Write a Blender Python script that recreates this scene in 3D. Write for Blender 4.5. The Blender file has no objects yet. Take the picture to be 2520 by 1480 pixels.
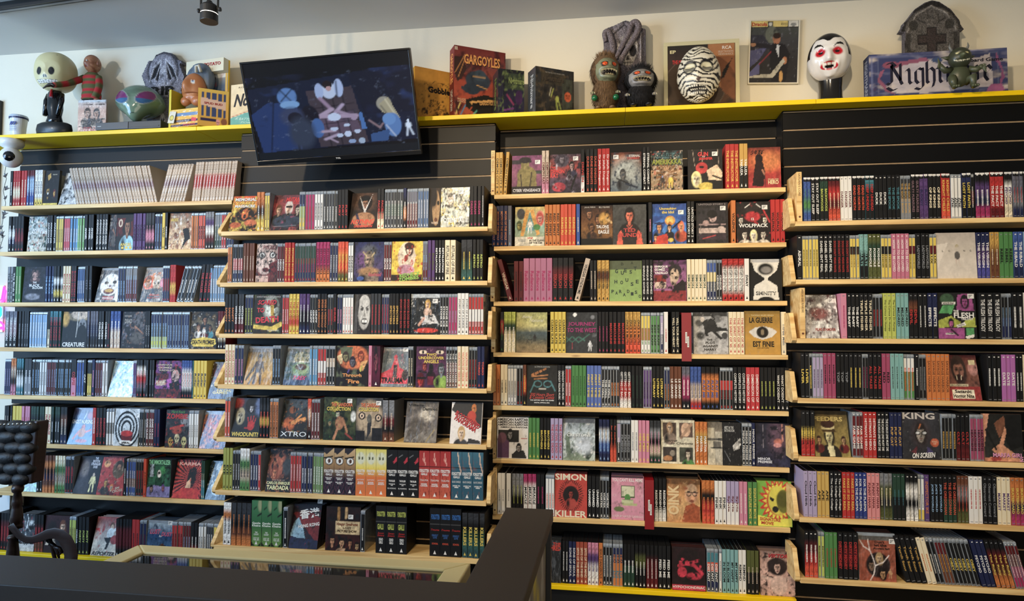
import bpy, bmesh, math, random
import numpy as np
from mathutils import Vector, Matrix
random.seed(7); np.random.seed(7)
S = bpy.context.scene
COL = S.collection
# ---------------------------------------------------------------- camera
FPX, CD, CZ = 1650.0, 2.84228, 1.5
PITCH, YAW, ROLL = 0.04375892, -0.14746674, 0.00397213
_cy, _sy, _cp, _sp, _cr, _sr = math.cos(YAW), math.sin(YAW), math.cos(PITCH), math.sin(PITCH), math.cos(ROLL), math.sin(ROLL)
FW = Vector((_sy*_cp, _cy*_cp, _sp)); R0 = Vector((_cy, -_sy, 0)); U0 = R0.cross(FW)
RT = R0*_cr + U0*_sr; UP = U0*_cr - R0*_sr
CAM = Vector((0, -CD, CZ))
cd = bpy.data.cameras.new('camera'); cam = bpy.data.objects.new('camera', cd); COL.objects.link(cam)
cd.sensor_width = 36; cd.lens = FPX/2520*36; cd.clip_start = 0.02
cam.matrix_world = Matrix(((RT.x, UP.x, -FW.x, CAM.x), (RT.y, UP.y, -FW.y, CAM.y), (RT.z, UP.z, -FW.z, CAM.z), (0, 0, 0, 1)))
S.camera = cam
S.view_settings.view_transform = 'Standard'; S.view_settings.look = 'None'
S.view_settings.gamma = 1; S.view_settings.use_curve_mapping = False
S.view_settings.exposure = 0.0
def ray(px, py): return FW*FPX + RT*(px-1260) - UP*(py-740)
def at(px, py, Y):                      # the point seen at pixel px,py on the plane y = Y
    d = ray(px, py); return CAM + d*((Y+CD)/d.y)
def atz(px, py, Z):
    d = ray(px, py); return CAM + d*((Z-CZ)/d.z)
def pix(P):
    d = Vector(P)-CAM; z = d.dot(FW); return 1260+FPX*d.dot(RT)/z, 740-FPX*d.dot(UP)/z
# ---------------------------------------------------------------- world and lights
w = bpy.data.worlds.new('world'); S.world = w; w.use_nodes = True
w.node_tree.nodes['Background'].inputs[0].default_value = (0.75, 0.85, 1.0, 1)
w.node_tree.nodes['Background'].inputs[1].default_value = 0.07
def area(name, loc, target, size, sizey, power, color):
    l = bpy.data.lights.new(name, 'AREA'); l.shape = 'RECTANGLE'; l.size = size; l.size_y = sizey; l.energy = power; l.color = color
    o = bpy.data.objects.new(name, l); COL.objects.link(o); o.location = loc
    o.rotation_euler = (Vector(target)-Vector(loc)).to_track_quat('-Z', 'Y').to_euler(); return o
def spot(name, loc, target, power, color, ang=70, blend=0.6, r=0.035):
    l = bpy.data.lights.new(name, 'SPOT'); l.energy = power; l.color = color; l.spot_size = math.radians(ang); l.spot_blend = blend; l.shadow_soft_size = r
    o = bpy.data.objects.new(name, l); COL.objects.link(o); o.location = loc
    o.rotation_euler = (Vector(target)-Vector(loc)).to_track_quat('-Z', 'Y').to_euler(); return o
WARM = (1.0, 0.80, 0.54)
NEUT = (1.0, 0.90, 0.76)
spot('track_spot_light', (-3.6, -2.1, 2.8), (-2.2, 0.1, 1.9), 60, NEUT, 84)
spot('track_spot_light', (-2.3, -1.75, 2.78), (-1.05, 0, 1.65), 74, WARM, 84)
spot('track_spot_light', (-0.95, -1.8, 2.78), (0.15, 0, 1.65), 88, WARM, 84)
spot('track_spot_light', (0.35, -1.8, 2.78), (1.35, 0, 1.5), 72, WARM, 84)
spot('track_spot_light', (-0.6, -2.6, 2.7), (-0.3, 0, 0.9), 50, WARM, 80)
area('window_daylight', (-4.6, -3.0, 2.1), (-2.6, 0.2, 1.8), 1.8, 1.8, 132, (0.38, 0.64, 1.0))
area('window_daylight', (-5.4, -2.2, 1.3), (-2.9, -0.6, 2.93), 1.4, 1.4, 48, (0.45, 0.70, 1.0))
area('room_light', (0.3, -4.2, 1.2), (0.0, 0, 2.6), 3.0, 1.5, 36, (1.0, 0.90, 0.76))
# ---------------------------------------------------------------- colour + materials
def lin(c): return tuple(((x/255)/12.92 if x/255 <= 0.04045 else ((x/255+0.055)/1.055)**2.4) for x in c)
PAL = dict(k=(20,20,22), d=(50,52,56), q=(132,134,138), w=(236,233,226), c=(240,224,186), e=(204,182,158), r=(190,40,38), a=(100,22,28),
 o=(212,120,44), O=(222,80,48), y=(226,196,60), g=(74,136,66), G=(34,66,50), l=(186,196,72), b=(58,88,158), n=(30,38,78), s=(140,178,214),
 t=(60,128,142), T=(122,176,170), p=(214,134,160), m=(176,44,100), v=(92,62,118), V=(176,160,196), u=(110,62,38), h=(140,106,116), Y=(206,158,60),
 f=(222,176,140), F=(160,112,84), B=(104,104,118), i=(150,205,225), j=(86,92,40))
def calm(c): return (c*0.86+0.14*float(c@np.array((0.2126, 0.7152, 0.0722))))*0.93     # printed inks are duller than pure colours
LP = {k: calm(np.array(lin(v))) for k, v in PAL.items()}
def C3(s):
    if len(s) == 1: return LP[s]
    return calm(np.array(lin(tuple(int(s[i:i+2], 16) for i in (0, 2, 4)))))
def mat(name, color=None, rough=0.5, metal=0.0, attr=False, coat=0.0, bump=None, emit=None, noise=None, spec=None, trans=0.0):
    m = bpy.data.materials.new(name); m.use_nodes = True; nt = m.node_tree; b = nt.nodes['Principled BSDF']
    b.inputs['Roughness'].default_value = rough; b.inputs['Metallic'].default_value = metal
    if coat: b.inputs['Coat Weight'].default_value = coat; b.inputs['Coat Roughness'].default_value = 0.08
    if spec is not None: b.inputs['Specular IOR Level'].default_value = spec
    if trans: b.inputs['Transmission Weight'].default_value = trans
    src = None
    if attr:
        a = nt.nodes.new('ShaderNodeAttribute'); a.attribute_name = 'Col'; src = a.outputs['Color']
    else:
        rgb = nt.nodes.new('ShaderNodeRGB'); rgb.outputs[0].default_value = (*lin(color), 1); src = rgb.outputs[0]
    if noise:   # scale, low, high[, stretch]
        tc = nt.nodes.new('ShaderNodeTexCoord'); mp = nt.nodes.new('ShaderNodeMapping'); nz = nt.nodes.new('ShaderNodeTexNoise')
        nt.links.new(tc.outputs['Object'], mp.inputs[0]); nt.links.new(mp.outputs[0], nz.inputs[0])
        if len(noise) > 3: mp.inputs['Scale'].default_value = noise[3]
        nz.inputs['Scale'].default_value = noise[0]; nz.inputs['Detail'].default_value = 5
        mr = nt.nodes.new('ShaderNodeMapRange'); nt.links.new(nz.outputs[0], mr.inputs[0])
        mr.inputs[1].default_value = 0.3; mr.inputs[2].default_value = 0.7; mr.inputs[3].default_value = noise[1]; mr.inputs[4].default_value = noise[2]
        mx = nt.nodes.new('ShaderNodeMixRGB'); mx.blend_type = 'MULTIPLY'; mx.inputs[0].default_value = 1
        nt.links.new(src, mx.inputs[1]); nt.links.new(mr.outputs[0], mx.inputs[2]); src = mx.outputs[0]
    nt.links.new(src, b.inputs['Base Color'])
    if emit:
        nt.links.new(src, b.inputs['Emission Color']); b.inputs['Emission Strength'].default_value = emit
    if bump:    # scale, strength[, stretch]
        tc = nt.nodes.new('ShaderNodeTexCoord'); mp = nt.nodes.new('ShaderNodeMapping'); nz = nt.nodes.new('ShaderNodeTexNoise')
        nt.links.new(tc.outputs['Object'], mp.inputs[0]); nt.links.new(mp.outputs[0], nz.inputs[0])
        if len(bump) > 2: mp.inputs['Scale'].default_value = bump[2]
        nz.inputs['Scale'].default_value = bump[0]; nz.inputs['Detail'].default_value = 3
        bp = nt.nodes.new('ShaderNodeBump'); bp.inputs['Strength'].default_value = bump[1]; bp.inputs['Distance'].default_value = 0.01
        nt.links.new(nz.outputs[0], bp.inputs['Height']); nt.links.new(bp.outputs[0], b.inputs['Normal'])
    return m
MPRINT = mat('printed_card', rough=0.55, attr=True, spec=0.3)
MWRAP = mat('shrink_wrapped_print', rough=0.3, attr=True, coat=0.5, bump=(26, 0.7, (1, 1, 0.5)))
MCAP = mat('clear_case_plastic', (150, 158, 166), rough=0.18, coat=0.6, noise=(30, 0.75, 1.15))
MPAINT = mat('painted_plastic', rough=0.4, attr=True, coat=0.1)
MGLOSS = mat('glossy_plastic', rough=0.16, attr=True, coat=0.4)
MSTONE = mat('speckled_foam_stone', rough=0.9, attr=True, noise=(260, 0.25, 1.5), bump=(120, 0.5))
MFUR = mat('fur', rough=0.9, attr=True)
MBLACK = mat('black_paint', (14, 15, 17), rough=0.45, noise=(6, 0.85, 1.15))
MSLAT = mat('black_slatwall_laminate', (11, 11, 12), rough=0.45, noise=(3, 0.9, 1.1), spec=0.2)
MGROOVE = mat('brown_groove_edge', (158, 132, 100), rough=0.7, noise=(40, 0.8, 1.1))
MYEL = mat('yellow_paint', (250, 208, 4), rough=0.45, noise=(5, 0.94, 1.04))
MWALL = mat('cream_wall_paint', (226, 219, 200), rough=0.8, noise=(2, 0.96, 1.02), bump=(90, 0.05))
MCEIL = mat('ceiling_paint', (212, 211, 208), rough=0.85, noise=(1.5, 0.96, 1.02))
MFLOOR = mat('grey_floor', (92, 88, 84), rough=0.6, noise=(4, 0.8, 1.1))
MSCREW = mat('dark_metal', (30, 30, 32), rough=0.35, metal=0.8)
MCHROME = mat('bright_metal', (200, 200, 196), rough=0.2, metal=1.0)
MLEATHER = mat('black_tufted_leather', (20, 17, 16), rough=0.55, noise=(60, 0.7, 1.2), bump=(50, 0.3))
MDWOOD = mat('dark_carved_wood', (46, 30, 24), rough=0.35, noise=(14, 0.7, 1.25, (1, 1, 6)))
MBEIGE = mat('cream_laminate', (196, 184, 136), rough=0.45, noise=(8, 0.96, 1.03))
MWHITE = mat('white_plastic', (230, 230, 228), rough=0.35, coat=0.2)
MGLASS = mat('dark_reflecting_glass', (18, 18, 16), rough=0.03, spec=1.0)
def wood():
    m = bpy.data.materials.new('pine_wood'); m.use_nodes = True; nt = m.node_tree; b = nt.nodes['Principled BSDF']
    tc = nt.nodes.new('ShaderNodeTexCoord'); mp = nt.nodes.new('ShaderNodeMapping'); mp.inputs['Scale'].default_value = (1.2, 22, 22)
    oi = nt.nodes.new('ShaderNodeObjectInfo'); ad = nt.nodes.new('ShaderNodeVectorMath'); ad.operation = 'ADD'
    sc = nt.nodes.new('ShaderNodeVectorMath'); sc.operation = 'SCALE'; sc.inputs[0].default_value = (37, 11, 5)
    nt.links.new(oi.outputs['Random'], sc.inputs['Scale']); nt.links.new(tc.outputs['Object'], ad.inputs[0]); nt.links.new(sc.outputs[0], ad.inputs[1])
    nt.links.new(ad.outputs[0], mp.inputs[0])
    n = nt.nodes.new('ShaderNodeTexNoise'); n.inputs['Scale'].default_value = 2.2; n.inputs['Detail'].default_value = 6; n.inputs['Distortion'].default_value = 0.6
    nt.links.new(mp.outputs[0], n.inputs[0])
    cr = nt.nodes.new('ShaderNodeValToRGB'); e = cr.color_ramp.elements
    e[0].position = 0.3; e[0].color = (*lin((202, 158, 96)), 1); e[1].position = 0.62; e[1].color = (*lin((240, 208, 146)), 1)
    nt.links.new(n.outputs[0], cr.inputs[0])
    v = nt.nodes.new('ShaderNodeTexVoronoi'); v.inputs['Scale'].default_value = 1.0; mp2 = nt.nodes.new('ShaderNodeMapping'); mp2.inputs['Scale'].default_value = (2.2, 3, 9)
    nt.links.new(ad.outputs[0], mp2.inputs[0]); nt.links.new(mp2.outputs[0], v.inputs[0])
    k = nt.nodes.new('ShaderNodeMapRange'); k.inputs[1].default_value = 0.03; k.inputs[2].default_value = 0.07; nt.links.new(v.outputs[0], k.inputs[0])
    mx = nt.nodes.new('ShaderNodeMixRGB'); mx.inputs[1].default_value = (*lin((120, 78, 44)), 1)
    nt.links.new(k.outputs[0], mx.inputs[0]); nt.links.new(cr.outputs[0], mx.inputs[2]); nt.links.new(mx.outputs[0], b.inputs['Base Color'])
    b.inputs['Roughness'].default_value = 0.55
    return m
MWOOD = wood()
# ---------------------------------------------------------------- mesh builder
class MB:
    """collects verts / faces / a colour per vertex / a material slot per face"""
    def __init__(s): s.v = []; s.f = []; s.c = []; s.m = []; s.n = 0
    def add(s, V, Fc, col, mi=0):
        V = np.asarray(V, float).reshape(-1, 3); col = np.asarray(col, float)
        if col.ndim == 1: col = np.tile(col[:3], (len(V), 1))
        s.v.append(V); s.c.append(col[:, :3]); n = s.n
        s.f += [tuple(i+n for i in f) for f in Fc]; s.m += [mi]*len(Fc); s.n += len(V)
    def quad(s, a, b, c, d, col, mi=0): s.add([a, b, c, d], [(0, 1, 2, 3)], col, mi)
    def box(s, x0, y0, z0, x1, y1, z1, col, mi=0, ch=0.0):
        if ch:
            P = []
            for z in (z0, z1):
                P.append([(x0+ch, y0, z), (x1-ch, y0, z), (x1, y0+ch, z), (x1, y1-ch, z), (x1-ch, y1, z), (x0+ch, y1, z), (x0, y1-ch, z), (x0, y0+ch, z)])
            V = P[0]+P[1]; Fc = [tuple(range(7, -1, -1)), tuple(range(8, 16))]+[(i, (i+1) % 8, (i+1) % 8+8, i+8) for i in range(8)]
            s.add(V, Fc, col, mi); return
        V = [(x0,y0,z0),(x1,y0,z0),(x1,y1,z0),(x0,y1,z0),(x0,y0,z1),(x1,y0,z1),(x1,y1,z1),(x0,y1,z1)]
        s.add(V, [(0,3,2,1),(4,5,6,7),(0,1,5,4),(1,2,6,5),(2,3,7,6),(3,0,4,7)], col, mi)
    def prism(s, pts, y0, y1, col, mi=0, plane='xz'):   # outline (counter-clockwise seen from -y) extruded along y
        n = len(pts)
        g = (lambda p, y: (p[0], y, p[1])) if plane == 'xz' else ((lambda p, y: (y, p[0], p[1])) if plane == 'yz' else (lambda p, y: (p[0], p[1], y)))
        V = [g(p, y0) for p in pts]+[g(p, y1) for p in pts]
        s.add(V, [tuple(range(n)), tuple(range(2*n-1, n-1, -1))]+[(i, i+n, (i+1) % n+n, (i+1) % n) for i in range(n)], col, mi)
    def lathe(s, prof, col, n=20, mi=0, cx=0, cy=0, sy=1.0):
        V = []; 
        for r, z in prof: V += [(cx+r*math.cos(2*math.pi*i/n), cy+sy*r*math.sin(2*math.pi*i/n), z) for i in range(n)]
        Fc = [(j*n+i, j*n+(i+1) % n, (j+1)*n+(i+1) % n, (j+1)*n+i) for j in range(len(prof)-1) for i in range(n)]
        Fc += [tuple(range(n-1, -1, -1)), tuple((len(prof)-1)*n+i for i in range(n))]
        c = col if not isinstance(col, list) else np.repeat(np.array(col), n, axis=0)
        s.add(V, Fc, c, mi)
    def tube(s, pts, r, col, n=8, mi=0):
        pts = [Vector(p) for p in pts]; V = []; rr = r if isinstance(r, (list, tuple)) else [r]*len(pts)
        for k, p in enumerate(pts):
            t = (pts[min(k+1, len(pts)-1)]-pts[max(k-1, 0)]).normalized(); a = t.orthogonal().normalized() if k == 0 else (a-t*a.dot(t)).normalized()
            b = t.cross(a)
            V += [tuple(p+(a*math.cos(2*math.pi*i/n)+b*math.sin(2*math.pi*i/n))*rr[k]) for i in range(n)]
        Fc = [(j*n+i, j*n+(i+1) % n, (j+1)*n+(i+1) % n, (j+1)*n+i) for j in range(len(pts)-1) for i in range(n)]
        Fc += [tuple(range(n-1, -1, -1)), tuple((len(pts)-1)*n+i for i in range(n))]
        s.add(V, Fc, col, mi)
    def blob(s, c, r, col, nu=24, nv=16, fn=None, mi=0, rot=None):
        """ellipsoid; fn(d) with d the (n,3) unit directions returns (radial factor, colours or None, extra offset or None)"""
        th = np.linspace(0, math.pi, nv+1); ph = np.linspace(0, 2*math.pi, nu, endpoint=False)
        T, P = np.meshgrid(th, ph, indexing='ij'); d = np.stack([np.sin(T)*np.cos(P), np.sin(T)*np.sin(P), np.cos(T)], -1).reshape(-1, 3)
        V = d*np.array(r); cc = col
        if fn is not None:
            k, c2, off = fn(d)
            if k is not None: V = V*np.asarray(k)[:, None]
            if c2 is not None: cc = c2
            if off is not None: V = V+off
        if rot is not None: V = V@np.array(rot).T
        V = V+np.array(c)
        Fc = [(j*nu+i, (j+1)*nu+i, (j+1)*nu+(i+1) % nu, j*nu+(i+1) % nu) for j in range(nv) for i in range(nu)]
        s.add(V, Fc, cc, mi)
    def merge(s, o, M=None):
        for V, cc in zip(o.v, o.c):
            s.v.append(V if M is None else V@np.array(M.to_3x3()).T+np.array(M.translation)); s.c.append(cc)
        s.f += [tuple(i+s.n for i in f) for f in o.f]; s.m += o.m; s.n += o.n
    def mesh(s, name, mats, smooth=False):
        me = bpy.data.meshes.new(name); V = np.concatenate(s.v); me.from_pydata(V.tolist(), [], s.f); me.update()
        a = me.color_attributes.new('Col', 'FLOAT_COLOR', 'POINT'); cc = np.concatenate(s.c)
        a.data.foreach_set('color', np.concatenate([cc, np.ones((len(cc), 1))], 1).ravel())
        for m in (mats if isinstance(mats, (list, tuple)) else [mats]): me.materials.append(m)
        me.polygons.foreach_set('material_index', s.m)
        if smooth: me.polygons.foreach_set('use_smooth', [True]*len(me.polygons))
        me.update(); return me
def link(name, me, parent=None, loc=None, rot=None):
    o = bpy.data.objects.new(name, me); COL.objects.link(o)
    if parent is not None: o.parent = parent
    if loc is not None: o.location = loc
    if rot is not None: o.rotation_euler = rot
    return o
def tag(o, label, cat, group=None):
    o['label'] = label; o['category'] = cat
    if group: o['group'] = group
    return o
def thing(name, label, cat, loc=(0, 0, 0), rot=(0, 0, 0), group=None):
    return tag(link(name, None, None, loc, rot), label, cat, group)
def part(name, mb, mats, parent, smooth=False, loc=None, rot=None, bevel=0, sub=0):
    o = link(name, mb.mesh(name, mats, smooth), parent, loc, rot)
    if bevel:
        b = o.modifiers.new('bevel', 'BEVEL'); b.width = bevel; b.segments = 2; b.limit_method = 'ANGLE'
    if sub:
        b = o.modifiers.new('sub', 'SUBSURF'); b.levels = sub; b.render_levels = sub
    return o
def struct(name, mb, mats, parent=None, bevel=0):
    o = part(name, mb, mats, parent, bevel=bevel)
    if parent is None: o['kind'] = 'structure'
    return o
def mb1(fn, *a, **k):
    m = MB(); getattr(m, fn)(*a, **k); return m
# ---------------------------------------------------------------- lettering
TXT = {}; PEND = {}
def text_geo(s, style=''):
    """unit lettering: verts (x,y) scaled to the box [0,1]x[0,1] plus aspect"""
    key = (s, style)
    if key in TXT: return TXT[key]
    cu = bpy.data.curves.new('t', 'FONT'); cu.body = s.replace('|', '\n'); cu.resolution_u = 2; cu.size = 1
    cu.space_line = 0.85
    cu.align_x = 'CENTER'
    if '/' in style: cu.shear = 0.35
    cu.offset = 0.03 if '!' in style else (0.0 if '-' in style else 0.016)
    cu.space_character = 1.0
    ob = bpy.data.objects.new('t', cu); me = ob.to_mesh()
    n = len(me.vertices); co = np.zeros(n*3); me.vertices.foreach_get('co', co); co = co.reshape(-1, 3)[:, :2]
    fs = [tuple(p.vertices) for p in me.polygons]; ob.to_mesh_clear(); bpy.data.objects.remove(ob); bpy.data.curves.remove(cu)
    if n == 0: TXT[key] = None; return None
    lo, hi = co.min(0), co.max(0); sz = np.maximum(hi-lo, 1e-6)
    TXT[key] = ((co-lo)/sz, fs, sz[0]/sz[1]); return TXT[key]
def put_text(mb, s, style, cx, cz, w_, h_, y, col, rot=0.0, mi=0):
    """centred at cx,cz in the xz plane facing -y; w_ along the reading direction; rot in degrees"""
    g = text_geo(s, style)
    if g is None: return
    co, fs, asp = g; p = (co-0.5)*np.array([w_, h_]); a = math.radians(rot); ca, sa = math.cos(a), math.sin(a)
    V = np.stack([cx+p[:, 0]*ca-p[:, 1]*sa, np.full(len(p), y), cz+p[:, 0]*sa+p[:, 1]*ca], 1)
    mb.add(V, fs, col, mi)
# ---------------------------------------------------------------- printed pictures (a fine grid of coloured cells on a flat face)
def vnoise(u, v, sc, seed):
    r = np.random.RandomState(seed); out = np.zeros(u.shape); amp = 1.0; tot = 0
    for o in range(4):
        n = int(sc*2**o)+3; g = r.rand(n+2, n+2); x = u/100*(n-1); y = v/100*(n-1)
        x = np.clip(x, 0, n-0.001); y = np.clip(y, 0, n-0.001); xi = x.astype(int); yi = y.astype(int); fx = x-xi; fy = y-yi
        fx = fx*fx*(3-2*fx); fy = fy*fy*(3-2*fy)
        out += amp*((g[yi, xi]*(1-fx)+g[yi, xi+1]*fx)*(1-fy)+(g[yi+1, xi]*(1-fx)+g[yi+1, xi+1]*fx)*fy); tot += amp; amp *= 0.6
    return out/tot
class Art:
    def __init__(s, W, H, seed=1, asp=1.27):
        s.u, s.v = np.meshgrid(np.linspace(0, 100, W), np.linspace(0, 100, H)); s.A = np.zeros((H, W, 3)); s.seed = seed; s.asp = asp; s.txt = []; s.W = W; s.H = H
    def put(s, m, c):
        m = np.clip(m, 0, 1)[..., None]; s.A = s.A*(1-m)+C3(c)*m
    def ell(s, cx, cy, rx, ry, c, soft=0.12, rot=0):
        a = math.radians(rot); dx, dy = s.u-cx, (s.v-cy); x = dx*math.cos(a)+dy*math.sin(a); y = -dx*math.sin(a)+dy*math.cos(a)
        d = np.sqrt((x/rx)**2+(y/ry)**2); s.put((1-d)/soft+0.5, c)
    def poly(s, P, c):
        m = np.zeros(s.u.shape, bool); n = len(P); j = n-1
        for i in range(n):
            (xi, yi), (xj, yj) = P[i], P[j]
            if yi != yj: m ^= ((yi > s.v) != (yj > s.v)) & (s.u < (xj-xi)*(s.v-yi)/(yj-yi)+xi)
            j = i
        s.put(m.astype(float), c)
    def line(s, x0, y0, x1, y1, w_, c):
        dx, dy = x1-x0, y1-y0; L = dx*dx+dy*dy+1e-9; t = np.clip(((s.u-x0)*dx+(s.v-y0)*dy)/L, 0, 1)
        d = np.hypot(s.u-x0-t*dx, (s.v-y0-t*dy)); s.put((w_/2-d)/1.2+0.5, c)
    def noise(s, c, amt, sc, th=0.5):
        s.seed += 1; s.put((vnoise(s.u, s.v, sc, s.seed)-th)*8*amt+0.0, c)
    def grain(s, amt, sc=9):
        s.seed += 1; s.A = s.A*(1+amt*(vnoise(s.u, s.v, sc, s.seed)[..., None]-0.5)*3); s.A = np.clip(s.A, 0.002, 1)
    def face(s, cx, cy, k, skin, hair, shirt):
        s.seed += 1; nz = vnoise(s.u, s.v, 14, s.seed)
        if shirt != '-':
            s.ell(cx, cy+k*2.25, k*1.75, k*1.3, shirt, 0.08); s.ell(cx-k*0.9, cy+k*2.2, k*0.5, k*1.0, 'k', 1.2)
        s.ell(cx, cy-k*0.12, k*0.84, k*1.08, hair, 0.10); s.ell(cx+k*0.1, cy+k*0.3, k*0.78, k*0.9, hair, 0.35)
        c = C3(skin); B = s.A.copy()
        if shirt != '-': s.ell(cx, cy+k*0.95, k*0.27, k*0.5, skin, 0.2)
        s.ell(cx, cy+k*0.02, k*0.56, k*0.72, skin, 0.1); s.ell(cx, cy+k*0.42, k*0.40, k*0.5, skin, 0.12)
        m = (np.abs(s.A-B).sum(-1) > 0.002)
        lt = np.clip(1.12-0.55*(s.u-cx+k*0.3)/k-0.15*(s.v-cy)/k+(nz-0.5)*0.7, 0.3, 1.35)
        s.A[m] = (s.A*lt[..., None])[m]; dk = '%02x%02x%02x' % tuple(int(255*(float(x)*0.22)**0.4545) for x in c)
        for d in (-1, 1):
            s.ell(cx+d*k*0.24, cy-k*0.06, k*0.19, k*0.12, dk, 0.9); s.ell(cx+d*k*0.24, cy-k*0.03, k*0.10, k*0.045, 'k', 0.5); s.line(cx+d*k*0.1, cy-k*0.2, cx+d*k*0.4, cy-k*0.24, k*0.05, dk)
        s.ell(cx+k*0.07, cy+k*0.14, k*0.09, k*0.22, dk, 1.0); s.ell(cx, cy+k*0.32, k*0.12, k*0.05, dk, 0.7)
        s.ell(cx, cy+k*0.52, k*0.2, k*0.06, '6a2428', 0.6); s.ell(cx, cy+k*0.66, k*0.16, k*0.05, dk, 0.9)
        s.ell(cx-k*0.1, cy-k*0.62, k*0.5, k*0.2, hair, 0.5)
    def skull(s, cx, cy, k, c):
        s.ell(cx, cy, k*0.85, k*0.9, c); s.ell(cx, cy+k*0.85, k*0.5, k*0.45, c)
        for d in (-1, 1): s.ell(cx+d*k*0.33, cy+k*0.12, k*0.22, k*0.24, 'k')
        s.poly([(cx, cy+k*0.35), (cx-k*0.12, cy+k*0.62), (cx+k*0.12, cy+k*0.62)], 'k')
        for i in range(-3, 4): s.line(cx+i*k*0.12, cy+k*0.85, cx+i*k*0.12, cy+k*1.15, k*0.04, 'k')
        s.line(cx-k*0.4, cy+k, cx+k*0.4, cy+k, k*0.05, 'k')
    def run(s, spec):
        for op in spec.split(';'):
            p = op.split();
            if not p: continue
            o = p[0]; N = []
            for x in p[1:]:
                try: N.append(float(x))
                except ValueError: pass
            if o == 'g':
                t = s.v/100; t = t[..., None]; cs = p[1:]; k = len(cs)-1
                if k == 0: s.A[:] = C3(cs[0])
                else:
                    for i in range(k):
                        m = ((t*k >= i) & (t*k <= i+1))[..., 0]; f = np.clip(t*k-i, 0, 1)
                        s.A[m] = (C3(cs[i])*(1-f)+C3(cs[i+1])*f)[m]
            elif o == 'n': s.noise(p[1], float(p[2]), float(p[3]), float(p[4]) if len(p) > 4 else 0.5)
            elif o == 'G': s.grain(float(p[1]), float(p[2]) if len(p) > 2 else 9)
            elif o == 'e': s.ell(*[float(x) for x in p[1:5]], p[5], float(p[6]) if len(p) > 6 else 0.12, float(p[7]) if len(p) > 7 else 0)
            elif o == 'b': x0, y0, x1, y1 = [float(x) for x in p[1:5]]; s.poly([(x0, y0), (x1, y0), (x1, y1), (x0, y1)], p[5])
            elif o == 'p': s.poly([tuple(float(q) for q in x.split(',')) for x in p[2:]], p[1])
            elif o == 'l': s.line(*[float(x) for x in p[1:6]], p[6])
            elif o == 'F': s.face(float(p[1]), float(p[2]), float(p[3]), p[4], p[5], p[6])
            elif o == 'K': s.skull(float(p[1]), float(p[2]), float(p[3]), p[4])
            elif o == 'R':
                a = np.arctan2((s.v-float(p[2])), s.u-float(p[1])); r = np.hypot(s.u-float(p[1]), s.v-float(p[2]))
                s.put(((np.sin(a*float(p[5])+r*(float(p[7]) if len(p) > 7 else 0)) > 0) & (r > float(p[3])) & (r < float(p[4]))).astype(float), p[6])
            elif o == 'Z':    # star burst with pointed rays
                a = np.arctan2((s.v-float(p[2])), s.u-float(p[1])); r = np.hypot(s.u-float(p[1]), s.v-float(p[2])); q = np.abs(np.mod(a*float(p[5])/(2*math.pi), 1)-0.5)*2
                s.put(((float(p[3])+(float(p[4])-float(p[3]))*q-r)/1.5), p[6])
            elif o == 'S':    # little standing figure: x foot-y height skin clothes
                x, y, h = [float(q) for q in p[1:4]]; sk, cl = p[4], p[5]
                for d in (-1, 1): s.line(x+d*h*0.1, y-h*0.45, x+d*h*0.16, y, h*0.11, p[6] if len(p) > 6 else cl)
                s.ell(x, y-h*0.63, h*0.17, h*0.24, cl)
                for d in (-1, 1): s.line(x+d*h*0.15, y-h*0.78, x+d*h*0.26, y-h*0.45, h*0.075, cl)
                s.ell(x, y-h*0.9, h*0.085, h*0.11, sk)
            elif o == 'T': s.txt.append((p[1], *[float(q) for q in p[2:6]], p[6], p[7].replace('_', ' '), float(p[8]) if len(p) > 8 else 0))
    def to(s, mb, x0, z0, x1, z1, y, mi=0, nz=None):
        """grid on the xz rectangle facing -y, lettering just proud of it"""
        H, W = s.H, s.W; X, Z = np.meshgrid(np.linspace(x0, x1, W), np.linspace(z1, z0, H)); Yy = np.full(X.shape, y)
        if nz is not None: Yy = Yy+nz
        V = np.stack([X, Yy, Z], -1).reshape(-1, 3)
        i = np.arange(H-1)[:, None]*W+np.arange(W-1)[None]; i = i.ravel()
        Fc = list(zip((i+W).tolist(), (i+W+1).tolist(), (i+1).tolist(), i.tolist()))
        mb.add(V, Fc, s.A.reshape(-1, 3), mi)
        w_, h_ = x1-x0, z1-z0
        for st, cx, cy, tw, th, c, t, rot in s.txt:
            sh = 0.0006
            if '*' in st: put_text(mb, t, st, x0+(cx+0.8)/100*w_, z1-(cy+0.9)/100*h_, tw/100*w_, th/100*h_, y-sh*0.5, C3('k'), rot, mi)
            put_text(mb, t, st, x0+cx/100*w_, z1-cy/100*h_, tw/100*w_, th/100*h_, y-sh, C3(c), rot, mi)
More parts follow.
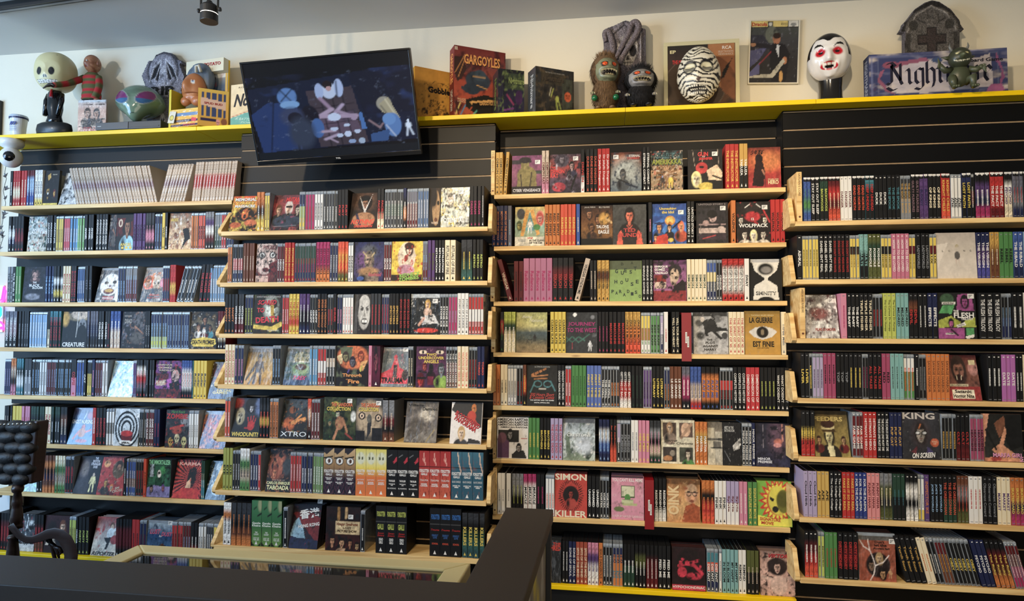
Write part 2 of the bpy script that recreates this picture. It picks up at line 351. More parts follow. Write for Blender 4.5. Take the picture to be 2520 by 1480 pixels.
# ---------------------------------------------------------------- covers: short description | picture
# ops: g gradient, n blotches, G grain, e ellipse, b box, p polygon, l line, F portrait, K skull, R rays, S figure, T lettering
COV = [l for l in '''
gold laughing woman on black|g k k;n d .4 8 .6;F 30 60 16 Y k k;e 30 68 6 9 k;e 30 66 5 3 w;F 74 66 10 Y a -;p Y 20,14 40,8 44,20 28,30;T - 70 12 30 3 c OBLONG;b 0 94 100 100 y
grey crumpled wrapper|g 707478 b8babc;n w .9 5 .5;n d .8 7 .55;n w 1 14 .6
crowded white and green jungle scene|g 9ab0b4 d0c8b0;n G .9 8 .5;n w .9 11 .55;n e .8 9 .55;n k .7 14 .6;n O .5 9 .66;T ! 52 38 60 8 w AMAZON;T ! 52 47 96 10 w JAIL_1&2
curly haired woman with yellow title|g k k;b 0 10 100 60 5a1414;n k .8 5 .5;F 62 34 24 F k i;T ! 22 24 26 24 e 0;n k .5 9 .62;T ! 60 84 66 9 y ANGEL;T ! 64 93 60 6 y III
tan swarm of bees and dark figure|g 6a5a4e d8b890 e0c090;n w .7 8 .55;n F .8 12 .5;n u .7 10 .62;p k 60,45 86,38 96,70 80,78 60,98 70,70;F 82 32 9 f u -;F 30 62 8 F u -;T - 20 10 22 4 c THE;T / 22 18 34 8 y BEES
dark swirl head above white lettering|g 201f2c 201f2c;n 3a3a50 .5 6 .55;e 50 28 22 22 6a4a44;n k .9 12 .5;e 48 26 12 12 c09080;n k .8 14 .5;T ! 50 44 16 5 w THE;T ! 50 52 46 7 w BLACK;T ! 64 59 44 7 w ROOM;e 45 84 32 9 8a8890 .4;n k .6 12 .6
pale clown face with red smile|g 50545a 3c4044;e 52 46 42 34 w;n d .5 8 .62;e 34 40 9 5 k;e 70 38 9 5 k;l 30 22 42 50 2 k;l 66 22 74 52 2 k;e 52 66 24 9 a;e 52 64 18 5 Y;e 52 50 5 4 h;b 30 82 80 92 r;n w .5 9 .6;p w 82,60 100,40 100,100 84,92;T ! 54 87 46 5 w MANIAC
skull with orange faces|g q d;e 26 40 26 22 O;n o .7 6 .5;F 22 38 16 o u -;K 60 38 22 e;e 86 40 12 14 p;e 50 84 60 26 384858;n w .6 7 .6;T / 60 78 46 7 r Blonde;T / 58 87 56 6 r Lazy_Soul
bearded man in white hat|g k k;e 62 14 50 12 8a7a5a .3;e 66 8 34 14 e;l 60 2 56 70 2 w;e 78 40 16 20 q;e 78 52 16 16 k;e 72 34 4 3 k;e 84 34 4 3 k;n d .5 9 .6;e 10 20 14 20 Y .6;T ! 48 91 88 12 w CREATURE
grey corpse in dark woods|g 24262a 1c1c20;n B .7 9 .55;e 74 20 22 28 5c5c60 .5;n k .8 14 .5;l 55 40 90 60 4 F;n F .5 12 .64;e 64 72 26 16 54504c .4;n k .7 10 .6;T ! 26 26 30 12 a09c96 DEAD;T ! 24 12 30 5 a09c96 HOUSE
crowd of fighters over gold banner|g 1c1c1e 1c1c1e;n Y .1 5;e 50 46 42 28 6a6048 .6;n k .9 12 .5;F 52 22 10 F k d;F 30 44 8 f u w;F 72 44 8 F k t;F 50 48 9 e k a;S 50 68 26 f w;n w .5 14 .66;p y 8,74 50,68 94,74 96,86 84,94 14,94 6,86;T ! 50 82 80 12 k DEATH_PROMISE
pale blue foil pattern|g 90c4dc c8e4f0;n w 1 9 .5;n 5898b8 .9 13 .52;n w 1 20 .6;T - 40 74 50 5 w THE_ALIEN
purple sleeve with young man sideways|g 6a3a78 8a4490;b 8 34 50 52 5a1c24;e 78 34 20 20 k;e 76 42 14 18 c8a8a0;p e 4,54 40,52 42,66 4,68;n k .5 9 .62;p c060b8 44,50 60,48 62,70 48,72;p k 56,62 90,52 100,100 60,96;b 0 76 100 100 5a1c24;n k .9 12 .5;n r .6 14 .62;T ! 36 12 52 5 e ENRIQUE;T ! 36 19 52 5 e GOMEZ;T ! 42 26 60 5 e VADILLO
red streak cover with yellow title|g 2a1c20 3a2a34;e 46 38 34 26 8a2420 .7;n k .8 7 .52;n w .7 15 .68;b 0 78 60 100 443c5c;T ! 62 77 60 5 y FATAL;T ! 46 83 60 7 y GAMES
crouching red figure on blue|g 544a6c 3c6c94 4a7ca8;e 74 20 16 12 a04858 .5;l 56 8 48 30 2 w;T ! 44 38 84 11 w GHOST_NURSING;F 52 54 8 O O -;e 50 68 16 12 o;l 36 66 20 84 6 O;l 64 66 84 60 5 O;e 54 90 24 5 c04048;n 345478 .5 9 .62
black spiral snake over red pot|g c8d0d4 c8d0d4;R 52 52 12 52 1 k .52;e 52 52 11 11 c8d0d4;p a 28,70 78,70 70,92 36,92;e 52 66 24 8 r;e 50 90 28 5 w;T ! 50 91 34 5 k SPIRAL
yellow skulls under red zombie title|g 26282c 26282c;e 84 28 22 16 q .3;n 4a4a4c .6 7 .55;T / 50 5 60 7 g Hard_Rock;T ! 46 17 90 14 r ZOMBIE;l 20 50 76 40 6 c03830;K 24 84 12 Y;K 50 74 12 c8c090;K 80 82 13 b8b070;e 48 54 20 10 b04838 .4;n k .7 11 .58;n r .5 13 .66
orange tangled creature on purple|g 6c6474 4a3a54;e 50 46 42 36 c85030 .5;n o 1 13 .5;n 4a3458 .9 11 .5;n w .9 20 .7;b 0 0 100 10 8890a0
green glowing forest|g 284458 3c6c50 1c5c38;n G .8 5 .52;e 56 58 12 28 k .4;R 56 80 4 60 14 7cc060;n k .7 9 .55;T - 40 30 70 5 a8d8d8 THE_WOODS
man in suit behind glass|g 1c1c24 1c1c24;e 30 34 22 26 5a5258 .4;e 32 34 14 20 7a6e68 .4;b 50 4 56 96 24222a;n k .5 8 .6;e 36 78 26 24 3a3840 .5;S 74 92 48 e e8dc9a;T ! 74 16 40 30 e0e0ea THE|BOSTON|STRANGLER|DOES
red cover with bearded fighter|g b8403c b03030;e 20 18 12 9 e8a060;l 26 10 30 34 1 k;e 66 32 22 24 5a4a34;e 66 20 12 12 2c2018;e 66 26 7 8 F;n 342820 .6 9 .6;F 28 68 9 Y u 3c2c20;F 52 80 8 e o a;n e .4 14 .66;T ! 76 84 38 14 e JIM|CROSS 12
green skeleton scientist scene|g 10201c 14182c;e 52 58 54 50 2c6c4c .8;T ! 50 8 92 12 8ce0a8 THE_IMMORTALIZER;e 50 38 9 10 w;e 50 36 4 4 k;p 184830 36,48 64,48 68,78 32,78;e 66 28 12 10 40a058 .6;b 10 14 26 46 b8c8d8;n k .7 12 .55;p 9088c0 0,76 30,68 70,72 100,70 100,100 0,100;F 20 78 9 c8a090 k -;F 70 76 9 c07878 604080 -;n k .5 12 .62
woman over radiating red rays|g 1c1416 501418;R 60 50 14 80 34 c84038;e 58 46 14 28 k;p f 44,58 56,46 60,80 40,80;p r 0,88 40,72 96,76 90,100 10,100;e 60 32 14 14 k;n O .4 9 .62;T ! 46 10 76 9 f0b0a0 KARMA;n k .1 9 .8
white line skull on blue|g 28485c 1c2c44;n 486c84 .7 6 .55;e 50 46 40 40 c8dce4;n k .9 9 .47;e 34 36 12 12 k;e 70 36 12 12 k;e 50 78 24 10 a8c0c8;n k .7 18 .5;n w .6 16 .62
grey and red swirl with white band|g 3c444c 4a4c50;n w .7 7 .55;n r .8 9 .62;n k .8 6 .55;b 0 80 100 100 d8d0c8;T / 50 78 90 10 k Vampyres
couple in period dress on maroon|g 3c1a20 241014;e 30 40 20 26 241818 .4;p e 10,70 40,52 56,70 60,80 4,80;F 72 30 16 f u 2c1c1c;b 62 48 76 62 e0dcd0;n k .5 8 .62
kicking woman over reporter lettering|g a83830 b8988c dcccb8 dcccb8;n r .7 7 .6;e 66 22 9 9 u;e 66 26 6 7 f;e 64 42 14 14 w;l 72 38 100 18 8 w;p k 40,54 72,52 66,68 60,84 52,84 56,68;e 84 58 16 12 a83838;T - 26 84 36 7 a89888 LADY;T !/ 50 94 90 10 k REPORTER
cowboys under pink script on blue|g a8b8c0 284c78 486c90 283040;n 1c3050 .6 6 .6;T !/ 32 24 44 14 e8607c LUST;T !/ 78 30 44 12 e8607c DUST;T / 54 36 14 6 w for;F 26 76 12 F k k;F 62 72 13 F u k;b 48 60 76 63 181818;n k .5 9 .64
screaming man with grasping hands|g e84c1c f0a030 181416 181416 181416;n y .8 8 .5;e 50 52 34 20 181416 .3;T !* 46 10 76 9 w MEMORIAL;T !* 46 20 70 7 f0c040 VALLEY;T !* 46 29 72 8 w MASSACRE;e 50 52 18 20 k;e 50 52 12 15 d86830;e 44 47 3 2 y;e 57 47 3 2 y;e 50 58 5 6 k;n k .5 12 .62;e 22 82 20 8 c85c30 .3;e 74 76 22 9 d87040 .3;n o .6 12 .6;n k .5 14 .6
sunglasses man and women in red haze|g 6c3c44 a84848 5c3440 1c1a22;n c05048 .6 5 .55;F 22 42 13 f u k;F 56 36 16 f d8c8b8 2c3440;b 46 31 68 36 k;F 88 42 12 e k k;e 56 74 50 16 2c3848;n k .7 9 .6;n b04868 .5 11 .66;T !/ 72 13 60 12 e83838 MUTANT;T !/ 84 22 30 7 e83838 CITY;l 10 88 90 86 1 q
curly haired woman with crossed scissors|g 302420 241c1c;e 50 24 38 26 2c1a14 .3;e 50 24 40 24 5c4030 .8;e 50 28 26 22 1c1412;F 50 30 17 F k -;p c8c0b8 26,6 62,62 56,66;p c8c0b8 74,4 44,60 50,62;e 50 74 40 20 b07c54;l 24 60 40 90 8 34304a;n k .4 8 .64;T !/ 48 80 84 13 e84c38 NOTHING;T !/ 52 92 66 7 e84c38 UNDERNEATH
staring woman half in shadow|g 38281c 1c1614;e 60 50 34 44 b08858;e 44 38 12 7 k;e 78 38 10 6 k;l 62 40 60 66 3 u;e 60 80 14 5 u;e 30 20 40 30 1c1412 .4;T ! 50 88 60 6 e WOMEN
crumpled silver sleeve with yellow sketches|g c8ccb8 b8bcac;n y .7 7 .55;n k .9 9 .57;e 32 28 14 12 d8c8b0;n k .7 16 .55;F 34 30 14 e k -;l 60 10 90 60 5 3c3c34;l 80 10 60 50 4 3c3c34;n w 1 13 .62;T ! 48 82 92 12 w POTENTIAL_II
woman staring above red splatter|g c8b0a4 8c4c48 5c1c1c;e 40 40 46 40 d8bcb0;n k .3 12 .68;e 26 30 17 9 k;e 26 30 13 6 w;e 26 30 4 4 k;e 76 30 15 9 k;e 76 30 11 6 w;e 77 30 4 4 k;l 50 36 56 54 3 6c4438;e 46 68 16 6 a;p 6c1820 60,52 100,44 100,80 66,82;n k .9 11 .55;b 0 84 60 100 d8b0a0;n k .8 13 .55;T ! 60 10 60 11 7c4c4c PIGS!
demon bust in blue mist|g 1c2454 34345c 54446c 1c2050;e 50 26 26 18 585c64 .6;e 30 46 20 20 7a4c84 .8;F 50 46 20 a88c74 7c6c58 8c7868;l 30 26 42 36 4 b8a070;l 70 26 60 36 4 b8a070;n 241c30 .6 12 .58;e 50 74 34 10 a87c4c .5;n k .6 12 .6;T / 72 82 46 10 c05060 Rawhead;e 22 92 12 5 b .2
shirtless bearded man on yellow|g e0bc1c e0bc1c e0bc1c;n b89010 .3 16 .7;e 48 40 28 38 e0ccb0;F 56 20 15 e0ccb0 3c1c14 -;e 56 12 16 9 3c1c14;l 24 36 62 60 9 e0ccb0;l 74 36 44 56 9 e0ccb0;e 46 42 6 8 8c2c24;e 46 72 28 14 c890a0;n 5c2c20 .5 13 .62;b 0 84 100 100 2c1c18;n b82c20 .9 12 .6;T ! 60 83 66 9 8cc040 REDNECK 8;T ! 56 93 66 9 8cc040 ZOMBIES 8
black cover with large red tilted title|g 181c18 1c1c18;n 546838 .6 7 .62;e 60 36 22 26 d8e0d0 .9;e 70 24 12 12 2c2418;l 62 20 68 66 12 c8a028;n 3c2c10 .8 14 .55;l 0 82 80 88 10 y;l 60 90 96 76 12 y;n u .5 14 .66;T - 50 6 84 3 w VICTIMS_OF_THE_KILLER_CLAWS_ANONYMOUS;T !/* 45 20 66 12 e0303c SCARED 0;T !* 24 40 26 12 e0303c TO;T !* 48 64 80 15 e0303c DEATH 4;T - 70 92 40 4 w THE_SOUND_OF_TERROR
grinning marble bust|g 302c28 1c1818;e 60 48 36 40 b8b4ac;e 60 22 32 20 c8c4bc;e 46 38 9 4 4c4844;e 78 38 8 4 4c4844;l 38 30 56 35 3 5c5854;l 84 30 68 35 3 5c5854;p 8c8880 60,38 70,56 54,56;e 62 68 20 8 3c3834;b 48 64 78 71 e8e4dc;l 54 64 54 72 1 k;l 62 64 62 72 1 k;l 70 64 70 72 1 k;n 8c8880 .5 9 .6;b 20 90 100 100 241c20;b 0 0 18 100 4c4a48
woman in white dress on dark foil|g 303438 202428;n 606468 .7 7 .58;F 58 26 11 f Y -;e 58 46 14 12 e0b8a0;p d8d4d0 34,56 80,50 96,72 40,76;l 46 60 30 76 8 e0a890;n k .6 9 .56;e 54 90 40 6 e84030 .2;n k .7 16 .55;b 0 0 100 9 b0b8bc;n w .9 18 .7
standing woman on ochre sand|g 4c4640 b08c3c c49438 c89030;b 0 0 100 9 6a6c70;l 6 86 30 50 7 5c5040;l 18 98 36 66 6 5c5040;S 46 96 74 c8a080 504440;e 46 26 9 11 2c2420;e 47 34 7 9 887060;n e .6 12 .68;T - 80 44 36 10 d8b070 MOST|OFTEN
dinosaur jaws on green jungle|g 606870 5c7c90 3c6068 38507c;b 0 0 100 8 585c60;e 60 24 32 16 a8a078;n 3c4c38 .7 9 .55;b 30 34 92 38 e8e4d0;n G .7 8 .55;e 60 56 34 18 7c9c6c .4;e 60 50 22 9 3c1c18;l 44 42 50 48 2 w;n k .6 12 .58;p 3c5478 0,88 100,76 100,100 0,100;n 9cb0c8 .5 9 .64;T !/ 62 80 50 11 e8407c T-REX
orange flaming faces above title|g 161214 161214;e 50 28 48 30 d8703c .2;n 5c6448 .7 5 .55;p 5c6448 10,4 50,2 44,32 16,36;F 50 40 12 6c6c78 2c1c2c -;F 28 28 12 8c8458 3c2c24 -;F 76 26 12 e07040 782c1c -;p e8c890 0,26 16,20 20,46 10,44;p e8a860 76,40 98,34 84,62 72,60;l 40 60 36 66 4 604c98;l 80 50 76 62 4 c8c040;n 20161a .5 11 .62;T ! 50 74 60 11 e89848 Through;T - 38 83 14 3 e89848 the;T ! 56 88 36 10 e89848 Fire
red tent woman on grey|g 5c6870 707c84;b 0 0 100 10 888e94;p d83c50 46,26 52,22 64,50 100,64 100,92 0,92 0,66 34,54;p 281c24 44,44 56,44 58,76 42,76;e 88 70 12 14 2c1c24;e 48 26 7 7 c84050;n e86878 .3 8 .66;n w .8 20 .72;T !* 42 83 80 13 181418 TRAUMA
staring eyes over two women|g 482440 5c2c50 3c2444;e 22 14 13 5 e8d0b0;e 22 14 4 4 k;e 78 14 13 5 e8d0b0;e 78 14 4 4 k;l 8 8 32 6 2 k;l 66 6 92 8 2 k;T ! 50 20 34 7 y TWO;T ! 50 28 84 7 y UNDERCOVER;T ! 50 37 50 8 y ANGELS;F 28 50 9 c85c50 a -;F 84 56 14 8c9498 d 8cb040;F 50 52 9 k k 2c1420;l 10 60 50 66 4 k;b 40 72 60 94 6c1c34;F 16 82 15 r 5c1020 -;b 4 74 34 79 k;n k .3 9 .66;n p .4 14 .7
red hand print and frightened faces|g 343c4c 202830 101214;e 60 18 24 20 181818;F 60 26 11 d8d8dc k -;e 90 20 18 24 5a6c94 .5;e 8 12 20 14 a83430 .6;F 24 46 18 c8c0a0 a89c78 -;e 24 58 4 6 k;n k .5 9 .6;e 66 70 12 12 r;l 58 66 52 50 3 r;l 64 62 62 46 3 r;l 70 62 72 46 3 r;l 76 66 80 52 3 r;l 56 76 46 76 4 r;T ! 50 92 94 11 y WHODUNIT?
orange alien claw below dark planet|g 1c2428 283438 161a1c 141618;e 56 10 50 22 3c4850 .7;e 36 28 12 9 8c4c28;n o .7 14 .72;e 28 64 20 16 c86020 .5;l 40 60 84 50 10 e09040;l 50 54 70 40 5 e09040;l 50 62 88 56 4 o;n k .8 10 .52;n y .4 14 .7;T - 50 88 94 12 e8ecec XTRO
jungle hunter under yellow moon|g 343c24 4a5028 1c2c20;e 34 22 16 12 c8b83c;n 182418 .8 8 .5;T !* 56 17 66 9 e07040 THE_CANDORA;T !* 46 27 74 9 y COLLECTION;F 44 40 10 d8d0b0 k -;e 50 60 13 16 a8704c;l 60 50 74 80 6 b87c54;l 44 74 34 96 7 b87c54;F 20 60 8 b09060 G -;e 92 44 8 12 d8d8d0 .4;n k .5 12 .6;n g .5 12 .66;l 70 84 90 96 4 a84038
eagle mask with staring eyes|g 34383c 4c4840;e 50 46 50 40 b8a080 .3;n 5c4c3c .5 9 .6;e 22 42 13 9 k;e 22 42 8 6 e0c0a0;e 22 42 3 3 k;e 84 46 13 9 k;e 84 46 8 6 e0c0a0;e 84 46 3 3 k;p 2c2c30 50,40 60,50 56,80 42,96 44,60;e 50 48 9 10 5a5850;b 0 76 34 100 1c1c20;b 62 70 100 100 1c1c20;T !* 52 17 70 9 e07040 THE_CANDORA;T !* 46 27 74 9 y COLLECTION
dark red tangle with man lying|g 201c1c 281c1c 181416;e 40 40 34 30 a8583c .4;n k .8 9 .5;n d08050 .7 13 .6;e 76 40 18 20 383c40 .4;F 30 56 14 c8784c 8c4028 -;T - 50 73 50 3 e THE_FILMS_OF;T ! 50 80 94 8 e8e4a0 CARLOS_ENRIQUE;T ! 50 90 90 10 e8e4a0 TABOADA
faded grey drawing of ruins|g 4c4844 6c6460 8c8478;e 66 32 24 16 c8bca8 .6;n 544c48 .7 7 .55;p 5c544c 20,46 36,40 40,60 52,44 60,70 20,96 4,90;n 787068 .6 9 .6;l 90 70 70 96 4 a08c60;T ! 30 10 50 7 141414 Village;T ! 74 18 46 8 141414 Damned
white cover with clown and red band|g e8e0d8 e8e0d8;p 343434 10,0 100,0 100,62 0,20;F 72 14 9 c8783c o -;e 66 34 14 14 c84030;l 60 42 50 54 5 c84030;l 76 42 84 52 5 c84030;n k .3 10 .68;T !* 54 42 90 12 c83038 BLOODSTAINED -30;T !* 48 52 80 12 c83038 PANORAMA -30;F 36 74 14 e8c8a8 c8a060 3c3c40;n 604840 .3 14 .7;p 2c2c30 60,86 96,92 100,100 56,100
tilted characters over night harbour|g 1c1420 281820 1c1c30;p 7c2428 0,20 60,14 100,30 100,90 60,60;p 8cb4c8 10,40 24,30 44,56 56,80 0,72;p 202848 0,74 100,80 100,100 0,100;n k .5 8 .6;n r .5 12 .7;T !* 60 20 70 22 w 香港 10;T ! 62 47 74 8 w HONG_KONG 10
red lit crowd under theatre sign|g 241414 241010 4c1c18;l 36 4 36 28 8 a87838;l 58 4 58 24 8 c8a068;n k .7 8 .52;b 28 32 98 62 c8a878;b 30 34 96 60 d8bc88;T / 62 40 62 9 7c2c1c Vinegar_Syndrome;T ! 62 48 24 5 3c2418 LOST;T ! 62 55 56 6 3c2418 PICTURE_SHOW;n 3c1410 .4 6 .68;F 20 78 11 c88c60 1c1010 301818;F 48 82 11 d8a070 1c1010 c8a078;F 72 82 9 b87850 1c1010 301818;F 92 88 9 c8a068 1c1010 -
cap wearing torso on magenta|g 84446c 8c5068 703c5c;b 0 12 60 22 383038;b 48 40 100 48 384038;e 50 52 32 24 8c7c44;p 8c7c44 20,60 80,58 88,100 14,100;e 44 26 14 20 8c7c44;e 44 12 20 8 2c2428;b 26 14 66 19 2c2428;l 30 50 34 90 4 3c3028;l 66 44 60 90 4 3c3028;b 0 80 100 100 241c20;n 2c2c24 .4 8 .66;T ! 50 90 92 8 d8d4d4 CYBER_VENGEANCE
demon face and couple on purple|g 5c4854 a84038 584458 34303c;e 40 16 24 18 4c4450 .3;n 2c2430 .8 9 .52;F 40 14 12 8c8088 3c3440 -;F 72 30 10 c8a098 k 38344c;e 30 84 22 12 b83848;n 2c1c28 .7 11 .56;n d8d0d8 .4 6 .68;l 84 56 70 90 6 k;T ! 10 33 18 4 e84040 THE;T ! 26 44 44 11 e84040 DEMON;T ! 16 55 26 10 e84040 RAT
armoured man in grey fog|g 4c2420 6c4838 888c88 50606c;e 36 22 22 16 a85c38 .9;e 50 46 40 30 a8aca4 .8;F 40 56 12 7c7870 3c3c3c 484c50;n 38404c .7 10 .55;l 20 66 60 80 3 k;l 50 80 86 90 5 242c3c;T ! 78 10 36 6 d8d0c8 ETERNAL;T ! 74 16 40 6 c8403c COMBAT;T - 82 23 24 4 d8d0c8 AGAINST
rioting crowd with green title|g 2c4044 4a5c4c 787058;n 1c1c1c .6 8 .55;b 12 6 92 18 4a7478;T ! 50 12 78 9 1c2c30 FORTRESS_OF;T !* 50 28 92 13 98a030 AMERIKKKA;b 0 38 100 100 a88c68;e 50 52 46 10 c8a078 .5;n k .9 13 .5;n r .6 11 .64;n e .8 14 .6;R 50 58 6 34 16 8c6038;S 62 92 30 e y;S 36 92 30 8898b8 3c3430
masked killer and blonde woman|g 201c1c 201c1c;l 14 0 20 40 1 e;l 40 0 42 30 1 e;l 86 0 90 40 1 e;T ! 44 12 30 11 e03838 GUN;T - 46 18 8 4 w FOR;T ! 52 24 40 8 e03838 JENNIFER;e 40 46 17 14 c83838;e 40 44 7 3 k;n k .3 9 .66;p e8c8a0 54,52 84,38 100,60 96,78 60,76;F 24 74 17 e8d8b0 e8dc90 -;e 52 92 22 10 d8bc40;b 70 80 100 100 181818;l 72 66 96 74 4 181818
samurai silhouette on orange|g 7c3024 c85c34 b83830 b03038;e 60 34 44 22 d87c40 .8;n 8c2420 .3 5 .66;e 34 28 12 12 201014;p 281416 24,34 46,36 52,60 46,96 12,94 18,60;l 44 56 50 66 5 c08060;l 50 60 52 96 2 3c2824;T !/ 30 12 44 12 1c1010 少年英雄;T ! 76 86 32 10 e8d8a0 HERO;T - 76 79 32 4 e8d8a0 FEARLESS
gold legs over ninja collage|g d8b860 8cb09c a8a060;e 20 18 14 14 3c3c44;F 14 48 11 a8a050 4a5830 -;e 84 30 14 20 e07c70;F 84 30 13 e8a090 c04838 -;p 60a0a8 36,60 50,12 66,60;p e0a040 36,6 48,8 30,74 18,74;p e0a040 50,8 62,6 84,70 74,74;S 50 66 34 e w;e 74 52 12 8 g;b 0 76 100 100 e8dcc0;n k .25 9 .7;T ! 52 80 20 5 d03030 NINJA;T ! 74 86 50 5 k IN_THE_CLAWS;T ! 70 92 44 5 k OF_THE_CIA;l 10 84 36 84 1 q;l 12 88 36 88 1 q
brown collage of men at sunset|g 281c18 6c4020 8c5c28 201814;T - 28 5 34 4 e0d8c8 JALAL_MERHI;T - 74 5 34 4 e0d8c8 BILLY_BLANKS;F 26 22 12 b87c50 3c2820 -;F 54 36 12 9c6840 2c1c18 -;F 34 56 10 a87048 3c2418 4c3020;e 74 34 16 14 d8a040 .6;l 80 34 96 44 6 e8b870;n 241814 .6 10 .56;T ! 68 54 40 8 w TALONS;T - 82 60 14 3 w OF_THE;T ! 72 67 34 9 w EAGLE;b 0 84 100 100 141210
red shaded man in dark polo shirt|g 484844 403e3c;F 50 28 18 e07050 201c1c 201c1c;e 50 88 36 34 2c2424;p e05c44 16,72 26,62 30,100 12,100;p e05c44 84,72 74,62 70,100 90,100;l 42 52 50 60 2 e05c44;l 58 52 50 60 2 e05c44;T !- 50 64 36 9 c84038 TED;T !- 52 76 70 10 c84038 BUNDY
gold idol over crew on blue|g 203870 3068b8 3c80c8 3060a8;R 50 30 20 80 9 284c94;T ! 46 13 50 8 y Unmasking;T ! 46 21 36 7 y the_Idol;e 52 42 15 12 e8a030;e 52 42 10 8 f0d060;e 52 50 6 5 c87020;F 20 58 11 e8a060 1c2c58 284878;b 6 46 34 50 1c2c58;F 84 56 11 e8a070 e07040 b84c30;F 50 60 8 e8b080 2c1c18 181c28;l 60 60 82 44 4 181c28;l 44 76 40 98 6 181c28;l 56 76 66 96 6 181c28;F 10 84 9 e8a070 k c83828;p c83828 14,80 44,74 46,100 8,100;e 54 90 8 5 y;n k .3 9 .68
woman screaming above burning bed|g 242020 242020 302c30;T -! 50 4 86 4 8c8080 UNTOLD_STORY_2;b 6 14 92 92 2c282c;e 52 36 12 12 c8a8a0;e 50 28 16 10 181414;n k .5 9 .6;e 30 50 10 7 b09088;b 8 52 92 56 a88c88;b 8 62 92 74 c8b0a4;n k .6 11 .56;e 78 66 12 8 d0b8ac;b 8 76 92 90 3c3038;l 20 88 60 80 2 c84040;l 14 52 14 76 2 8c8078
hockey mask and four faces|g 241c1c 241c1c;e 48 26 28 22 2c2424;l 26 14 40 6 2 w;l 72 14 60 6 2 w;e 48 36 22 12 c83038 .3;n k .7 9 .52;T ! 48 42 8 6 w 12;F 14 44 10 e8dcc8 2c2424 -;F 84 44 10 e8dcc8 2c2424 -;l 80 20 98 50 4 c83038;T ! 50 58 86 9 w WOLFPACK;F 24 80 12 e8dcc8 241c1c e8dcc8;F 50 82 12 e8dcc8 e8dc9c e8dcc8;F 78 80 12 e8dcc8 241c1c e8dcc8;n c83038 .6 7 .66
green cover with scattered letters|g 80984c 88a454 8cac58;b 0 0 100 22 545c40;T - 40 8 8 7 2c3428 B;T - 70 6 8 7 2c3428 A;T ! 22 26 9 10 2c3c34 G;T ! 40 30 9 10 2c3c34 U;T ! 50 24 8 10 2c3c34 E;T ! 66 28 8 9 2c3c34 S;T ! 80 20 9 10 2c3c34 T;T ! 20 52 9 9 2c3c34 H;T ! 38 54 9 9 2c3c34 O;T ! 54 48 9 9 2c3c34 U;T ! 70 58 9 9 2c3c34 S;T ! 86 52 9 9 2c3c34 E;T ! 10 76 8 8 2c3c34 P;T ! 22 80 8 8 2c3c34 A;T ! 34 76 8 8 2c3c34 R;T ! 46 84 8 8 2c3c34 A;T ! 58 76 8 8 2c3c34 D;T ! 70 82 8 8 2c3c34 I;T ! 82 78 8 8 2c3c34 S;T ! 94 88 8 8 2c3c34 O
pink cover with young man looking up|g 6c4068 a0608c a4608c;b 0 0 100 12 5c3058;b 4 36 40 54 8c2c28;n k .3 9 .62;b 4 54 40 70 d8bca8;F 26 60 8 c8a890 2c2020 -;e 66 26 20 16 2c2428;e 64 38 14 18 c8ac90;e 58 32 4 2 k;p b89c84 50,48 66,52 76,66 56,62;p 241c20 60,66 88,48 100,56 100,100 66,96;b 0 74 100 100 8c2c30;n 241c20 .9 10 .52;T ! 24 16 40 6 w ENRIQUE;T ! 20 23 32 6 w GOMEZ;T ! 24 31 40 6 w VADILLO
black and white hourglass with face|g 181818 181818;b 4 0 92 8 b8b8b8;p e4e0d4 8,8 92,8 84,28 56,46 56,50 84,64 90,98 10,98 14,64 46,50 46,46 16,28;e 50 24 24 14 181818 .3;e 52 26 16 8 888480 .5;n k .3 12 .68;e 50 100 26 10 181818;T ! 50 82 64 9 202020 SMNITY;T -! 50 82 60 6 e4e0d4 SMNITY
picnic table on a wide beach|g a8a860 b8b468 c8c078 4c5c60 505850 8c7850 947c54;n 3c4038 .3 14 .62;S 60 72 18 302c2c 302c2c;b 32 68 52 70 302c2c;l 36 70 34 78 1.5 302c2c;l 50 70 52 78 1.5 302c2c;T / 36 12 34 8 d8d4b0 Being;T / 66 20 48 8 d8d4b0 Natural;n d8c088 .3 18 .68
purple title over green helix|g 343638 343638;e 28 6 6 5 w;e 84 12 6 5 q .5;T !* 50 30 88 12 a83070 JOURNEY;T !* 50 44 92 11 a83070 TO_THE_WEST;l 0 62 20 74 3 3c6c5c;l 20 74 40 60 3 3c6c5c;l 40 60 60 70 3 3c6c5c;l 0 74 20 60 3 3c6c5c;l 20 60 40 74 3 3c6c5c;l 40 74 74 54 3 3c6c5c;l 20 76 20 90 2 b04048;S 76 94 24 d8d8d8 d8d8d8;l 84 52 96 52 1 q;l 84 56 96 56 1 q;l 84 60 94 60 1 q
falling man in suit on grey|g a0a0a0 b8b6b4;b 0 0 100 10 3c3c3c;e 16 26 12 8 585858 .5;e 70 16 12 9 686868 .4;e 86 46 10 8 d0d0cc .3;n 484848 .6 9 .62;p 2c2c2c 22,20 60,14 70,36 96,38 100,44 64,46 84,62 78,66 52,46 40,50 44,56 34,58 30,34;e 26 17 6 6 d8ccc0;l 60 16 50 2 6 2c2c2c;e 20 56 12 9 3c3c3c .6;e 90 56 9 8 4c4c4c;T ! 46 66 16 5 2c2824 THE;T ! 48 73 28 6 2c2824 PLOT;T ! 48 81 44 6 2c2824 AGAINST;T ! 48 89 36 6 2c2824 HARRY;n w .3 12 .7
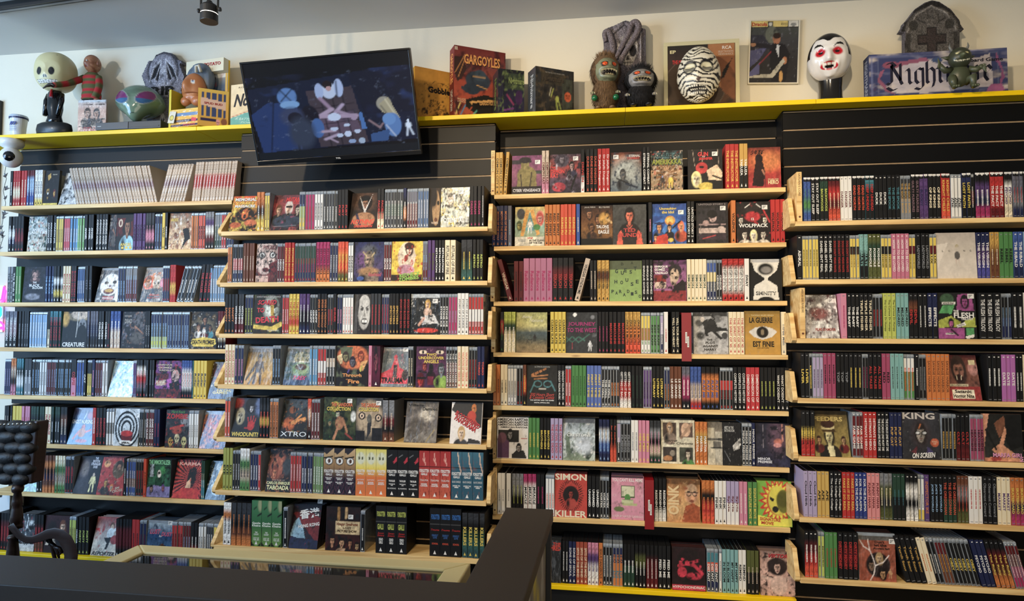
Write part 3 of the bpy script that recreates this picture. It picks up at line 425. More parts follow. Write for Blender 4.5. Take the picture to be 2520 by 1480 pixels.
black eye on mustard with capitals|g 9c7820 b08424 c89428 c89428;b 0 0 100 6 8c6c20;T - 50 10 64 3 e8d8a0 THOMAS_SELIM_MEHDI;T ! 46 21 66 13 201c18 LA_GUERRE;p d8d4cc 10,48 30,38 54,35 78,40 92,48 76,60 50,66 26,60;n 8c8880 .3 14 .66;e 50 49 17 13 201c18;e 50 49 5 7 8c7c60;T ! 52 76 60 13 201c18 EST_FINIE;T - 50 85 34 3 201c18 UNE_HISTOIRE
neon hands holding a game controller|g 282826 282826;T - 50 4 50 4 b8b8b0 ULTIMATE_EDITION;p b8743c 14,22 62,6 64,10 16,30;l 24 20 28 26 3 k;l 38 15 42 21 3 k;l 50 11 54 17 3 k;b 18 28 68 36 2c2824;l 18 28 68 24 3 c88448;l 24 34 66 32 3 b87840;e 36 46 14 9 4c8488;e 68 46 14 9 4c8488;e 36 46 11 6 282826;e 68 46 11 6 282826;l 26 42 12 66 4 4c8488;l 78 40 92 62 4 4c8488;l 40 58 62 58 3 e0d8c8;T / 50 72 80 8 c84840 200_Hours_Short;T / 50 79 82 8 c84840 &_Console_Comix;T ! 50 86 78 3 w THE_HISTORY_AND_THE_GAMES;T ! 50 92 50 3 w DIGITAL_OPTICAL_DISC
white collage with repeated headline|g e8e4e0 e8e4e0;T ! 50 5 98 7 k AMERICAN_RAPSTAR;T ! 50 12 98 6 k AMERICAN_RAPSTAR;T ! 50 18 98 5 k AMERICAN_RAPSTAR;T ! 54 24 88 4 k AMERICAN_RAPSTAR;b 4 30 70 60 242424;F 42 42 12 888484 k -;n k .4 9 .64;p 5c3858 2,52 20,44 40,60 42,100 0,100;e 16 50 14 13 6c4454;p 282828 48,90 62,80 86,80 96,100 48,100;F 70 74 10 b0a8a0 k -;b 40 60 44 100 e8e4e0;b 76 50 96 51 r
cactus leaves with pale title|g 687078 c0ccd0 c8d0cc a0aca0;n 5c6c60 .8 9 .55;n 34443c .7 13 .6;p 6c7c68 20,30 26,90 12,96 8,40;p 7c8c74 0,96 40,80 90,92 70,100 0,100;p 3c4c40 60,90 100,60 100,74 80,98;e 66 62 26 20 ccd4dc .8;n w .5 7 .6;b 0 0 100 10 585c64;T !* 50 39 76 7 e8ece8 CRESTONE
four rounded photographs and handwriting|g d0c8ac d8d0b4;b 6 6 46 40 4c3c34;b 54 6 94 40 5c4840;b 6 62 46 96 3c3430;b 54 62 94 96 44483c;F 26 18 11 d8b898 a88058 8c7868;e 74 22 14 16 d0a888;l 60 40 90 10 8 b08c70;e 20 88 14 6 b07848;l 34 66 36 94 4 181818;e 34 76 8 7 8c8070;F 80 78 11 d8c8b0 2c2420 g;n 2c2420 .3 8 .66;T / 28 48 40 8 4c4438 Jane;T / 62 54 66 7 4c4438 by_Charlotte
torn paper collage with black lettering|g 6c6458 a89c88 b0a690;b 0 14 48 100 c8bca0;b 52 22 100 96 b8b09c;n 6c6458 .3 8 .62;T ! 20 40 16 60 k STROKES -90;T ! 76 60 12 40 k SPROUT -90;b 40 44 90 60 6c6860
torn black photo of running dogs|g 1c1c1e 1c1c1e;T ! 36 12 50 7 b8b8b4 MEET_IN_THE;T ! 38 19 54 6 b8b8b4 BATHROOM;p b8b4ac 54,54 98,34 92,60 60,66;n 1c1c1e .5 9 .55;l 98 50 70 60 5 d8d4cc;n b8b4ac .6 16 .72;l 10 66 40 90 2 q
blurred face with pink lips on navy|g 282838 2c2c3c 30304c;e 66 30 26 40 5c4458 .9;l 22 4 22 56 2 8c8490;l 78 2 80 40 4 c8887c;n 1c1c2c .7 8 .5;e 66 42 12 7 b86c60 .4;e 64 50 12 5 c88888;n d0c0c8 .5 16 .74;T ! 24 82 38 6 d8dce8 MINOR;T ! 26 89 42 6 d8dce8 PREMISE
red sleeve with black circle portrait|g c84034 cc4438;T ! 50 7 98 15 e8d8b8 SIMON;Z 50 49 26 42 41 241818;Z 50 49 25 34 33 c84034;e 50 49 25 22 241c1c;F 50 46 10 b84438 1c1414 b84438;T ! 50 92 98 15 e8d8b8 KILLER
pink sleeve with green frog computer|g d8889c e098ac d88ca4;n e8b0bc .4 7 .62;b 0 0 100 5 4c3040;T ! 50 9 94 8 ecdcdc YOU_CAN'T_KILL_MEME;b 30 22 72 50 4c5c38;b 33 24 69 47 d8d8b0;n 3c4c34 .4 9 .62;e 50 50 9 9 4c8c3c;b 32 54 68 62 c8cc98;b 34 62 80 68 b8bc80;l 36 54 66 54 1 G;e 24 76 16 6 6c7848;n 4c5c30 .4 14 .66;T - 50 92 94 5 ecdcdc A_FILM_BY_HAYLEY_GARRIGUS
orange portrait of man in glasses|g 6c4824 c88c50 d8a868 c88c50;b 0 0 100 12 6c4824;T ! 20 48 90 26 e8c890 OINK 90;e 74 34 20 22 c89068;e 74 24 17 14 c8a078;e 66 33 8 6 2c1c18;e 84 33 7 6 2c1c18;e 66 33 6 4 d0a080;e 84 33 5 4 d0a080;l 56 30 94 30 2 2c1c18;e 76 50 8 3 8c4c34;p a85028 44,100 56,62 78,54 100,64 100,100;n 8c4424 .5 8 .62;n e0b078 .4 10 .66
yellow wrestling mask on red starburst|g 78b430 78b430;Z 58 44 38 56 20 d03028;Z 58 44 30 44 20 e8dc28;e 58 44 31 31 c02c24;e 60 42 28 32 d8cc30;e 76 44 20 26 6c6c24;p 202020 36,34 50,40 46,46 38,42;l 30 12 60 6 1 k;e 52 62 9 7 202020;e 74 40 18 18 54541c .3;n 3c3c18 .3 10 .66;p e8e030 0,76 60,84 100,80 100,100 0,100;T ! 36 85 60 7 c03028 SIGNATURE -3;T ! 28 93 36 7 c03028 MOVE -3
dark grey sleeve with red capitals|g 2c2e30 242628;T ! 66 8 60 6 d84030 THE;T ! 50 18 90 13 d84030 SHRED;n 54585c .7 8 .56;e 40 54 22 14 4c5054 .6;n k .6 10 .55;n q .6 14 .68
red hand over a face on black|g 281418 241418;e 52 46 40 42 1c1414;l 20 44 80 30 7 d03048;l 24 36 84 44 7 d03048;l 30 28 88 52 6 d03048;n 241418 .7 9 .52;e 30 58 14 12 d03048;e 66 66 22 8 d03048 .4;n 241418 .8 12 .54;l 64 40 90 60 8 d03048;b 0 86 100 100 c83048;T ! 50 92 96 6 e8d8d4 HYPOCHONDRIAC
ink drawing of reclining woman on pink|g 8c7068 d8ac9c d8ac9c c89c8c;n 2c2020 .8 10 .55;T !/* 60 10 70 9 b82c38 VIKTORIA;e 50 34 30 20 2c2020 .2;F 50 36 15 d8b0a0 2c2020 -;e 54 76 24 22 dcb8a8;l 36 64 6 58 7 dcb8a8;l 68 64 96 54 7 dcb8a8;n 2c2020 .6 15 .64
white cover with small blurred figure|g b8aca0 ccc0b0 dcd0c0 dcd0c0;p e4d8c8 0,26 30,22 10,60 0,80;e 52 30 4 5 b0a078;e 53 40 6 10 c8bcac .8;e 52 50 7 9 5c5854 .2;l 49 58 50 72 1.5 c8a898;l 56 58 57 72 1.5 c8a898;T - 16 40 4 4 3c3834 L;T - 32 40 4 4 3c3834 O;T - 70 40 4 4 3c3834 N;T - 86 40 4 4 3c3834 G
clear wrapped sleeve with red sketch|g 8c8884 a8a09c c0bab4;n 583838 .6 7 .56;n w 1 6 .55;e 46 44 30 14 8c5450 .6;n 3c3434 .7 12 .6;T / 40 64 40 6 w COFFRET;T ! 60 80 60 7 a84440 FILMS_D'AMOUR;n w 1 16 .66
four colour comic panels|g 1c1c1c 1c1c1c;e 26 14 18 12 3c5c40;b 12 20 48 26 e8e4dc;T ! 30 23 30 4 k ADULTS_ONLY;p a04c88 54,4 90,2 96,40 50,38;F 72 20 13 a04c88 1c1c1c -;p 4c9c58 14,28 46,26 36,46 4,44;p a8b034 2,60 34,50 60,64 56,74 2,76;p a8b034 70,60 96,54 98,74 60,74;F 34 66 9 c05c98 1c1c1c -;T ! 48 40 14 5 w THE;T ! 68 49 52 12 w FLESH;T ! 76 57 32 5 w TRILOGY;p e8e4dc 48,70 70,64 72,70 50,76;T ! 60 70 16 3 k TOUCH 14;b 0 77 68 100 a04c88;b 72 77 92 92 4c9c58;b 18 86 46 91 e8e4dc;T ! 32 88 24 3 k DYNAMITE;l 34 80 50 92 4 2c1c28;p e8e4dc 70,94 92,90 92,96 72,100
snarling face over red label|g 5c2c2c 8c5848 6c4440;b 0 0 100 6 4c1c20;F 40 34 28 a06c5c 3c2c28 -;e 38 52 14 9 2c1818;l 30 46 32 54 2 e8d8b8;l 46 46 44 54 2 e8d8b8;e 86 30 16 16 b88078;n 3c2424 .5 8 .58;b 74 12 94 22 d8c898;b 0 70 100 100 9c3434;b 6 64 64 70 e0d0a8;T - 34 67 50 3 k ONLY_WITHOUT_SAUCE;b 10 76 78 96 e8dcc0;T ! 44 80 52 7 281818 Satanic;T ! 44 90 64 8 281818 Horror_Nite
sepia boy in a cap|g 4c3c18 8c7838 94803c;b 0 0 100 8 3c3018;T !- 44 18 84 10 c8b060 FEEDERS;F 44 56 18 d0c488 241c10 201a14;e 42 36 19 13 c8b880;e 42 29 20 9 3c2018;p 4c3818 24,42 62,40 66,47 26,47;p d8cc98 36,78 54,76 58,98 42,100;F 14 64 8 b88c60 3c2018 5c1c18;F 84 64 8 b89060 3c2018 6c1c1c;n 2c2410 .3 8 .66
bespectacled man wearing film strips|g 34343a 2c2c30;T ! 46 8 86 14 c8c0b8 KING;e 50 46 26 30 3c3438 .5;F 50 46 20 a09488 2c2424 -;e 42 44 7 5 181818;e 42 44 5 3 c8c8c8;e 60 44 7 5 181818;e 60 44 5 3 c8c8c8;l 46 34 50 26 3 c87038;n w .6 18 .76;p 6c3038 24,84 40,72 36,90;p 443c68 66,72 84,84 64,86;e 86 64 11 9 c05c38;T - 86 64 14 8 e8d0b0 KING|OF;T !/ 56 91 62 11 w ON_SCREEN 4
peach armed woman in a dark car|g 1c1c1a 242422 2c2c28;p d09070 0,0 16,0 4,50 0,70;p 7c4c34 28,20 54,4 64,30 40,50;n 2c1c14 .3 9 .62;p 141414 56,4 100,0 100,66 70,76 56,56;p d8946c 18,76 40,62 56,26 60,36 50,66 74,80 100,100 60,100;l 6 34 30 74 5 181818;p c8805c 0,92 60,88 60,100 0,100;T !* 60 86 78 9 e898c0 MARFA_GIRL;T ! 94 95 12 7 e898c0 2;p a84038 14,92 40,88 44,96 20,100
torn brown sleeve with round photograph|g 9c5038 a05038;b 0 0 100 9 5c5854;T ! 58 13 26 6 2c1c18 Don't;T ! 60 20 34 6 2c1c18 let_the;T ! 62 28 44 6 2c1c18 Angels_fall;e 52 64 33 28 281c1c;F 56 50 12 c8a880 a88858 -;F 34 66 13 8c6c54 1c1414 -;F 64 84 12 c89868 1c1414 -;S 84 92 20 c89868 c89868;l 4 10 14 24 2.5 e8d8d0;l 14 24 30 32 2.5 e8d8d0;l 26 8 30 28 2.5 e8d8d0;l 30 30 40 52 2.5 e8d8d0;l 40 52 44 66 2.5 e8d8d0;l 44 66 66 58 2.5 e8d8d0;l 66 58 82 42 2.5 e8d8d0;l 44 66 40 84 2.5 e8d8d0;l 40 84 30 98 2.5 e8d8d0
'''.strip().split('\n')]
COV = [(l.split('|', 1)[0], l.split('|', 1)[1]) for l in COV]
# ---------------------------------------------------------------- room shell
XB = [-2.943, -1.7165, -0.5065, 0.7072, 1.93]           # bay limits along the wall
FY = [0.0, -0.105, 0.0, -0.105]                        # front edge of the shelves of each bay
BY = [0.16, 0.05, 0.16, 0.05]                          # face of the slatwall of each bay
SZ = [[2.0924,1.8683,1.6225,1.4059,1.1777,0.9505,0.7209], [1.9311,1.704,1.4783,1.2556,1.0247,0.7952,0.5596],
      [2.0858,1.8601,1.6216,1.4028,1.1763,0.9514,0.7142], [1.9284,1.7004,1.4716,1.2404,1.0173,0.7866,0.5568]]
LEDGE = 0.4405; ZT = 2.437; WY = 0.185; CEZ = 2.93
k1 = np.array([1., 1, 1])
struct('floor', mb1('box', -6.5, -6.5, -0.1, 4.5, 0.4, 0, k1), MFLOOR)
struct('ceiling', mb1('box', -6.5, -6.5, CEZ, 4.5, 0.4, CEZ+0.1, k1), MCEIL)
struct('wall_back', mb1('box', -6.5, WY, 0, 4.5, WY+0.12, CEZ, k1), MWALL)
struct('wall_right', mb1('box', 4.4, -6.5, 0, 4.5, WY, CEZ, k1), MWALL)
m = MB(); m.box(-6.5, -6.5, 0, -6.4, -4.2, CEZ, k1); m.box(-6.5, -1.2, 0, -6.4, WY, CEZ, k1); m.box(-6.5, -4.2, 0, -6.4, -1.2, 0.8, k1); m.box(-6.5, -4.2, 2.6, -6.4, -1.2, CEZ, k1)
struct('wall_left', m, MWALL)
struct('wall_rear', mb1('box', -6.5, -6.6, 0, 4.5, -6.5, CEZ, k1), MWALL)
# slatwall
BAYN = ['far left', 'under the television', 'third', 'far right']
for b in range(4):
    x0, x1, yb = XB[b]+(0.0 if b else -0.06), XB[b+1], BY[b]
    if b == 3: x1 = 2.2
    ztop = ZT-0.02
    t = thing('slatwall_panel', ['black slatwall behind the shelves of the far left bay', 'black slatwall behind the shelves under the television', 'black slatwall recessed behind the third bay of shelves', 'black slatwall behind the shelves of the far right bay'][b], 'slatwall', (x0, yb, 0), group='black slatwall panels')
    W_ = x1-x0
    part('backing', mb1('box', 0, 0.016, 0.3, W_, WY-yb-0.001, ztop, k1), MBLACK, t)
    m = MB(); 
    zs = [2.3352-0.0762*i for i in range(-1, 27)]
    gm = MB()
    sm = mb1('box', 0, 0, 0, W_, 0.014, 0.0762-0.0075, k1).mesh('slat', [MSLAT])
    gmm = mb1('box', 0.004, 0.0012, 0.0004, W_-0.004, 0.0155, 0.0056, k1).mesh('groove_lip', [MGROOVE])
    for z in zs:
        if z+0.0762 > ztop:
            part('slat', mb1('box', 0, 0, z+0.003, W_, 0.014, ztop-0.001, k1), MSLAT, t); 
            link('groove_lip', gmm, t, (0, 0, z-0.0045)); continue
        link('slat', sm, t, (0, 0, z+0.003)); 
        if b == 0 and z > 2.3 or b or z < 2.3: link('groove_lip', gmm, t, (0, 0, z-0.0045))
# black side cheek where a bay steps forward
# long yellow top shelf in its lengths
xs = [-3.16, -1.9, 0.06, 0.82, 2.35]
yl = ['yellow top shelf length above the far left bay', 'yellow top shelf length running behind the television', 'yellow top shelf length under the mummy mask', 'yellow top shelf length at the far right under the long game box']
for i in range(4):
    m = MB(); m.box(xs[i]+0.0006, -0.022, ZT-0.019, xs[i+1]-0.0006, WY-0.002, ZT, k1, ch=0.0)
    tag(part('display_ledge', m, MYEL, None, bevel=0.0015), yl[i], 'ledge', 'yellow top shelf')
for b, x0, x1, nm in ((0, -3.1, -1.72, 'yellow bottom ledge under the far left bay'), (2, -0.52, 0.72, 'yellow bottom ledge under the third bay'), (3, 0.725, 2.2, 'yellow bottom ledge under the far right bay')):
    t = thing('base_ledge', nm, 'ledge', (0, 0, 0))
    z = LEDGE if b < 3 else 0.31
    part('ledge_top', mb1('box', x0, -0.012-(0.1 if b == 3 else 0), z-0.018, x1, BY[b]-0.003, z, k1), MYEL, t, bevel=0.002)
    part('plinth', mb1('box', x0+0.01, 0.01-(0.1 if b == 3 else 0), 0, x1-0.01, BY[b]-0.003, z-0.0185, k1), MBLACK, t)
ORD = ['top', 'second', 'third', 'fourth', 'fifth', 'sixth', 'seventh', 'bottom']
BAYW = ['far left bay', 'television bay', 'third bay', 'far right bay']
def shelf_board(b, i):
    z, yf, yb = SZ[b][i], FY[b], BY[b]; x0, x1 = XB[b]+0.004, XB[b+1]-0.004
    if b == 0: x1 = XB[1]-0.012
    if b == 3: x1 = 1.96
    t = thing('wall_shelf', 'pale pine shelf, %s one of the %s' % (ORD[i], BAYW[b]), 'shelf', (x0, yf, z), group='pine wall shelves')
    part('board', mb1('box', 0, 0, -0.019, x1-x0, yb-yf-0.002, 0, k1), MWOOD, t, bevel=0.0012)
    if b in (1, 3):
        pts = [(0.018, -0.019), (yb-yf-0.002, -0.019), (yb-yf-0.002, 0.100), (0.022, 0.100), (0.002, 0.006), (0.002, -0.008)]
        for xx in ((-0.018, x1-x0+0.0005) if b == 1 else (-0.018,)):
            pts[3] = ((0.022 if xx > 0 else (0.085 if b == 1 else 0.045)), 0.100); m = MB(); V = [(xx, p[0], p[1]) for p in pts]+[(xx+0.0175, p[0], p[1]) for p in pts]; n = len(pts)
            m.add(V, [tuple(range(n-1, -1, -1)), tuple(range(n, 2*n))]+[(j, (j+1) % n, (j+1) % n+n, j+n) for j in range(n)], k1)
            part('end_bracket', m, MWOOD, t, bevel=0.0012)
for b in range(4):
    for i in range(7): shelf_board(b, i)
# ---------------------------------------------------------------- rows of cases: x0-x1 in crop pixels of the row | count | form | colour bands | lettering colour | words | @lean
# form: s card sleeve, j clear plastic case, B thick boxed set, F / L cover shown to the front (L leans back), P pine divider, D red divider
ROWS = {}
def row(b, i, ox, sc, spec): ROWS[(b, i)] = (ox, sc, spec)
row(0,0,0,4.2,"98-125 1 s k w;126-205 3 s rrcr c;206-265 2 s r c;268-348 3 s assbb w;352-435 3 s wwwwy k;438-590 F 1;600-786 L 2;790-1625 28 s eehee w @-15;1640-1905 9 s eehee w @14;1975-2410 14 s eerree w @6")
row(0,1,0,4.2,"80-142 2 s kkwnk w;144-238 3 s kkak r;275-475 F 3;478-568 3 s k w AMAZON_JAIL;570-645 3 j y u;647-715 3 j D8505c w;718-790 3 j 5c98c8 w;792-860 3 j 7cb868 w;862-895 1 s k w ANGEL;900-960 2 s k w ANGEL;985-1108 4 s k w AVENGING_ANGEL;1112-1188 F 10;1190-1368 F 4;1370-1495 4 s v k TURNPIKE;1497-1590 3 s dkpk p;1592-1665 3 j n s;1667-1698 1 s y k WILD;1700-1730 1 s k w;1735-1968 F 5;1970-2040 3 j o k;2042-2112 3 j O k MURDER;2114-2205 3 s qvwak w;2208-2282 3 j qGG w;2284-2332 2 j r w;2334-2410 3 j n w")
row(0,2,0,4.2,"65-120 2 s q k The_Birds_II;122-150 1 s k w The_Birds_II;152-212 2 s g c;225-460 F 6;462-545 3 s n s THE_BLACK;547-640 3 s kkwkyk w;642-720 3 s c r Blood_Rage;722-782 2 s k r BLOOD_DELIRIUM;785-870 4 j 3c5c8c w;874-940 2 s k B CITY;975-1210 L 7;1212-1286 3 j n s;1288-1405 5 j qaa s;1440-1672 L 8;1674-1746 3 j nan r;1748-1812 2 s rryr r;1818-1990 5 j k w @14;2052-2165 3 s k r THE_CALLER @5;2168-2318 6 j 6c94bc w")
row(0,3,0,4.2,"42-162 3 s Bhk w TERRORVISION;180-292 4 s k q;296-478 7 j s w;480-505 1 s kc k;507-622 4 s tkkk r DARK_HARVEST;630-890 F 9;894-1006 4 s Bnk q;1008-1100 3 s k w CHILDREN;1102-1130 1 s k r;1132-1235 3 s bbee w;1245-1492 F 10;1494-1548 2 s k q DEAD;1552-1720 6 j nkl s;1722-1950 8 j n s;1955-2238 F 11;2242-2330 3 s aack w")
row(0,4,0,4.2,"32-102 3 j n V;105-158 2 s oekp k;160-236 3 s tkwt w;238-318 2 s dq w;322-396 3 j k s;398-468 3 j w q;470-560 4 j a s;562-722 7 j k s;726-780 1 s kp r CORPSE;783-855 3 j b s;857-884 1 s k w CAT;888-938 2 j kyy k;942-972 1 s n p;976-1045 3 j a s;1047-1100 2 j w k;1110-1360 L 12;1362-1400 2 j v s;1404-1500 3 s kwrBk r;1502-1585 3 s k q;1590-1865 F 13;1868-1978 4 s bwwk r;1980-1992 1 s t w;1995-2130 4 s y n Roller;2145-2400 L 14")
row(0,5,0,4.2,"35-112 3 s k e;114-212 3 s y k LIPS;214-300 3 s p r;302-450 5 s Gkjk l;452-516 2 s c r FRAT_HOUSE;520-612 3 s Gkkk w;614-686 2 s kukn e;688-945 L 15;946-980 1 s r w;984-1086 3 s k r FORGOTTEN;1090-1166 3 j wkw w;1168-1422 F 16;1426-1500 3 j k w;1502-1580 3 j a w GAME_NURSE;1584-1646 2 s n r;1700-1943 F 17;1945-2045 4 j w k;2055-2320 L 18")
row(0,6,0,4.2,"240-372 L 19;374-430 2 s Gqkk w;432-556 4 s uoknuo o;560-660 4 s cgeg k;663-746 3 j kakk r;748-988 L 20;990-1264 L 21;1270-1296 1 s k w;1298-1396 4 j bbub w;1398-1472 3 j kakk r;1474-1506 1 s O u JUNGLE;1510-1750 F 22;1770-2066 L 23;2070-2110 2 s Gt c;2116-2320 L 24")
row(0,7,0,4.2,"-40-88 4 s kaak r;172-345 F 25;347-440 3 s kau r;444-700 F 26;703-776 3 j l u;778-800 1 s k w HORROR;802-908 3 s k l FORTY;930-1186 L 27;1190-1350 5 s kaak a;1352-1430 2 s r k;1432-1502 2 j n a;1506-1765 F 28;1767-1880 4 j r k;1882-1960 3 j a s;1962-2036 2 s kkr w;2040-2120 3 j wwq k;2122-2194 3 j d w;2196-2295 3 j y k")
row(1,0,530,3.626,"112-362 L 29;366-432 2 s oky w;434-480 2 j y k;482-738 L 30;742-795 2 j nly s;797-880 3 j m r;882-958 3 j w k;960-1085 5 j d w;1088-1182 3 s k r FURY;1186-1436 L 31;1440-1502 2 s kkc r FACELESS;1506-1672 6 j dGd w;1674-1702 1 s nkok w;1704-1802 4 j Baa w;1804-1902 4 j 4c6890 w;1905-2005 F 32;2008-2264 F 33;2268-2368 3 s k m DREAM;2370-2398 1 s k w")
row(1,1,530,3.626,"104-145 2 j o k;148-240 4 j krn w;244-345 4 s u e;356-545 F 34;547-612 3 j a w NEON;614-700 3 s r y PSYCHOS_IN_LOVE;703-892 8 j Gn r;894-1016 4 s mmo k PSYCHO_GIRLS;1018-1088 3 j n w;1090-1180 3 s OoOj y;1182-1228 2 j w k RUNNING;1234-1494 F 35;1497-1566 3 j a w GUTS;1568-1845 F 36;1848-1892 2 j Ba s;1894-1956 2 s v j Redline;1958-2042 3 s k w RETALIATION;2046-2140 2 s c k RITUALS_OF_FIRE;2190-2292 2 s dkG2c5c54 y;2294-2388 3 s k l RETRO")
row(1,2,530,3.626,"78-166 3 s k o SANITY;168-252 3 s dda w WITCHING;255-328 3 j nkk l;334-588 F 37;590-652 3 j r w;654-742 3 s yyyOy r THE_SEVENTH;744-835 3 s vvkkn w;838-905 3 j k w GRIFF;907-994 3 s k o SPIDER_&_WEREWOLF;998-1046 2 j kak r;1048-1078 1 s k r SHRIEK;1080-1126 2 j n p;1128-1228 4 j w r;1234-1380 F 38;1384-1474 3 s d r;1477-1546 3 j n r;1548-1636 3 s k Y SPECTERS;1638-1735 3 s k r SPOOKY_BLOOD_BATH;1738-1998 F 39;2000-2076 3 j k w STONE_ICE;2078-2156 3 j m s;2158-2256 3 s w k STORY_OF_A_JUNKIE;2258-2390 5 j rwr w")
row(1,3,530,3.626,"80-165 3 s c r SUGAR_COOKIES;168-242 3 j n p;250-498 L 40;502-576 3 j k s;600-834 L 41;836-906 3 j 5c9cc8 w;908-982 3 j rwr w;984-1064 3 j kekk w;1074-1358 F 42;1362-1392 1 s p m;1395-1468 1 B 1;1470-1712 L 43;1714-1762 2 j k c;1786-2056 F 44;2058-2156 4 j kau w THE_UNDERTAKER;2158-2256 3 s c O VACATION_OF_TERROR;2258-2335 3 j k r;2337-2400 2 s n O TORSO")
row(1,4,530,3.626,"80-126 2 j O w;132-385 L 45;388-474 3 s kdkykk O;478-556 3 j o k WEREWOLF_WOMAN;568-812 L 46;816-850 1 s Ofuk w;852-926 3 j a w;958-1246 F 47;1248-1486 F 48;1490-1592 2 s qqaku e;1680-1968 L 50;2088-2368 L 51")
row(1,5,530,3.626,"60-146 3 s 9ca03c k EYE;148-212 3 j k w;214-300 3 s wgeg k;303-374 3 j n w;376-402 1 j r w;440-660 L 49;662-762 4 j r w;764-862 4 j n w;864-960 4 j 6c9050 w;962-1246 3 B 2;1248-1524 3 B 3;1526-1812 3 B 4;1814-2098 3 B 5;2102-2390 3 B 6")
row(1,6,530,3.626,"64-136 2 s wowww k;138-316 4 s ddkuo o;318-588 3 B 7;600-640 1 j k w;650-905 L 52;978-1285 F 53;1290-1330 1 j k w;1428-1706 3 B 8;1910-2192 3 B 9;2198-2400 4 s dkG2c5c542c5054 y KILLERS")
row(2,0,1195,3.338,"45-76 1 P VISUAL_VENGEANCE;80-142 2 s Y k DEMON_CITY_II;144-172 1 s Y k DEMON_CITY_II @4;214-460 F 54;462-520 2 s eep a DEMON_RAT;524-780 F 55;782-814 1 s kkw r DRIVE_IN;824-918 3 s k O DUNE_KNIGHTS;920-1022 3 s r w Dr_Jekylls_Dungeon;1026-1282 F 56;1290-1352 2 s k w ETERNAL_COMBAT;1358-1622 F 57;1664-1950 F 58;1972-2084 3 s r y THE_INSTRUCTOR;2086-2155 2 s Yk w YAKUZA;2160-2430 F 59")
row(2,1,1195,3.338,"52-180 4 s n o MOON_OF_THE_WOLF;182-214 1 s B s;240-484 F 60;486-612 4 s o k RED_SPIRIT;614-740 4 s O y KUNG_FU;744-776 1 s b c;784-1044 F 61;1046-1322 F 62;1338-1370 1 s k p;1372-1652 F 63;1654-1716 2 s k w UNTOLD_STORY_2;1734-1996 F 64;2018-2056 1 s o k VIOLENCE;2064-2344 F 65;2346-2462 3 s r k WOLFPACK")
row(2,2,1195,3.338,"40-98 1 P THE_FILM_DESK;188-230 1 s a e VINEGAR @-16;232-308 2 s a k;310-548 5 s b8708c m Radiance;550-722 4 s kakk r TOUCH;726-770 1 s e k VINEGAR_SYNDROME @15;856-914 2 s k e;918-1016 3 s YuYY k;1018-1284 F 66;1286-1376 3 s k w ENRIQUE_GOMEZ;1380-1652 F 67;1656-1816 5 s c G SIMON;1818-1896 3 j bykn w;1898-1944 2 j k w CENSOR;1948-2126 4 s rwwwr k THE_SCARY_OF_SIXTY-FIRST;2128-2168 1 s w k SWAY;2174-2440 F 68")
row(2,3,1195,3.338,"46-112 1 P MEMORY;118-148 1 s krkk g;150-246 3 s lGcc w;250-504 F 69;532-658 4 s y k CLEAN_SLATE;660-920 F 70;924-1012 3 s k m;1014-1146 4 s k r MASCULINE;1148-1274 4 s YoO k ONCE_A_MOTH;1276-1354 3 j yow g;1356-1432 3 j g k RIFF_RAFF;1436-1462 1 j Vn w;1466-1500 1 s w r;1530-1594 2 s k c WILL_YOUR_HEART;1608-1688 1 D REVIVAL_HOUSE;1690-1708 1 j k v;1712-1996 F 71;2000-2130 4 s c r THE_SPIRIT_OF_'45;2134-2426 F 72;2432-2472 1 s c q Three_Men")
row(2,4,1195,3.2516,"60-116 2 s o u;118-174 2 s c k;176-246 3 j w k;248-296 2 j k r;298-326 1 s uOk y;328-574 F 73;576-634 2 s k w DEADGUY_KILLING_MUSIC;636-684 2 j r w;686-806 4 s g k;808-926 4 s 5c74b8 y FIRST_TIME;928-1000 3 j k w THE_HALL;1002-1072 3 j k o GOOSE;1074-1166 3 s kdrrw w GETTING_IT_BACK;1168-1258 3 s k G;1260-1332 3 j v k;1334-1426 3 s k y LITERARY;1430-1476 2 j nk o;1478-1570 3 s u w LE_GRAND;1574-1636 2 s Bmmk w;1640-1728 3 s bbeer b;1730-1870 4 s koook b PLAY_ME;1876-1982 4 j krkk r;1986-2084 3 s k w COMPLETE_HISTORY;2086-2196 3 s C83038 w DIMENSION_OF;2198-2326 4 s k l;2330-2430 3 s k w WHAT_DOESN'T")
row(2,5,1195,3.2516,"58-84 1 P UTOPIA;90-340 F 74;342-432 3 s g y;434-518 3 s k y BROTHERS;520-614 3 s V r THE_CIVIL_DEAD;618-876 F 75;906-994 3 s nwbn s;996-1048 2 s kkO O for_madmen_only;1050-1080 1 j Vk w;1082-1160 3 j k q FILMING;1164-1222 2 s w q;1224-1312 3 s p y HER_MEN;1314-1402 3 s dqkeG p;1406-1676 F 76;1680-1776 3 s oYoo w MARTHA;1780-1898 F 77;1900-2048 F 78;2056-2132 3 j k w MINOR_PREMISE;2134-2162 1 s n w MINOR_PREMISE;2166-2440 F 79")
row(2,6,1195,3.2516,"60-90 1 P CINEMA_GUILD;94-154 2 s w q;166-202 1 s w q;212-302 3 s qqkk l;304-404 3 s mwww k MIRACLE;406-472 2 s k m;478-552 3 j w O;553-812 F 80;816-912 3 s k w UNARMED;914-990 3 j k w VORTEX;1006-1268 F 81;1272-1346 1 D POINT;1352-1446 3 s kkkw w RESIDENTS;1452-1720 F 82;1734-1832 3 s okrO o;1834-1928 3 s w k PINK;1930-2030 3 s Vw a Sylvie;2032-2098 2 s p w;2102-2176 2 s g y SIGNATURE_MOVE;2180-2456 F 83")
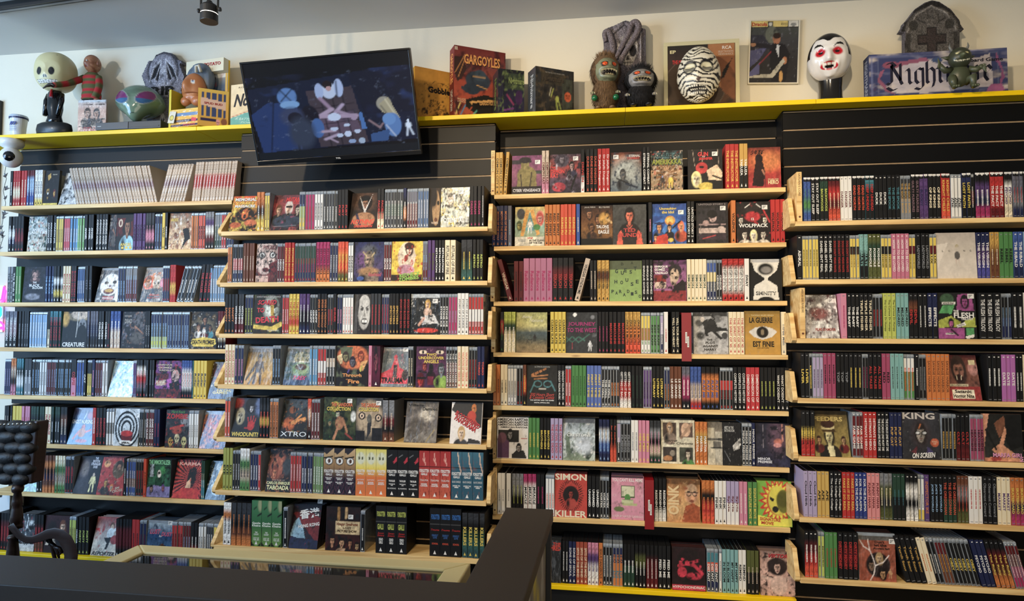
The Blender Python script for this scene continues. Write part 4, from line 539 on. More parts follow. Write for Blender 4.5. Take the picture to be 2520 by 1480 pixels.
row(2,7,1195,3.2516,"500-604 F 84;610-662 2 s k w;664-722 2 s n w SONS_OF_SEOUL;724-816 3 s A84830 c SPITS_OF_THE_MIND;818-904 3 s pvww v;906-938 1 s o k SEXUS_DANGEROUS;940-1014 3 j k w;1018-1098 3 j nnoto o HEAVY_TRIP;1102-1194 3 s kG w;1196-1284 3 s kjkk w;1286-1380 3 s kaa w;1382-1482 3 s k w FEED_ME;1494-1764 F 85;1772-1864 3 j tOkn w DISTANT;1868-1892 1 j w k;1896-1960 2 s 7cb0b0 k IN_BLOOM;1962-2024 2 s 7cb0b0 k MY_HAPPY;2026-2088 2 s w k REMIND;2092-2190 3 s jk e;2202-2480 F 86")
row(3,0,1900,4.0645,"250-305 1 P SATURN'S_CORE;318-392 2 s wbbgb g;395-480 2 s wkkkk w STAY_OUT_SLEEP;482-565 2 s wGkk l BACKWOODS;568-686 3 s waraO c;688-805 3 s w a DANGER;808-936 3 s wkkkk O DEAD_NORTH;939-1028 2 s wtkkk r DEEP_UNDEAD;1032-1155 3 s k w DUCK;1158-1288 3 s k t THE_SPOOK;1292-1395 3 j dq Y THE_GOOD_BOOK;1398-1480 2 s wkkkk h GUILTY_PLEASURES;1482-1566 2 s wvvvv n BLOODY;1568-1698 3 s wkkkk c OF_KINGS;1700-1790 2 s wrrrO y KNIGHT_CHILLS;1794-1906 3 j wwkw w LOST_FAITH;1908-1998 2 s wnkkk y LOST_FAITH;2000-2034 1 j kak w;2038-2186 3 s wkvnm w;2188-2326 3 s wrrra w THE_PACT;2330-2412 2 s wkwcc v PSYCHO;2416-2520 3 s wBBqn r;2523-2640 3 s wkkkk w")
row(3,1,1930,4.271,"136-190 1 s k w ASHKAL;194-370 5 j yyyy k;374-515 3 s k w DANIEL_ISN'T_REAL;517-690 4 s k r DOGS_DON'T_WEAR_PANTS;693-796 3 j ykyyy u;799-888 2 s TTkkk T FAULTS;890-1020 3 s jGGjj w FOXHOLE;1022-1136 3 j ykyyy k;1138-1316 4 s c8708c w HOW_TO_BE_LOVED;1318-1390 2 j yayyy k;1393-1537 3 s k q LADYWORLD;1539-1612 2 j yayyy k LUX;1616-2032 F 87;2036-2170 3 s nv4c4c9c w THE_VIRGIN;2172-2266 2 s Yuu c;2270-2416 3 s g k REBEL;2418-2520 2 s bbn w THE_RIBALD;2523-2640 3 s s k")
row(3,2,1930,4.271,"168-226 1 P AMERICAN_GENRE_FILM_ARCHIVE;232-586 L 88;602-664 1 s p m;668-796 3 s k w THE_BABY;798-932 3 s k c TRIPLE_FISHER;935-1042 3 j k r;1045-1180 3 s l k The_Curious_Dr_Humpp;1182-1312 3 s T k MILDRED;1316-1412 2 s kukkk r DEVIL;1414-1510 2 s k w;1514-1620 2 s nnk w EFFECTS;1626-2032 F 89;2056-2288 3 s k w THE_FLESH_TRILOGY;2292-2400 3 j kn s;2403-2520 2 s k w;2523-2640 3 s w k")
row(3,3,1930,4.271,"178-265 2 s k y LIVER;268-300 1 j k y;302-416 3 j V k;418-548 3 s a84468 k;550-684 3 s k q TOP;686-822 3 s k y;825-893 2 j k m;895-1030 3 s k r ALL_TALES;1032-1122 2 s a84468 k RED;1124-1262 3 s T k;1264-1378 3 j wgg O;1380-1420 1 s k w;1422-1505 2 j k q;1508-1744 5 s o u SAVAGE_HARBOR;1748-2086 L 90;2146-2290 3 s k w;2292-2442 3 s B868b0 w DATE;2445-2520 2 s k w;2523-2640 3 s c k")
row(3,4,1930,4.271,"180-326 3 s kkyrr k;330-702 L 91;722-838 3 j ara w FAIR_GAME;840-978 3 s r w HITMAN'S_HERO;981-1110 3 s k w THE_ICARUS_LINE_MUST_DIE;1113-1246 3 s n Y PUP_CAT;1250-1646 F 92;1664-1815 4 j k Y;1817-1956 3 s kka r CULT;1960-2110 4 j a84468 k HEATHENS;2114-2520 F 93")
row(3,5,1930,4.229,"202-345 3 s V k Cloud_High;347-475 3 s D0a848 k APE;478-606 3 s k w The_College_Collage;609-736 3 s r y FAKE_IT_SO_REAL;739-866 3 s 2c3c84 w FOR_THE_PLASMA;868-1000 3 s E08c8c a FUNNY_HAHA;1002-1132 3 s qjkj c;1134-1266 3 s Gk t;1268-1398 3 s kwkw w;1401-1466 2 j wwwy k;1469-1519 1 s v o INSPECTOR_IKE;1522-1660 3 s k s JOE'S_WORLD;1662-1805 3 s kG O THE_OREGONIAN;1808-1925 3 s uqkj O;1928-2072 3 s w r;2076-2222 3 s k q Observant_Coward;2225-2366 3 s c v MARKET;2370-2510 3 s oonm y SKATEBOARD;2512-2640 3 s k w")
row(3,6,1930,4.229,"218-356 3 s karO w;358-425 2 j l k;429-560 3 s g r;565-772 4 s kak r DIRTY_MONEY;785-1170 F 94;1272-1492 4 s k Y Torch_Song @-14;1496-1592 2 s c o @-14;1596-1680 2 j k w @-14;1684-1790 3 j aau Y @-14;1794-2050 6 j k y OBEY @-14;2066-2214 3 s n w PSYCHO @-14;2218-2416 4 s kauo y The_Ruby @-14;2420-2560 4 j am w @-14")
BOXART = {1: 'g 3c1428 6c1c3c 3c1028;F 46 34 30 a85060 k -;n 2c0c1c .6 6 .55',
 2: 'g c8a878 a88050 1c1c28 1c2030;p 2c2830 0,0 100,0 30,14 0,10;e 50 28 40 9 k;e 50 28 32 7 w;e 52 28 14 4.6 503020;l 0 22 90 18 3 k;T ! 50 50 90 7 w FORGOTTEN;T ! 50 57 60 5 w GIALLI;T ! 50 66 60 6 w DOLLS_OF|DEATH;T ! 50 75 70 5 w RED_NIGHT|KILLER;R 50 104 8 60 20 4c3040',
 3: 'g d8c838 d8d8a8 e8d040 e07028 e07028 e07028;e 50 20 38 13 d8d8b8;n 8c9060 .5 8 .6;e 34 20 9 3 4c5030;e 66 20 9 3 4c5030;T ! 50 47 80 6 w FORGOTTEN;T ! 50 53 60 4 w GIALLI;T - 50 66 70 3 w AUTOPSY;T ! 50 73 60 6 w MURDER|MANSION',
 4: 'g k k;l 10 16 50 10 1.5 q;p c03040 60,26 90,14 100,22 70,30;T ! 50 46 90 7 w FORGOTTEN;T ! 50 53 60 5 w GIALLI;T ! 50 66 60 4 w THE_KILLER;T ! 50 74 60 5 w THE_POLICE|ARE;T - 50 82 80 3 w BLUNDERING',
 5: 'g a82828 b03030 c85038 c85838;b 0 33 100 34 k;l 44 6 60 28 6 e8b0a0;l 60 26 34 16 5 e8a090;n 6c1818 .6 8 .6;T ! 50 42 90 7 w FORGOTTEN;T ! 50 49 60 5 w GIALLI;T - 50 62 80 4 w TRAUMA;T ! 50 72 70 7 w NAKED|CANCER',
 6: 'g 386c80 28586c 28586c;b 0 33 100 34 k;l 64 4 70 22 8 e8c8a8;l 70 22 96 44 6 e8b898;n 9c5040 .4 6 .66;T ! 50 46 90 7 w FORGOTTEN;T ! 50 53 60 5 w GIALLI;T - 50 63 80 4 w BLACK_CANDLES;T ! 50 73 70 6 w UNDER_THE|AMBER',
 7: 'g 3c7c4c 2c6838 6c9840;p k 0,60 8,92 40,100 0,100;p k 100,60 92,92 60,100 100,100;e 84 10 20 14 9ca070 .6;l 20 20 50 14 4 1c4024;l 60 34 100 28 4 1c1c1c;T ! 50 52 86 10 e8ecd8 Gentle|Khaine;T ! 50 72 50 8 e8ecd8 THE|COUNT;T ! 50 84 60 7 e8ecd8 OUT_OF|THE_LIPS',
 8: 'g k k;b 0 33 100 34 505050;T ! 50 17 80 11 l FORGOTTEN;T ! 46 44 60 12 l GIALLI;T / 50 60 70 9 r Seven|Sisters;T ! 52 74 40 12 w DEAD|GIRLS',
 9: 'g k k;b 0 33 100 34 505050;T ! 54 18 80 11 3070b8 FORGOTTEN;T / 52 45 80 4 r Trauma;T ! 52 59 60 9 3868a8 DEADLY|LOVE;T ! 52 74 60 4 O SCHOOL'}
def px2x(px, y, z):      # x of the point on the line (y, z) seen at pixel column px
    k = (px-1260)/FPX; a = RT-FW*k; return -(a.y*(y+CD)+a.z*(z-CZ))/a.x
def colours(s):
    out = []; i = 0
    while i < len(s):
        if len(s)-i >= 6 and all(ch in '0123456789abcdefABCDEF' for ch in s[i:i+6]) and any(ch.isdigit() for ch in s[i:i+6]): out.append(C3(s[i:i+6])); i += 6
        else: out.append(LP[s[i]]); i += 1
    return out
NAMES = dict(k='black', d='charcoal', q='grey', w='white', c='cream', e='beige', r='red', a='maroon', o='orange', O='vermilion', y='yellow', g='green', G='dark green', l='lime', b='blue', n='navy', s='pale blue', t='teal', T='aqua', p='pink', m='magenta', v='purple', V='lilac', u='brown', h='plum', Y='gold', B='slate', j='olive', f='tan', F='tan')
def cname(s):
    if s in NAMES: return NAMES[s]
    s2 = s[-6:]
    if len(s2) == 6 and any(ch.isdigit() for ch in s2):
        c = C3(s2); return NAMES[min(NAMES, key=lambda k: float(((LP[k]**0.45-c**0.45)**2).sum()))]
    best = [ch for ch in s if ch in NAMES]
    u = sorted(set(best), key=lambda q: (-best.count(q), s.index(q)))
    return NAMES[u[0]] if len(u) == 1 else NAMES[u[0]]+' and '+NAMES[u[1]]
SPEC = {}
def title_on(mb, b, w_, h_, z0, z1, fg, text, key, y):
    col = C3(fg); r = random.Random(hash_(key))
    if text:
        t = text.replace('_', ' '); L = min(z1-z0, h_*(0.045*len(t)+0.10)); zc = z0+(z1-z0)*(0.5 if L > (z1-z0)*0.75 else 0.45)
        put_text(mb, t, '!' if len(t) < 12 else '', w_/2, zc, L, w_*0.56, y, col, -90)
    else:       # lettering too small to read in the photograph: short bars
        zz = z0+(z1-z0)*r.uniform(0.1, 0.25); end = z0+(z1-z0)*r.uniform(0.62, 0.85); ww = w_*r.uniform(0.2, 0.4)
        while zz < end:
            l = h_*r.uniform(0.008, 0.026); mb.quad((w_/2-ww/2, y, zz), (w_/2+ww/2*r.uniform(.5, 1), y, zz), (w_/2+ww/2, y, zz+l), (w_/2-ww/2*r.uniform(.6, 1), y, zz+l), col); zz += l+h_*0.009
    if b < 3: mb.add([(w_*0.3, y, h_*0.045), (w_*0.7, y, h_*0.045), (w_*0.5, y, h_*0.115)], [(0, 1, 2)], col if fg not in 'a' else LP['w'])
    else:
        mb.quad((w_*0.2, y, h_*0.03), (w_*0.8, y, h_*0.03), (w_*0.8, y, h_*0.042), (w_*0.2, y, h_*0.042), LP['q'])
        mb.quad((w_*0.33, y, h_*0.935), (w_*0.67, y, h_*0.935), (w_*0.67, y, h_*0.955), (w_*0.33, y, h_*0.955), LP['q'] if fg != 'w' else LP['w'])
def hash_(s):
    h = 7
    for ch in str(s): h = (h*131+ord(ch)) % 1000003
    return h
def spine(b, form, bands, fg, text, w_, h_):
    cap = b == 3 and h_ == 0.1742 and len(bands) > 3 and bands[0] == 'w'
    key = (b > 2, form, bands, fg, text, round(w_, 4), h_)
    if key in SPEC: return SPEC[key]
    cs = colours(bands[1:] if cap else bands); n = len(cs); body = MB(); let = MB(); dep = 0.135; g = 0.0004
    if form == 's':
        c0 = cs[0]; x0, x1 = g, w_-g
        body.add([(x0,0,0),(x1,0,0),(x1,dep,0),(x0,dep,0),(x0,0,h_),(x1,0,h_),(x1,dep,h_),(x0,dep,h_)], [(0,3,2,1),(1,2,6,5),(2,3,7,6),(3,0,4,7)], c0)
        body.add([(x0,0.0,h_),(x1,0.0,h_),(x1,dep,h_),(x0,dep,h_)], [(0, 1, 2, 3)], LP['k']*1.2)
        for k in range(n):
            za, zb = h_*(1-(k+1)/n), h_*(1-k/n)
            if n >= 3:      # printed artwork: soft mottled colour fields
                rg = np.random.RandomState(hash_(key)+k); zz = np.linspace(za, zb, 9); xx = [x0, x0+0.0012, x0+(x1-x0)*0.35, x0+(x1-x0)*0.65, x1-0.0012, x1]; yy = [0.0012, 0, 0, 0, 0, 0.0012]
                V = [(xx[j], yy[j], z_) for z_ in zz for j in range(6)]; cc = []
                for q, z_ in enumerate(zz):
                    f = q/8; up, dn = cs[max(k-1, 0)], cs[min(k+1, n-1)]; c_ = cs[k]
                    if f > 0.7: c_ = c_*(1-(f-0.7)/0.6)+up*((f-0.7)/0.6)
                    if f < 0.3: c_ = c_*(1-(0.3-f)/0.6)+dn*((0.3-f)/0.6)
                    for j in range(6): cc.append(c_*(rg.uniform(0.55, 1.3) if 0 < q < 8 else 1.0))
                body.add(V, [(q*6+j, q*6+j+1, q*6+j+7, q*6+j+6) for q in range(8) for j in range(5)], np.array(cc)); continue
            body.add([(x0, 0.0012, za), (x0+0.0012, 0, za), (x1-0.0012, 0, za), (x1, 0.0012, za), (x0, 0.0012, zb), (x0+0.0012, 0, zb), (x1-0.0012, 0, zb), (x1, 0.0012, zb)],
                     [(0, 1, 5, 4), (1, 2, 6, 5), (2, 3, 7, 6)], cs[k])
        if cap:
            let.quad((x0+.0005, -0.0003, h_*0.955), (x1-.0005, -0.0003, h_*0.955), (x1-.0005, -0.0003, h_*0.995), (x0+.0005, -0.0003, h_*0.995), LP['w']); let.quad((x0+.0005, -0.0003, h_*0.90), (x1-.0005, -0.0003, h_*0.90), (x1-.0005, -0.0003, h_*0.955), (x0+.0005, -0.0003, h_*0.955), LP['k'])
        title_on(let, b, w_, h_, h_*0.16, h_*0.86, fg, text, key, -0.0004)
    else:
        x0, x1 = g, w_-g; hc = h_*0.085; P = np.array(lin((140, 154, 172)))
        body.box(x0, 0.0015, 0, x1, dep, h_-hc, P, 1, ch=0)
        # rounded clear cap
        pr = [(0.004, h_-hc), (0.0012, h_-hc*0.7), (0.0012, h_-hc*0.3), (0.005, h_), (dep, h_), (dep, h_-hc)]
        V = [(x0, p[0], p[1]) for p in pr]+[(x1, p[0], p[1]) for p in pr]; q = len(pr)
        body.add(V, [tuple(range(q-1, -1, -1)), tuple(range(q, 2*q))]+[(j, (j+1) % q, (j+1) % q+q, j+q) for j in range(q)], np.array(lin((150, 156, 162))), 1)
        e = w_*0.13
        for k in range(n):
            za, zb = 0.004+(h_-hc-0.004)*(1-(k+1)/n), 0.004+(h_-hc-0.004)*(1-k/n)
            body.add([(x0+e, 0.0, za), (x1-e*0.7, 0, za), (x1-e*0.7, 0, zb), (x0+e, 0, zb)], [(0, 1, 2, 3)], cs[k])
        body.add([(x0+e, 0.0, 0.004), (x0+e, 0.0015, 0.004), (x0+e, 0.0015, h_-hc), (x0+e, 0, h_-hc)], [(0, 1, 2, 3)], cs[0])
        body.add([(x1-e*.7, 0.0, 0.004), (x1-e*.7, 0.0015, 0.004), (x1-e*.7, 0.0015, h_-hc), (x1-e*.7, 0, h_-hc)], [(3, 2, 1, 0)], cs[0])
        title_on(let, b, w_, h_, h_*0.12, h_*0.84, fg, text, key, -0.0004)
    SPEC[key] = [body, let, None, None, not text]; return SPEC[key]
ITEMS = {'s': [], 'j': []}
STUFF = {'s': MB(), 'j': MB()}
ORDW = 'first second third fourth fifth sixth seventh eighth ninth tenth eleventh twelfth thirteenth fourteenth fifteenth sixteenth seventeenth eighteenth nineteenth twentieth'.split()
TENS = {2: 'twenty', 3: 'thirty', 4: 'forty', 5: 'fifty', 6: 'sixty', 7: 'seventy', 8: 'eighty'}
TENTH = {2: 'twentieth', 3: 'thirtieth', 4: 'fortieth', 5: 'fiftieth', 6: 'sixtieth', 7: 'seventieth', 8: 'eightieth'}
def ordw(n):
    if n <= 20: return ORDW[n-1]
    return TENTH[n//10] if n % 10 == 0 else TENS[n//10]+'-'+ORDW[n % 10-1]
WRAPPED = {2, 12, 14, 18, 24, 33, 39, 43, 88, 50, 19, 15}
STICK = {29: 0, 33: (70, 12), 39: (84, 18), 43: (84, 6), 47: (80, 8), 48: (84, 12), 52: (92, -8), 53: (72, 22), 54: (86, 18), 55: (84, 12), 56: (18, 12), 58: (78, 12), 63: (84, 22), 64: (84, 14), 65: (84, 14), 89: (88, 8), 94: (92, 16), 16: (92, 18), 18: (92, 8), 28: (90, 5), 88: (84, 14), 62: 0}
MLABEL = mat('white_price_sticker', (226, 226, 222), rough=0.5)
def put_cover(b, i, cid, xa, xb, lean, zs):
    y0 = FY[b]+0.012; xw = xb-xa; h_ = 0.1725; th = 0.014
    if b == 1 and cid in (47, 48, 53, 49, 52): h_ = 0.182
    if b == 2 and cid in (72, 76, 83, 80, 81): h_ = 0.178
    if b == 3: h_ = 0.176
    clear = cid in (40, 8, 41, 7, 94, 28)
    desc, spec = COV[cid-1]
    nm = 'cover_display_case'
    t = thing(nm, '%s, facing out on %s shelf, %s' % (desc, ORD[i], BAYW[b]), 'movie case', (xa, y0, zs), (math.radians(-(15 if lean else 3.5)), 0, 0), group='movie cases shown cover outwards')
    a = Art(46, 58, seed=cid*13); a.run(spec); gq = 0.25 if cid in (66, 72, 80, 81, 83, 87, 74, 68, 51) else 1.0; a.grain(0.34*gq, 7); a.grain(0.30*gq, 22)
    body = MB(); edge = np.clip(a.A[:, 0].mean(0)*0.6, 0.01, 1)
    body.box(0, 0.0008, 0, xw, th, h_, edge)
    part('case_body', body, MPRINT if not clear else [MCAP], t)
    art = MB(); a.to(art, 0.0, 0.0, xw, h_ - (0.011 if clear else 0), 0.0)
    part('printed_cover', art, MWRAP if cid in WRAPPED or clear else MPRINT, t)
    if STICK.get(cid):
        sx, sz = STICK[cid]; s_ = MB(); cx, cz = xw*sx/100, h_*(1-sz/100)
        s_.box(cx-0.011, -0.0018, cz-0.009, cx+0.011, -0.0009, cz+0.009, LP['w'])
        for q in range(3): s_.box(cx-0.008, -0.0021, cz-0.005+q*0.004, cx-0.008+0.005+q*0.004, -0.0019, cz-0.003+q*0.004, LP['d'])
        part('price_sticker', s_, MPAINT, t)
    if i >= 5 or lean: # copies standing close behind the shown one
        nb = 4 if not lean else 3
        if lean and i < 5: nb = 0
        for q in range(nb):
            M = Matrix.Translation((xa, y0+(q+1)*0.0165+0.001, zs)) @ Matrix.Rotation(math.radians(-(15 if lean else 3.5)), 4, 'X')
            bb = MB(); bb.box(0.001, 0, 0, xw-0.001, 0.0135, h_-0.003, edge if q % 2 else edge*0.7+0.02)
            STUFF['s'].merge(bb, M)
def put_rows():
    for (b, i), (ox, sc, spec) in ROWS.items():
        zs = SZ[b][i] if i < 7 else LEDGE
        zs += 0.0006; y0 = FY[b]+0.012; cnt = 0; ref = None; refn = 0; toks = spec.split(';')
        covs = [(j, int(t.split()[2])) for j, t in enumerate(toks) if t.split()[1] in 'FL']
        for j, t in enumerate(toks):
            p = t.split(); xr = p[0].rsplit('-', 1); xa = px2x(ox+float(xr[0])/sc, y0, zs); xb = px2x(ox+float(xr[1])/sc, y0, zs)
            if p[1] in 'FL':
                put_cover(b, i, int(p[2]), xa, xb, p[1] == 'L', zs); ref = int(p[2]); refn = 0; cnt += 1; continue
            n, form = int(p[1]), p[2]
            if form in 'PD':
                w_ = xb-xa; tx = p[3].replace('_', ' ')
                if form == 'P':
                    o = thing('divider_board', 'pale pine divider standing upright on %s shelf, %s' % (ORD[i], BAYW[b]), 'shelf divider', (xa, y0-0.004, zs), group='pine shelf dividers')
                    w2 = min(w_, 0.019); part('board', mb1('box', 0, 0, 0, w2, 0.15 if b < 3 else 0.148, 0.196, k1), MWOOD, o, bevel=0.001)
                    l = MB(); put_text(l, tx, '-', w2/2, 0.145, min(0.09, 0.008*len(tx)), w2*0.42, -0.0006, LP['u']*0.6, -90)
                    l.lathe([(0.0001, 0), (w2*0.22, 0), (w2*0.22, 0.0006)], LP['u'], 12); l.v[-1] = l.v[-1][:, [0, 2, 1]]*np.array([1, -1, 1])+np.array([w2/2, 0, 0.018])
                    part('burnt_lettering', l, MPRINT, o)
                else:
                    o = thing('red_category_divider', 'glossy red plastic divider hanging over the %s shelf, %s' % (ORD[i], BAYW[b]), 'shelf divider', (xa, y0-0.016, zs), group='red plastic dividers')
                    m = MB(); m.box(0, 0.0, -0.03, w_, 0.003, 0.17, lin((136, 12, 24))); m.box(0, 0.003, 0.167, w_, 0.14, 0.17, lin((150, 16, 28))); part('divider_plate', m, MPAINT, o)
                    l = MB(); l.box(w_*0.38, -0.001, 0.045, w_*0.56, -0.0002, 0.09, LP['w']); l.box(w_*0.58, -0.001, 0.028, w_*0.76, -0.0002, 0.072, LP['w'])
                    put_text(l, tx, '-', w_*0.47, 0.068, 0.036, w_*0.1, -0.0016, LP['k'], -90); put_text(l, tx, '-', w_*0.67, 0.05, 0.036, w_*0.1, -0.0016, LP['k'], -90)
                    part('paper_label', l, MPRINT, o)
                continue
            if form == 'B':
                w_ = (xb-xa)/n; key = ('B', p[3], round(w_, 4))
                a = Art(14, 64, seed=int(p[3])*7, asp=6); a.run(BOXART[int(p[3])]); body = MB(); h_ = 0.196 if p[3] != '1' else 0.172; e = a.A[20, 2]
                body.box(0.0004, 0.0008, 0, w_-0.0004, 0.14, h_, e*0.5); art = MB(); a.to(art, 0.0005, 0, w_-0.0005, h_, 0.0)
                art.add([(w_*0.36, -0.0006, h_*0.04), (w_*0.64, -0.0006, h_*0.04), (w_*0.5, -0.0006, h_*0.12)], [(0, 1, 2)], LP['w'])
                mb_, ma_ = body.mesh('case_body', [MPRINT]), art.mesh('printed_spine', [MPRINT])
                bn = {1: 'dark red portrait', 2: 'staring eye', 3: 'orange skull', 4: 'black', 5: 'red', 6: 'teal', 7: 'green pointed oval', 8: 'yellow lettered black', 9: 'blue lettered black'}[int(p[3])]
                for q in range(n):
                    cnt += 1
                    o = thing('boxed_set', '%s boxed set, %s of its run on the %s shelf, %s' % (bn, ['first', 'second', 'last'][q] if n > 1 else 'only one', ORD[i], BAYW[b]), 'box set', (xa+q*w_, y0, zs), group='thick boxed sets')
                    link('case_body', mb_, o); link('printed_spine', ma_, o)
                continue
            bands, fg = p[3], p[4]; lean = 0; text = ''
            for x in p[5:]:
                if x[0] == '@': lean = float(x[1:])
                else: text = x
            sp = (xb-xa)/n; w_ = sp*math.cos(math.radians(lean)) if lean else sp
            h_ = 0.1715 if form == 'j' else 0.174
            if b == 2 and i in (0, 1) and form == 's': h_ = 0.188 if i == 0 else 0.178
            if b == 2 and i == 2 and text in ('Radiance', 'TOUCH', 'VINEGAR', 'VINEGAR_SYNDROME'): h_ = 0.186
            if b == 1 and i in (5, 6) and form == 's': h_ = 0.182
            if b == 0 and i == 0 and lean == 6: h_ = 0.186
            if b == 0 and i == 0 and lean in (-15, 14): h_ = 0.182
            if b == 3 and i == 0 and form == 's': h_ = 0.1742
            S_ = spine(b, form, bands, fg, text, w_, h_)
            for q in range(n):
                cnt += 1; refn += 1
                jx = random.uniform(-0.0003, 0.0003); jy = random.uniform(-0.002, 0.002) if form == 's' else random.uniform(-0.0015, 0.0035)
                x = xa+q*sp; ln = lean+random.uniform(-0.25, 0.25) if not lean else lean
                # stand on the lower corner
                M = Matrix.Translation((x+jx+(0 if ln <= 0 else sp), y0+0.001+jy, zs)) @ Matrix.Rotation(math.radians(ln), 4, 'Y') @ Matrix.Translation((0 if ln <= 0 else -w_, 0, 0))
                pa, pb = pix(M @ Vector((0, 0, 0))), pix(M @ Vector((w_, 0, h_))); vis = 1.0
                if pa[0] > 2530 or pb[0] < 0: continue
                ar = (pb[0]-pa[0])*(pa[1]-pb[1]) if not lean else (w_/0.0017)*(pa[1]-pb[1])*1.0
                if b == 0 and i in (5, 6, 7) and pa[0] < (76 if i < 7 else 182): ar *= 0.3
                if b == 0 and pa[0] > 545: ar *= 0.2
                if b == 2 and i == 6 and pa[0] < 1360: ar *= 0.6
                cn, fn = cname(bands), cname(fg)
                bd = 'sleeved' if form == 's' else 'plastic'
                if ref and refn <= 14:
                    d2 = COV[ref-1][0]; lab = '%s %s spine, %s beyond %s' % (cn, bd, ordw(refn), d2)
                    if len(lab.split()) > 15: lab = '%s spine, %s beyond %s' % (cn, ordw(refn), d2)
                else: lab = '%s %s spine with %s lettering, %s on %s shelf, %s' % (cn, bd, fn, ordw(cnt), ORD[i], BAYW[b])
                if len(lab.split()) > 16: lab = '%s %s spine, %s on %s shelf, %s' % (cn, bd, ordw(cnt), ORD[i], BAYW[b])
                ITEMS[form].append((ar, S_, M, lab, 'cases on the %s shelf of the %s' % (ORD[i], BAYW[b])))
    for form in 'sj':
        L = sorted(ITEMS[form], key=lambda q: -q[0])
        nm = 'sleeved_movie_case' if form == 's' else 'plastic_movie_case'; mats = [MPRINT] if form == 's' else [MPRINT, MCAP]
        for k, (ar, S_, M, lab, grp) in enumerate(L):
            if k < 300:
                if S_[2] is None: S_[2] = S_[0].mesh(nm, mats); S_[3] = S_[1].mesh('title_lettering', [MPRINT])
                o = bpy.data.objects.new(nm, S_[2]); COL.objects.link(o); o.matrix_world = M; tag(o, lab, 'movie case', grp)
                c = bpy.data.objects.new('title_lettering', S_[3]); COL.objects.link(c); c.parent = o
                if S_[4]: c['kind'] = 'stuff'
            else:
                STUFF[form].merge(S_[0], M); STUFF[form].merge(S_[1], M)
        o = link('packed_%s_row' % nm, STUFF[form].mesh('packed_cases', mats)); o['kind'] = 'stuff'
        tag(o, 'remaining smaller %s movie cases packed along all the shelves' % ('card sleeved' if form == 's' else 'clear plastic'), 'movie cases')
put_rows()
# ---------------------------------------------------------------- things on the top shelf
def L3(*c): return np.array(lin(c))
def azel(d): return np.arctan2(d[:, 0], -d[:, 1]), np.arcsin(np.clip(d[:, 2], -1, 1))
def spotm(d, az, el, ra, re, soft=0.15, rot=0):
    a, e = azel(d); x, y = a-az, e-el; c, s_ = math.cos(rot), math.sin(rot); x, y = x*c+y*s_, -x*s_+y*c
    return np.clip((1-np.sqrt((x/ra)**2+(y/re)**2))/soft+0.5, 0, 1)
def mixc(col, m, c): return col*(1-m[:, None])+np.asarray(c)*m[:, None]
def gz(x): return np.exp(-x*x)
def xz(px, py, Y): p = at(px, py, Y); return p.x, p.z
ZS = ZT+0.0006
# plastic cup
x, _ = xz(45, 330, 0.05); zt_ = xz(45, 286, 0.05)[1]-ZS
t = thing('plastic_cup', 'white plastic cup with blue print near the end of the yellow shelf', 'cup', (x, 0.05, ZS))
m = MB(); m.lathe([(0.030, 0), (0.034, zt_*0.5), (0.039, zt_*0.93), (0.036, zt_*0.93), (0.028, 0.004)], L3(222, 226, 232), 28); part('cup_body', m, MGLOSS, t, smooth=False)
m = MB(); m.lathe([(0.041, zt_*0.9), (0.041, zt_*0.94), (0.037, zt_), (0.03, zt_)], L3(190, 200, 215), 28); part('lid', m, MGLOSS, t)
m = MB(); m.lathe([(0.0402, zt_*0.84), (0.0412, zt_*0.9), (0.0402, zt_*0.9), (0.0395, zt_*0.84)], L3(30, 40, 90), 28)
for k in range(9):
    a = -1.9+k*0.1; m.tube([(0.0385*math.cos(a), 0.0385*math.sin(a), zt_*(0.5+0.05*(k % 3))), (0.0385*math.cos(a+0.1), 0.0385*math.sin(a+0.1), zt_*(0.62+0.06*(k % 2)))], 0.0016, L3(70, 90, 170), 5)
for k in range(3): m.tube([(0.0385*math.cos(-2.0+j*0.1), 0.0385*math.sin(-2.0+j*0.1), zt_*(0.3+0.07*k)) for j in range(11)], 0.0009, L3(90, 110, 180), 4)
part('blue_print', m, MPAINT, t)
# skull-headed figure in a black suit
x, zc = xz(132, 181, 0.03); rad = 0.101
t = thing('skull_figurine', 'big headed cream skull figurine in a glossy black suit', 'figurine', (x+0.005, 0.04, ZS)); zc -= ZS
def skull(d):
    n = 2.45; k = (np.abs(d[:, 0])**n+np.abs(d[:, 1])**n+np.abs(d[:, 2])**n)**(-1/n); a, e = azel(d)
    k = k*(1-0.14*np.clip(-d[:, 2]-0.15, 0, 1)-0.05*spotm(d, 0.36, 0.0, .3, .26, .8)-0.05*spotm(d, -0.36, 0.0, .3, .26, .8))
    c = np.tile(L3(214, 204, 156), (len(d), 1))
    for s_ in (-1, 1): c = mixc(c, spotm(d, s_*0.36, -0.12, 0.16, 0.19), L3(14, 14, 18))
    for s_ in (-1, 1): c = mixc(c, spotm(d, s_*0.06, -0.38, 0.05, 0.08, .2, s_*.4), L3(20, 18, 20))
    y = (e+0.64-0.10*np.abs(a)**1.5*0.8); mouth = (np.abs(a) < 0.66) & (np.abs(y) < 0.10)
    c = mixc(c, mouth*1.0, L3(238, 236, 226)); ln = mouth & ((np.abs(y) < 0.010) | (np.abs(np.mod(a/0.19+0.5, 1)-0.5) < 0.06) | (np.abs(np.abs(y)-0.092) < 0.010))
    c = mixc(c, ln*1.0, L3(90, 86, 86)); c = mixc(c, spotm(d, 0.62, 0.72, .05, .03, .6)*.7, L3(120, 110, 80)); return k, c, None
rz = lambda a: Matrix.Rotation(math.radians(a), 3, 'Z')
m = MB(); m.blob((0, 0, zc), (rad*0.85, rad*0.84, rad*1.0), LP['c'], 200, 130, skull, rot=rz(8)); part('skull_head', m, MPAINT, t, smooth=True)
m = MB(); R_ = rz(10)
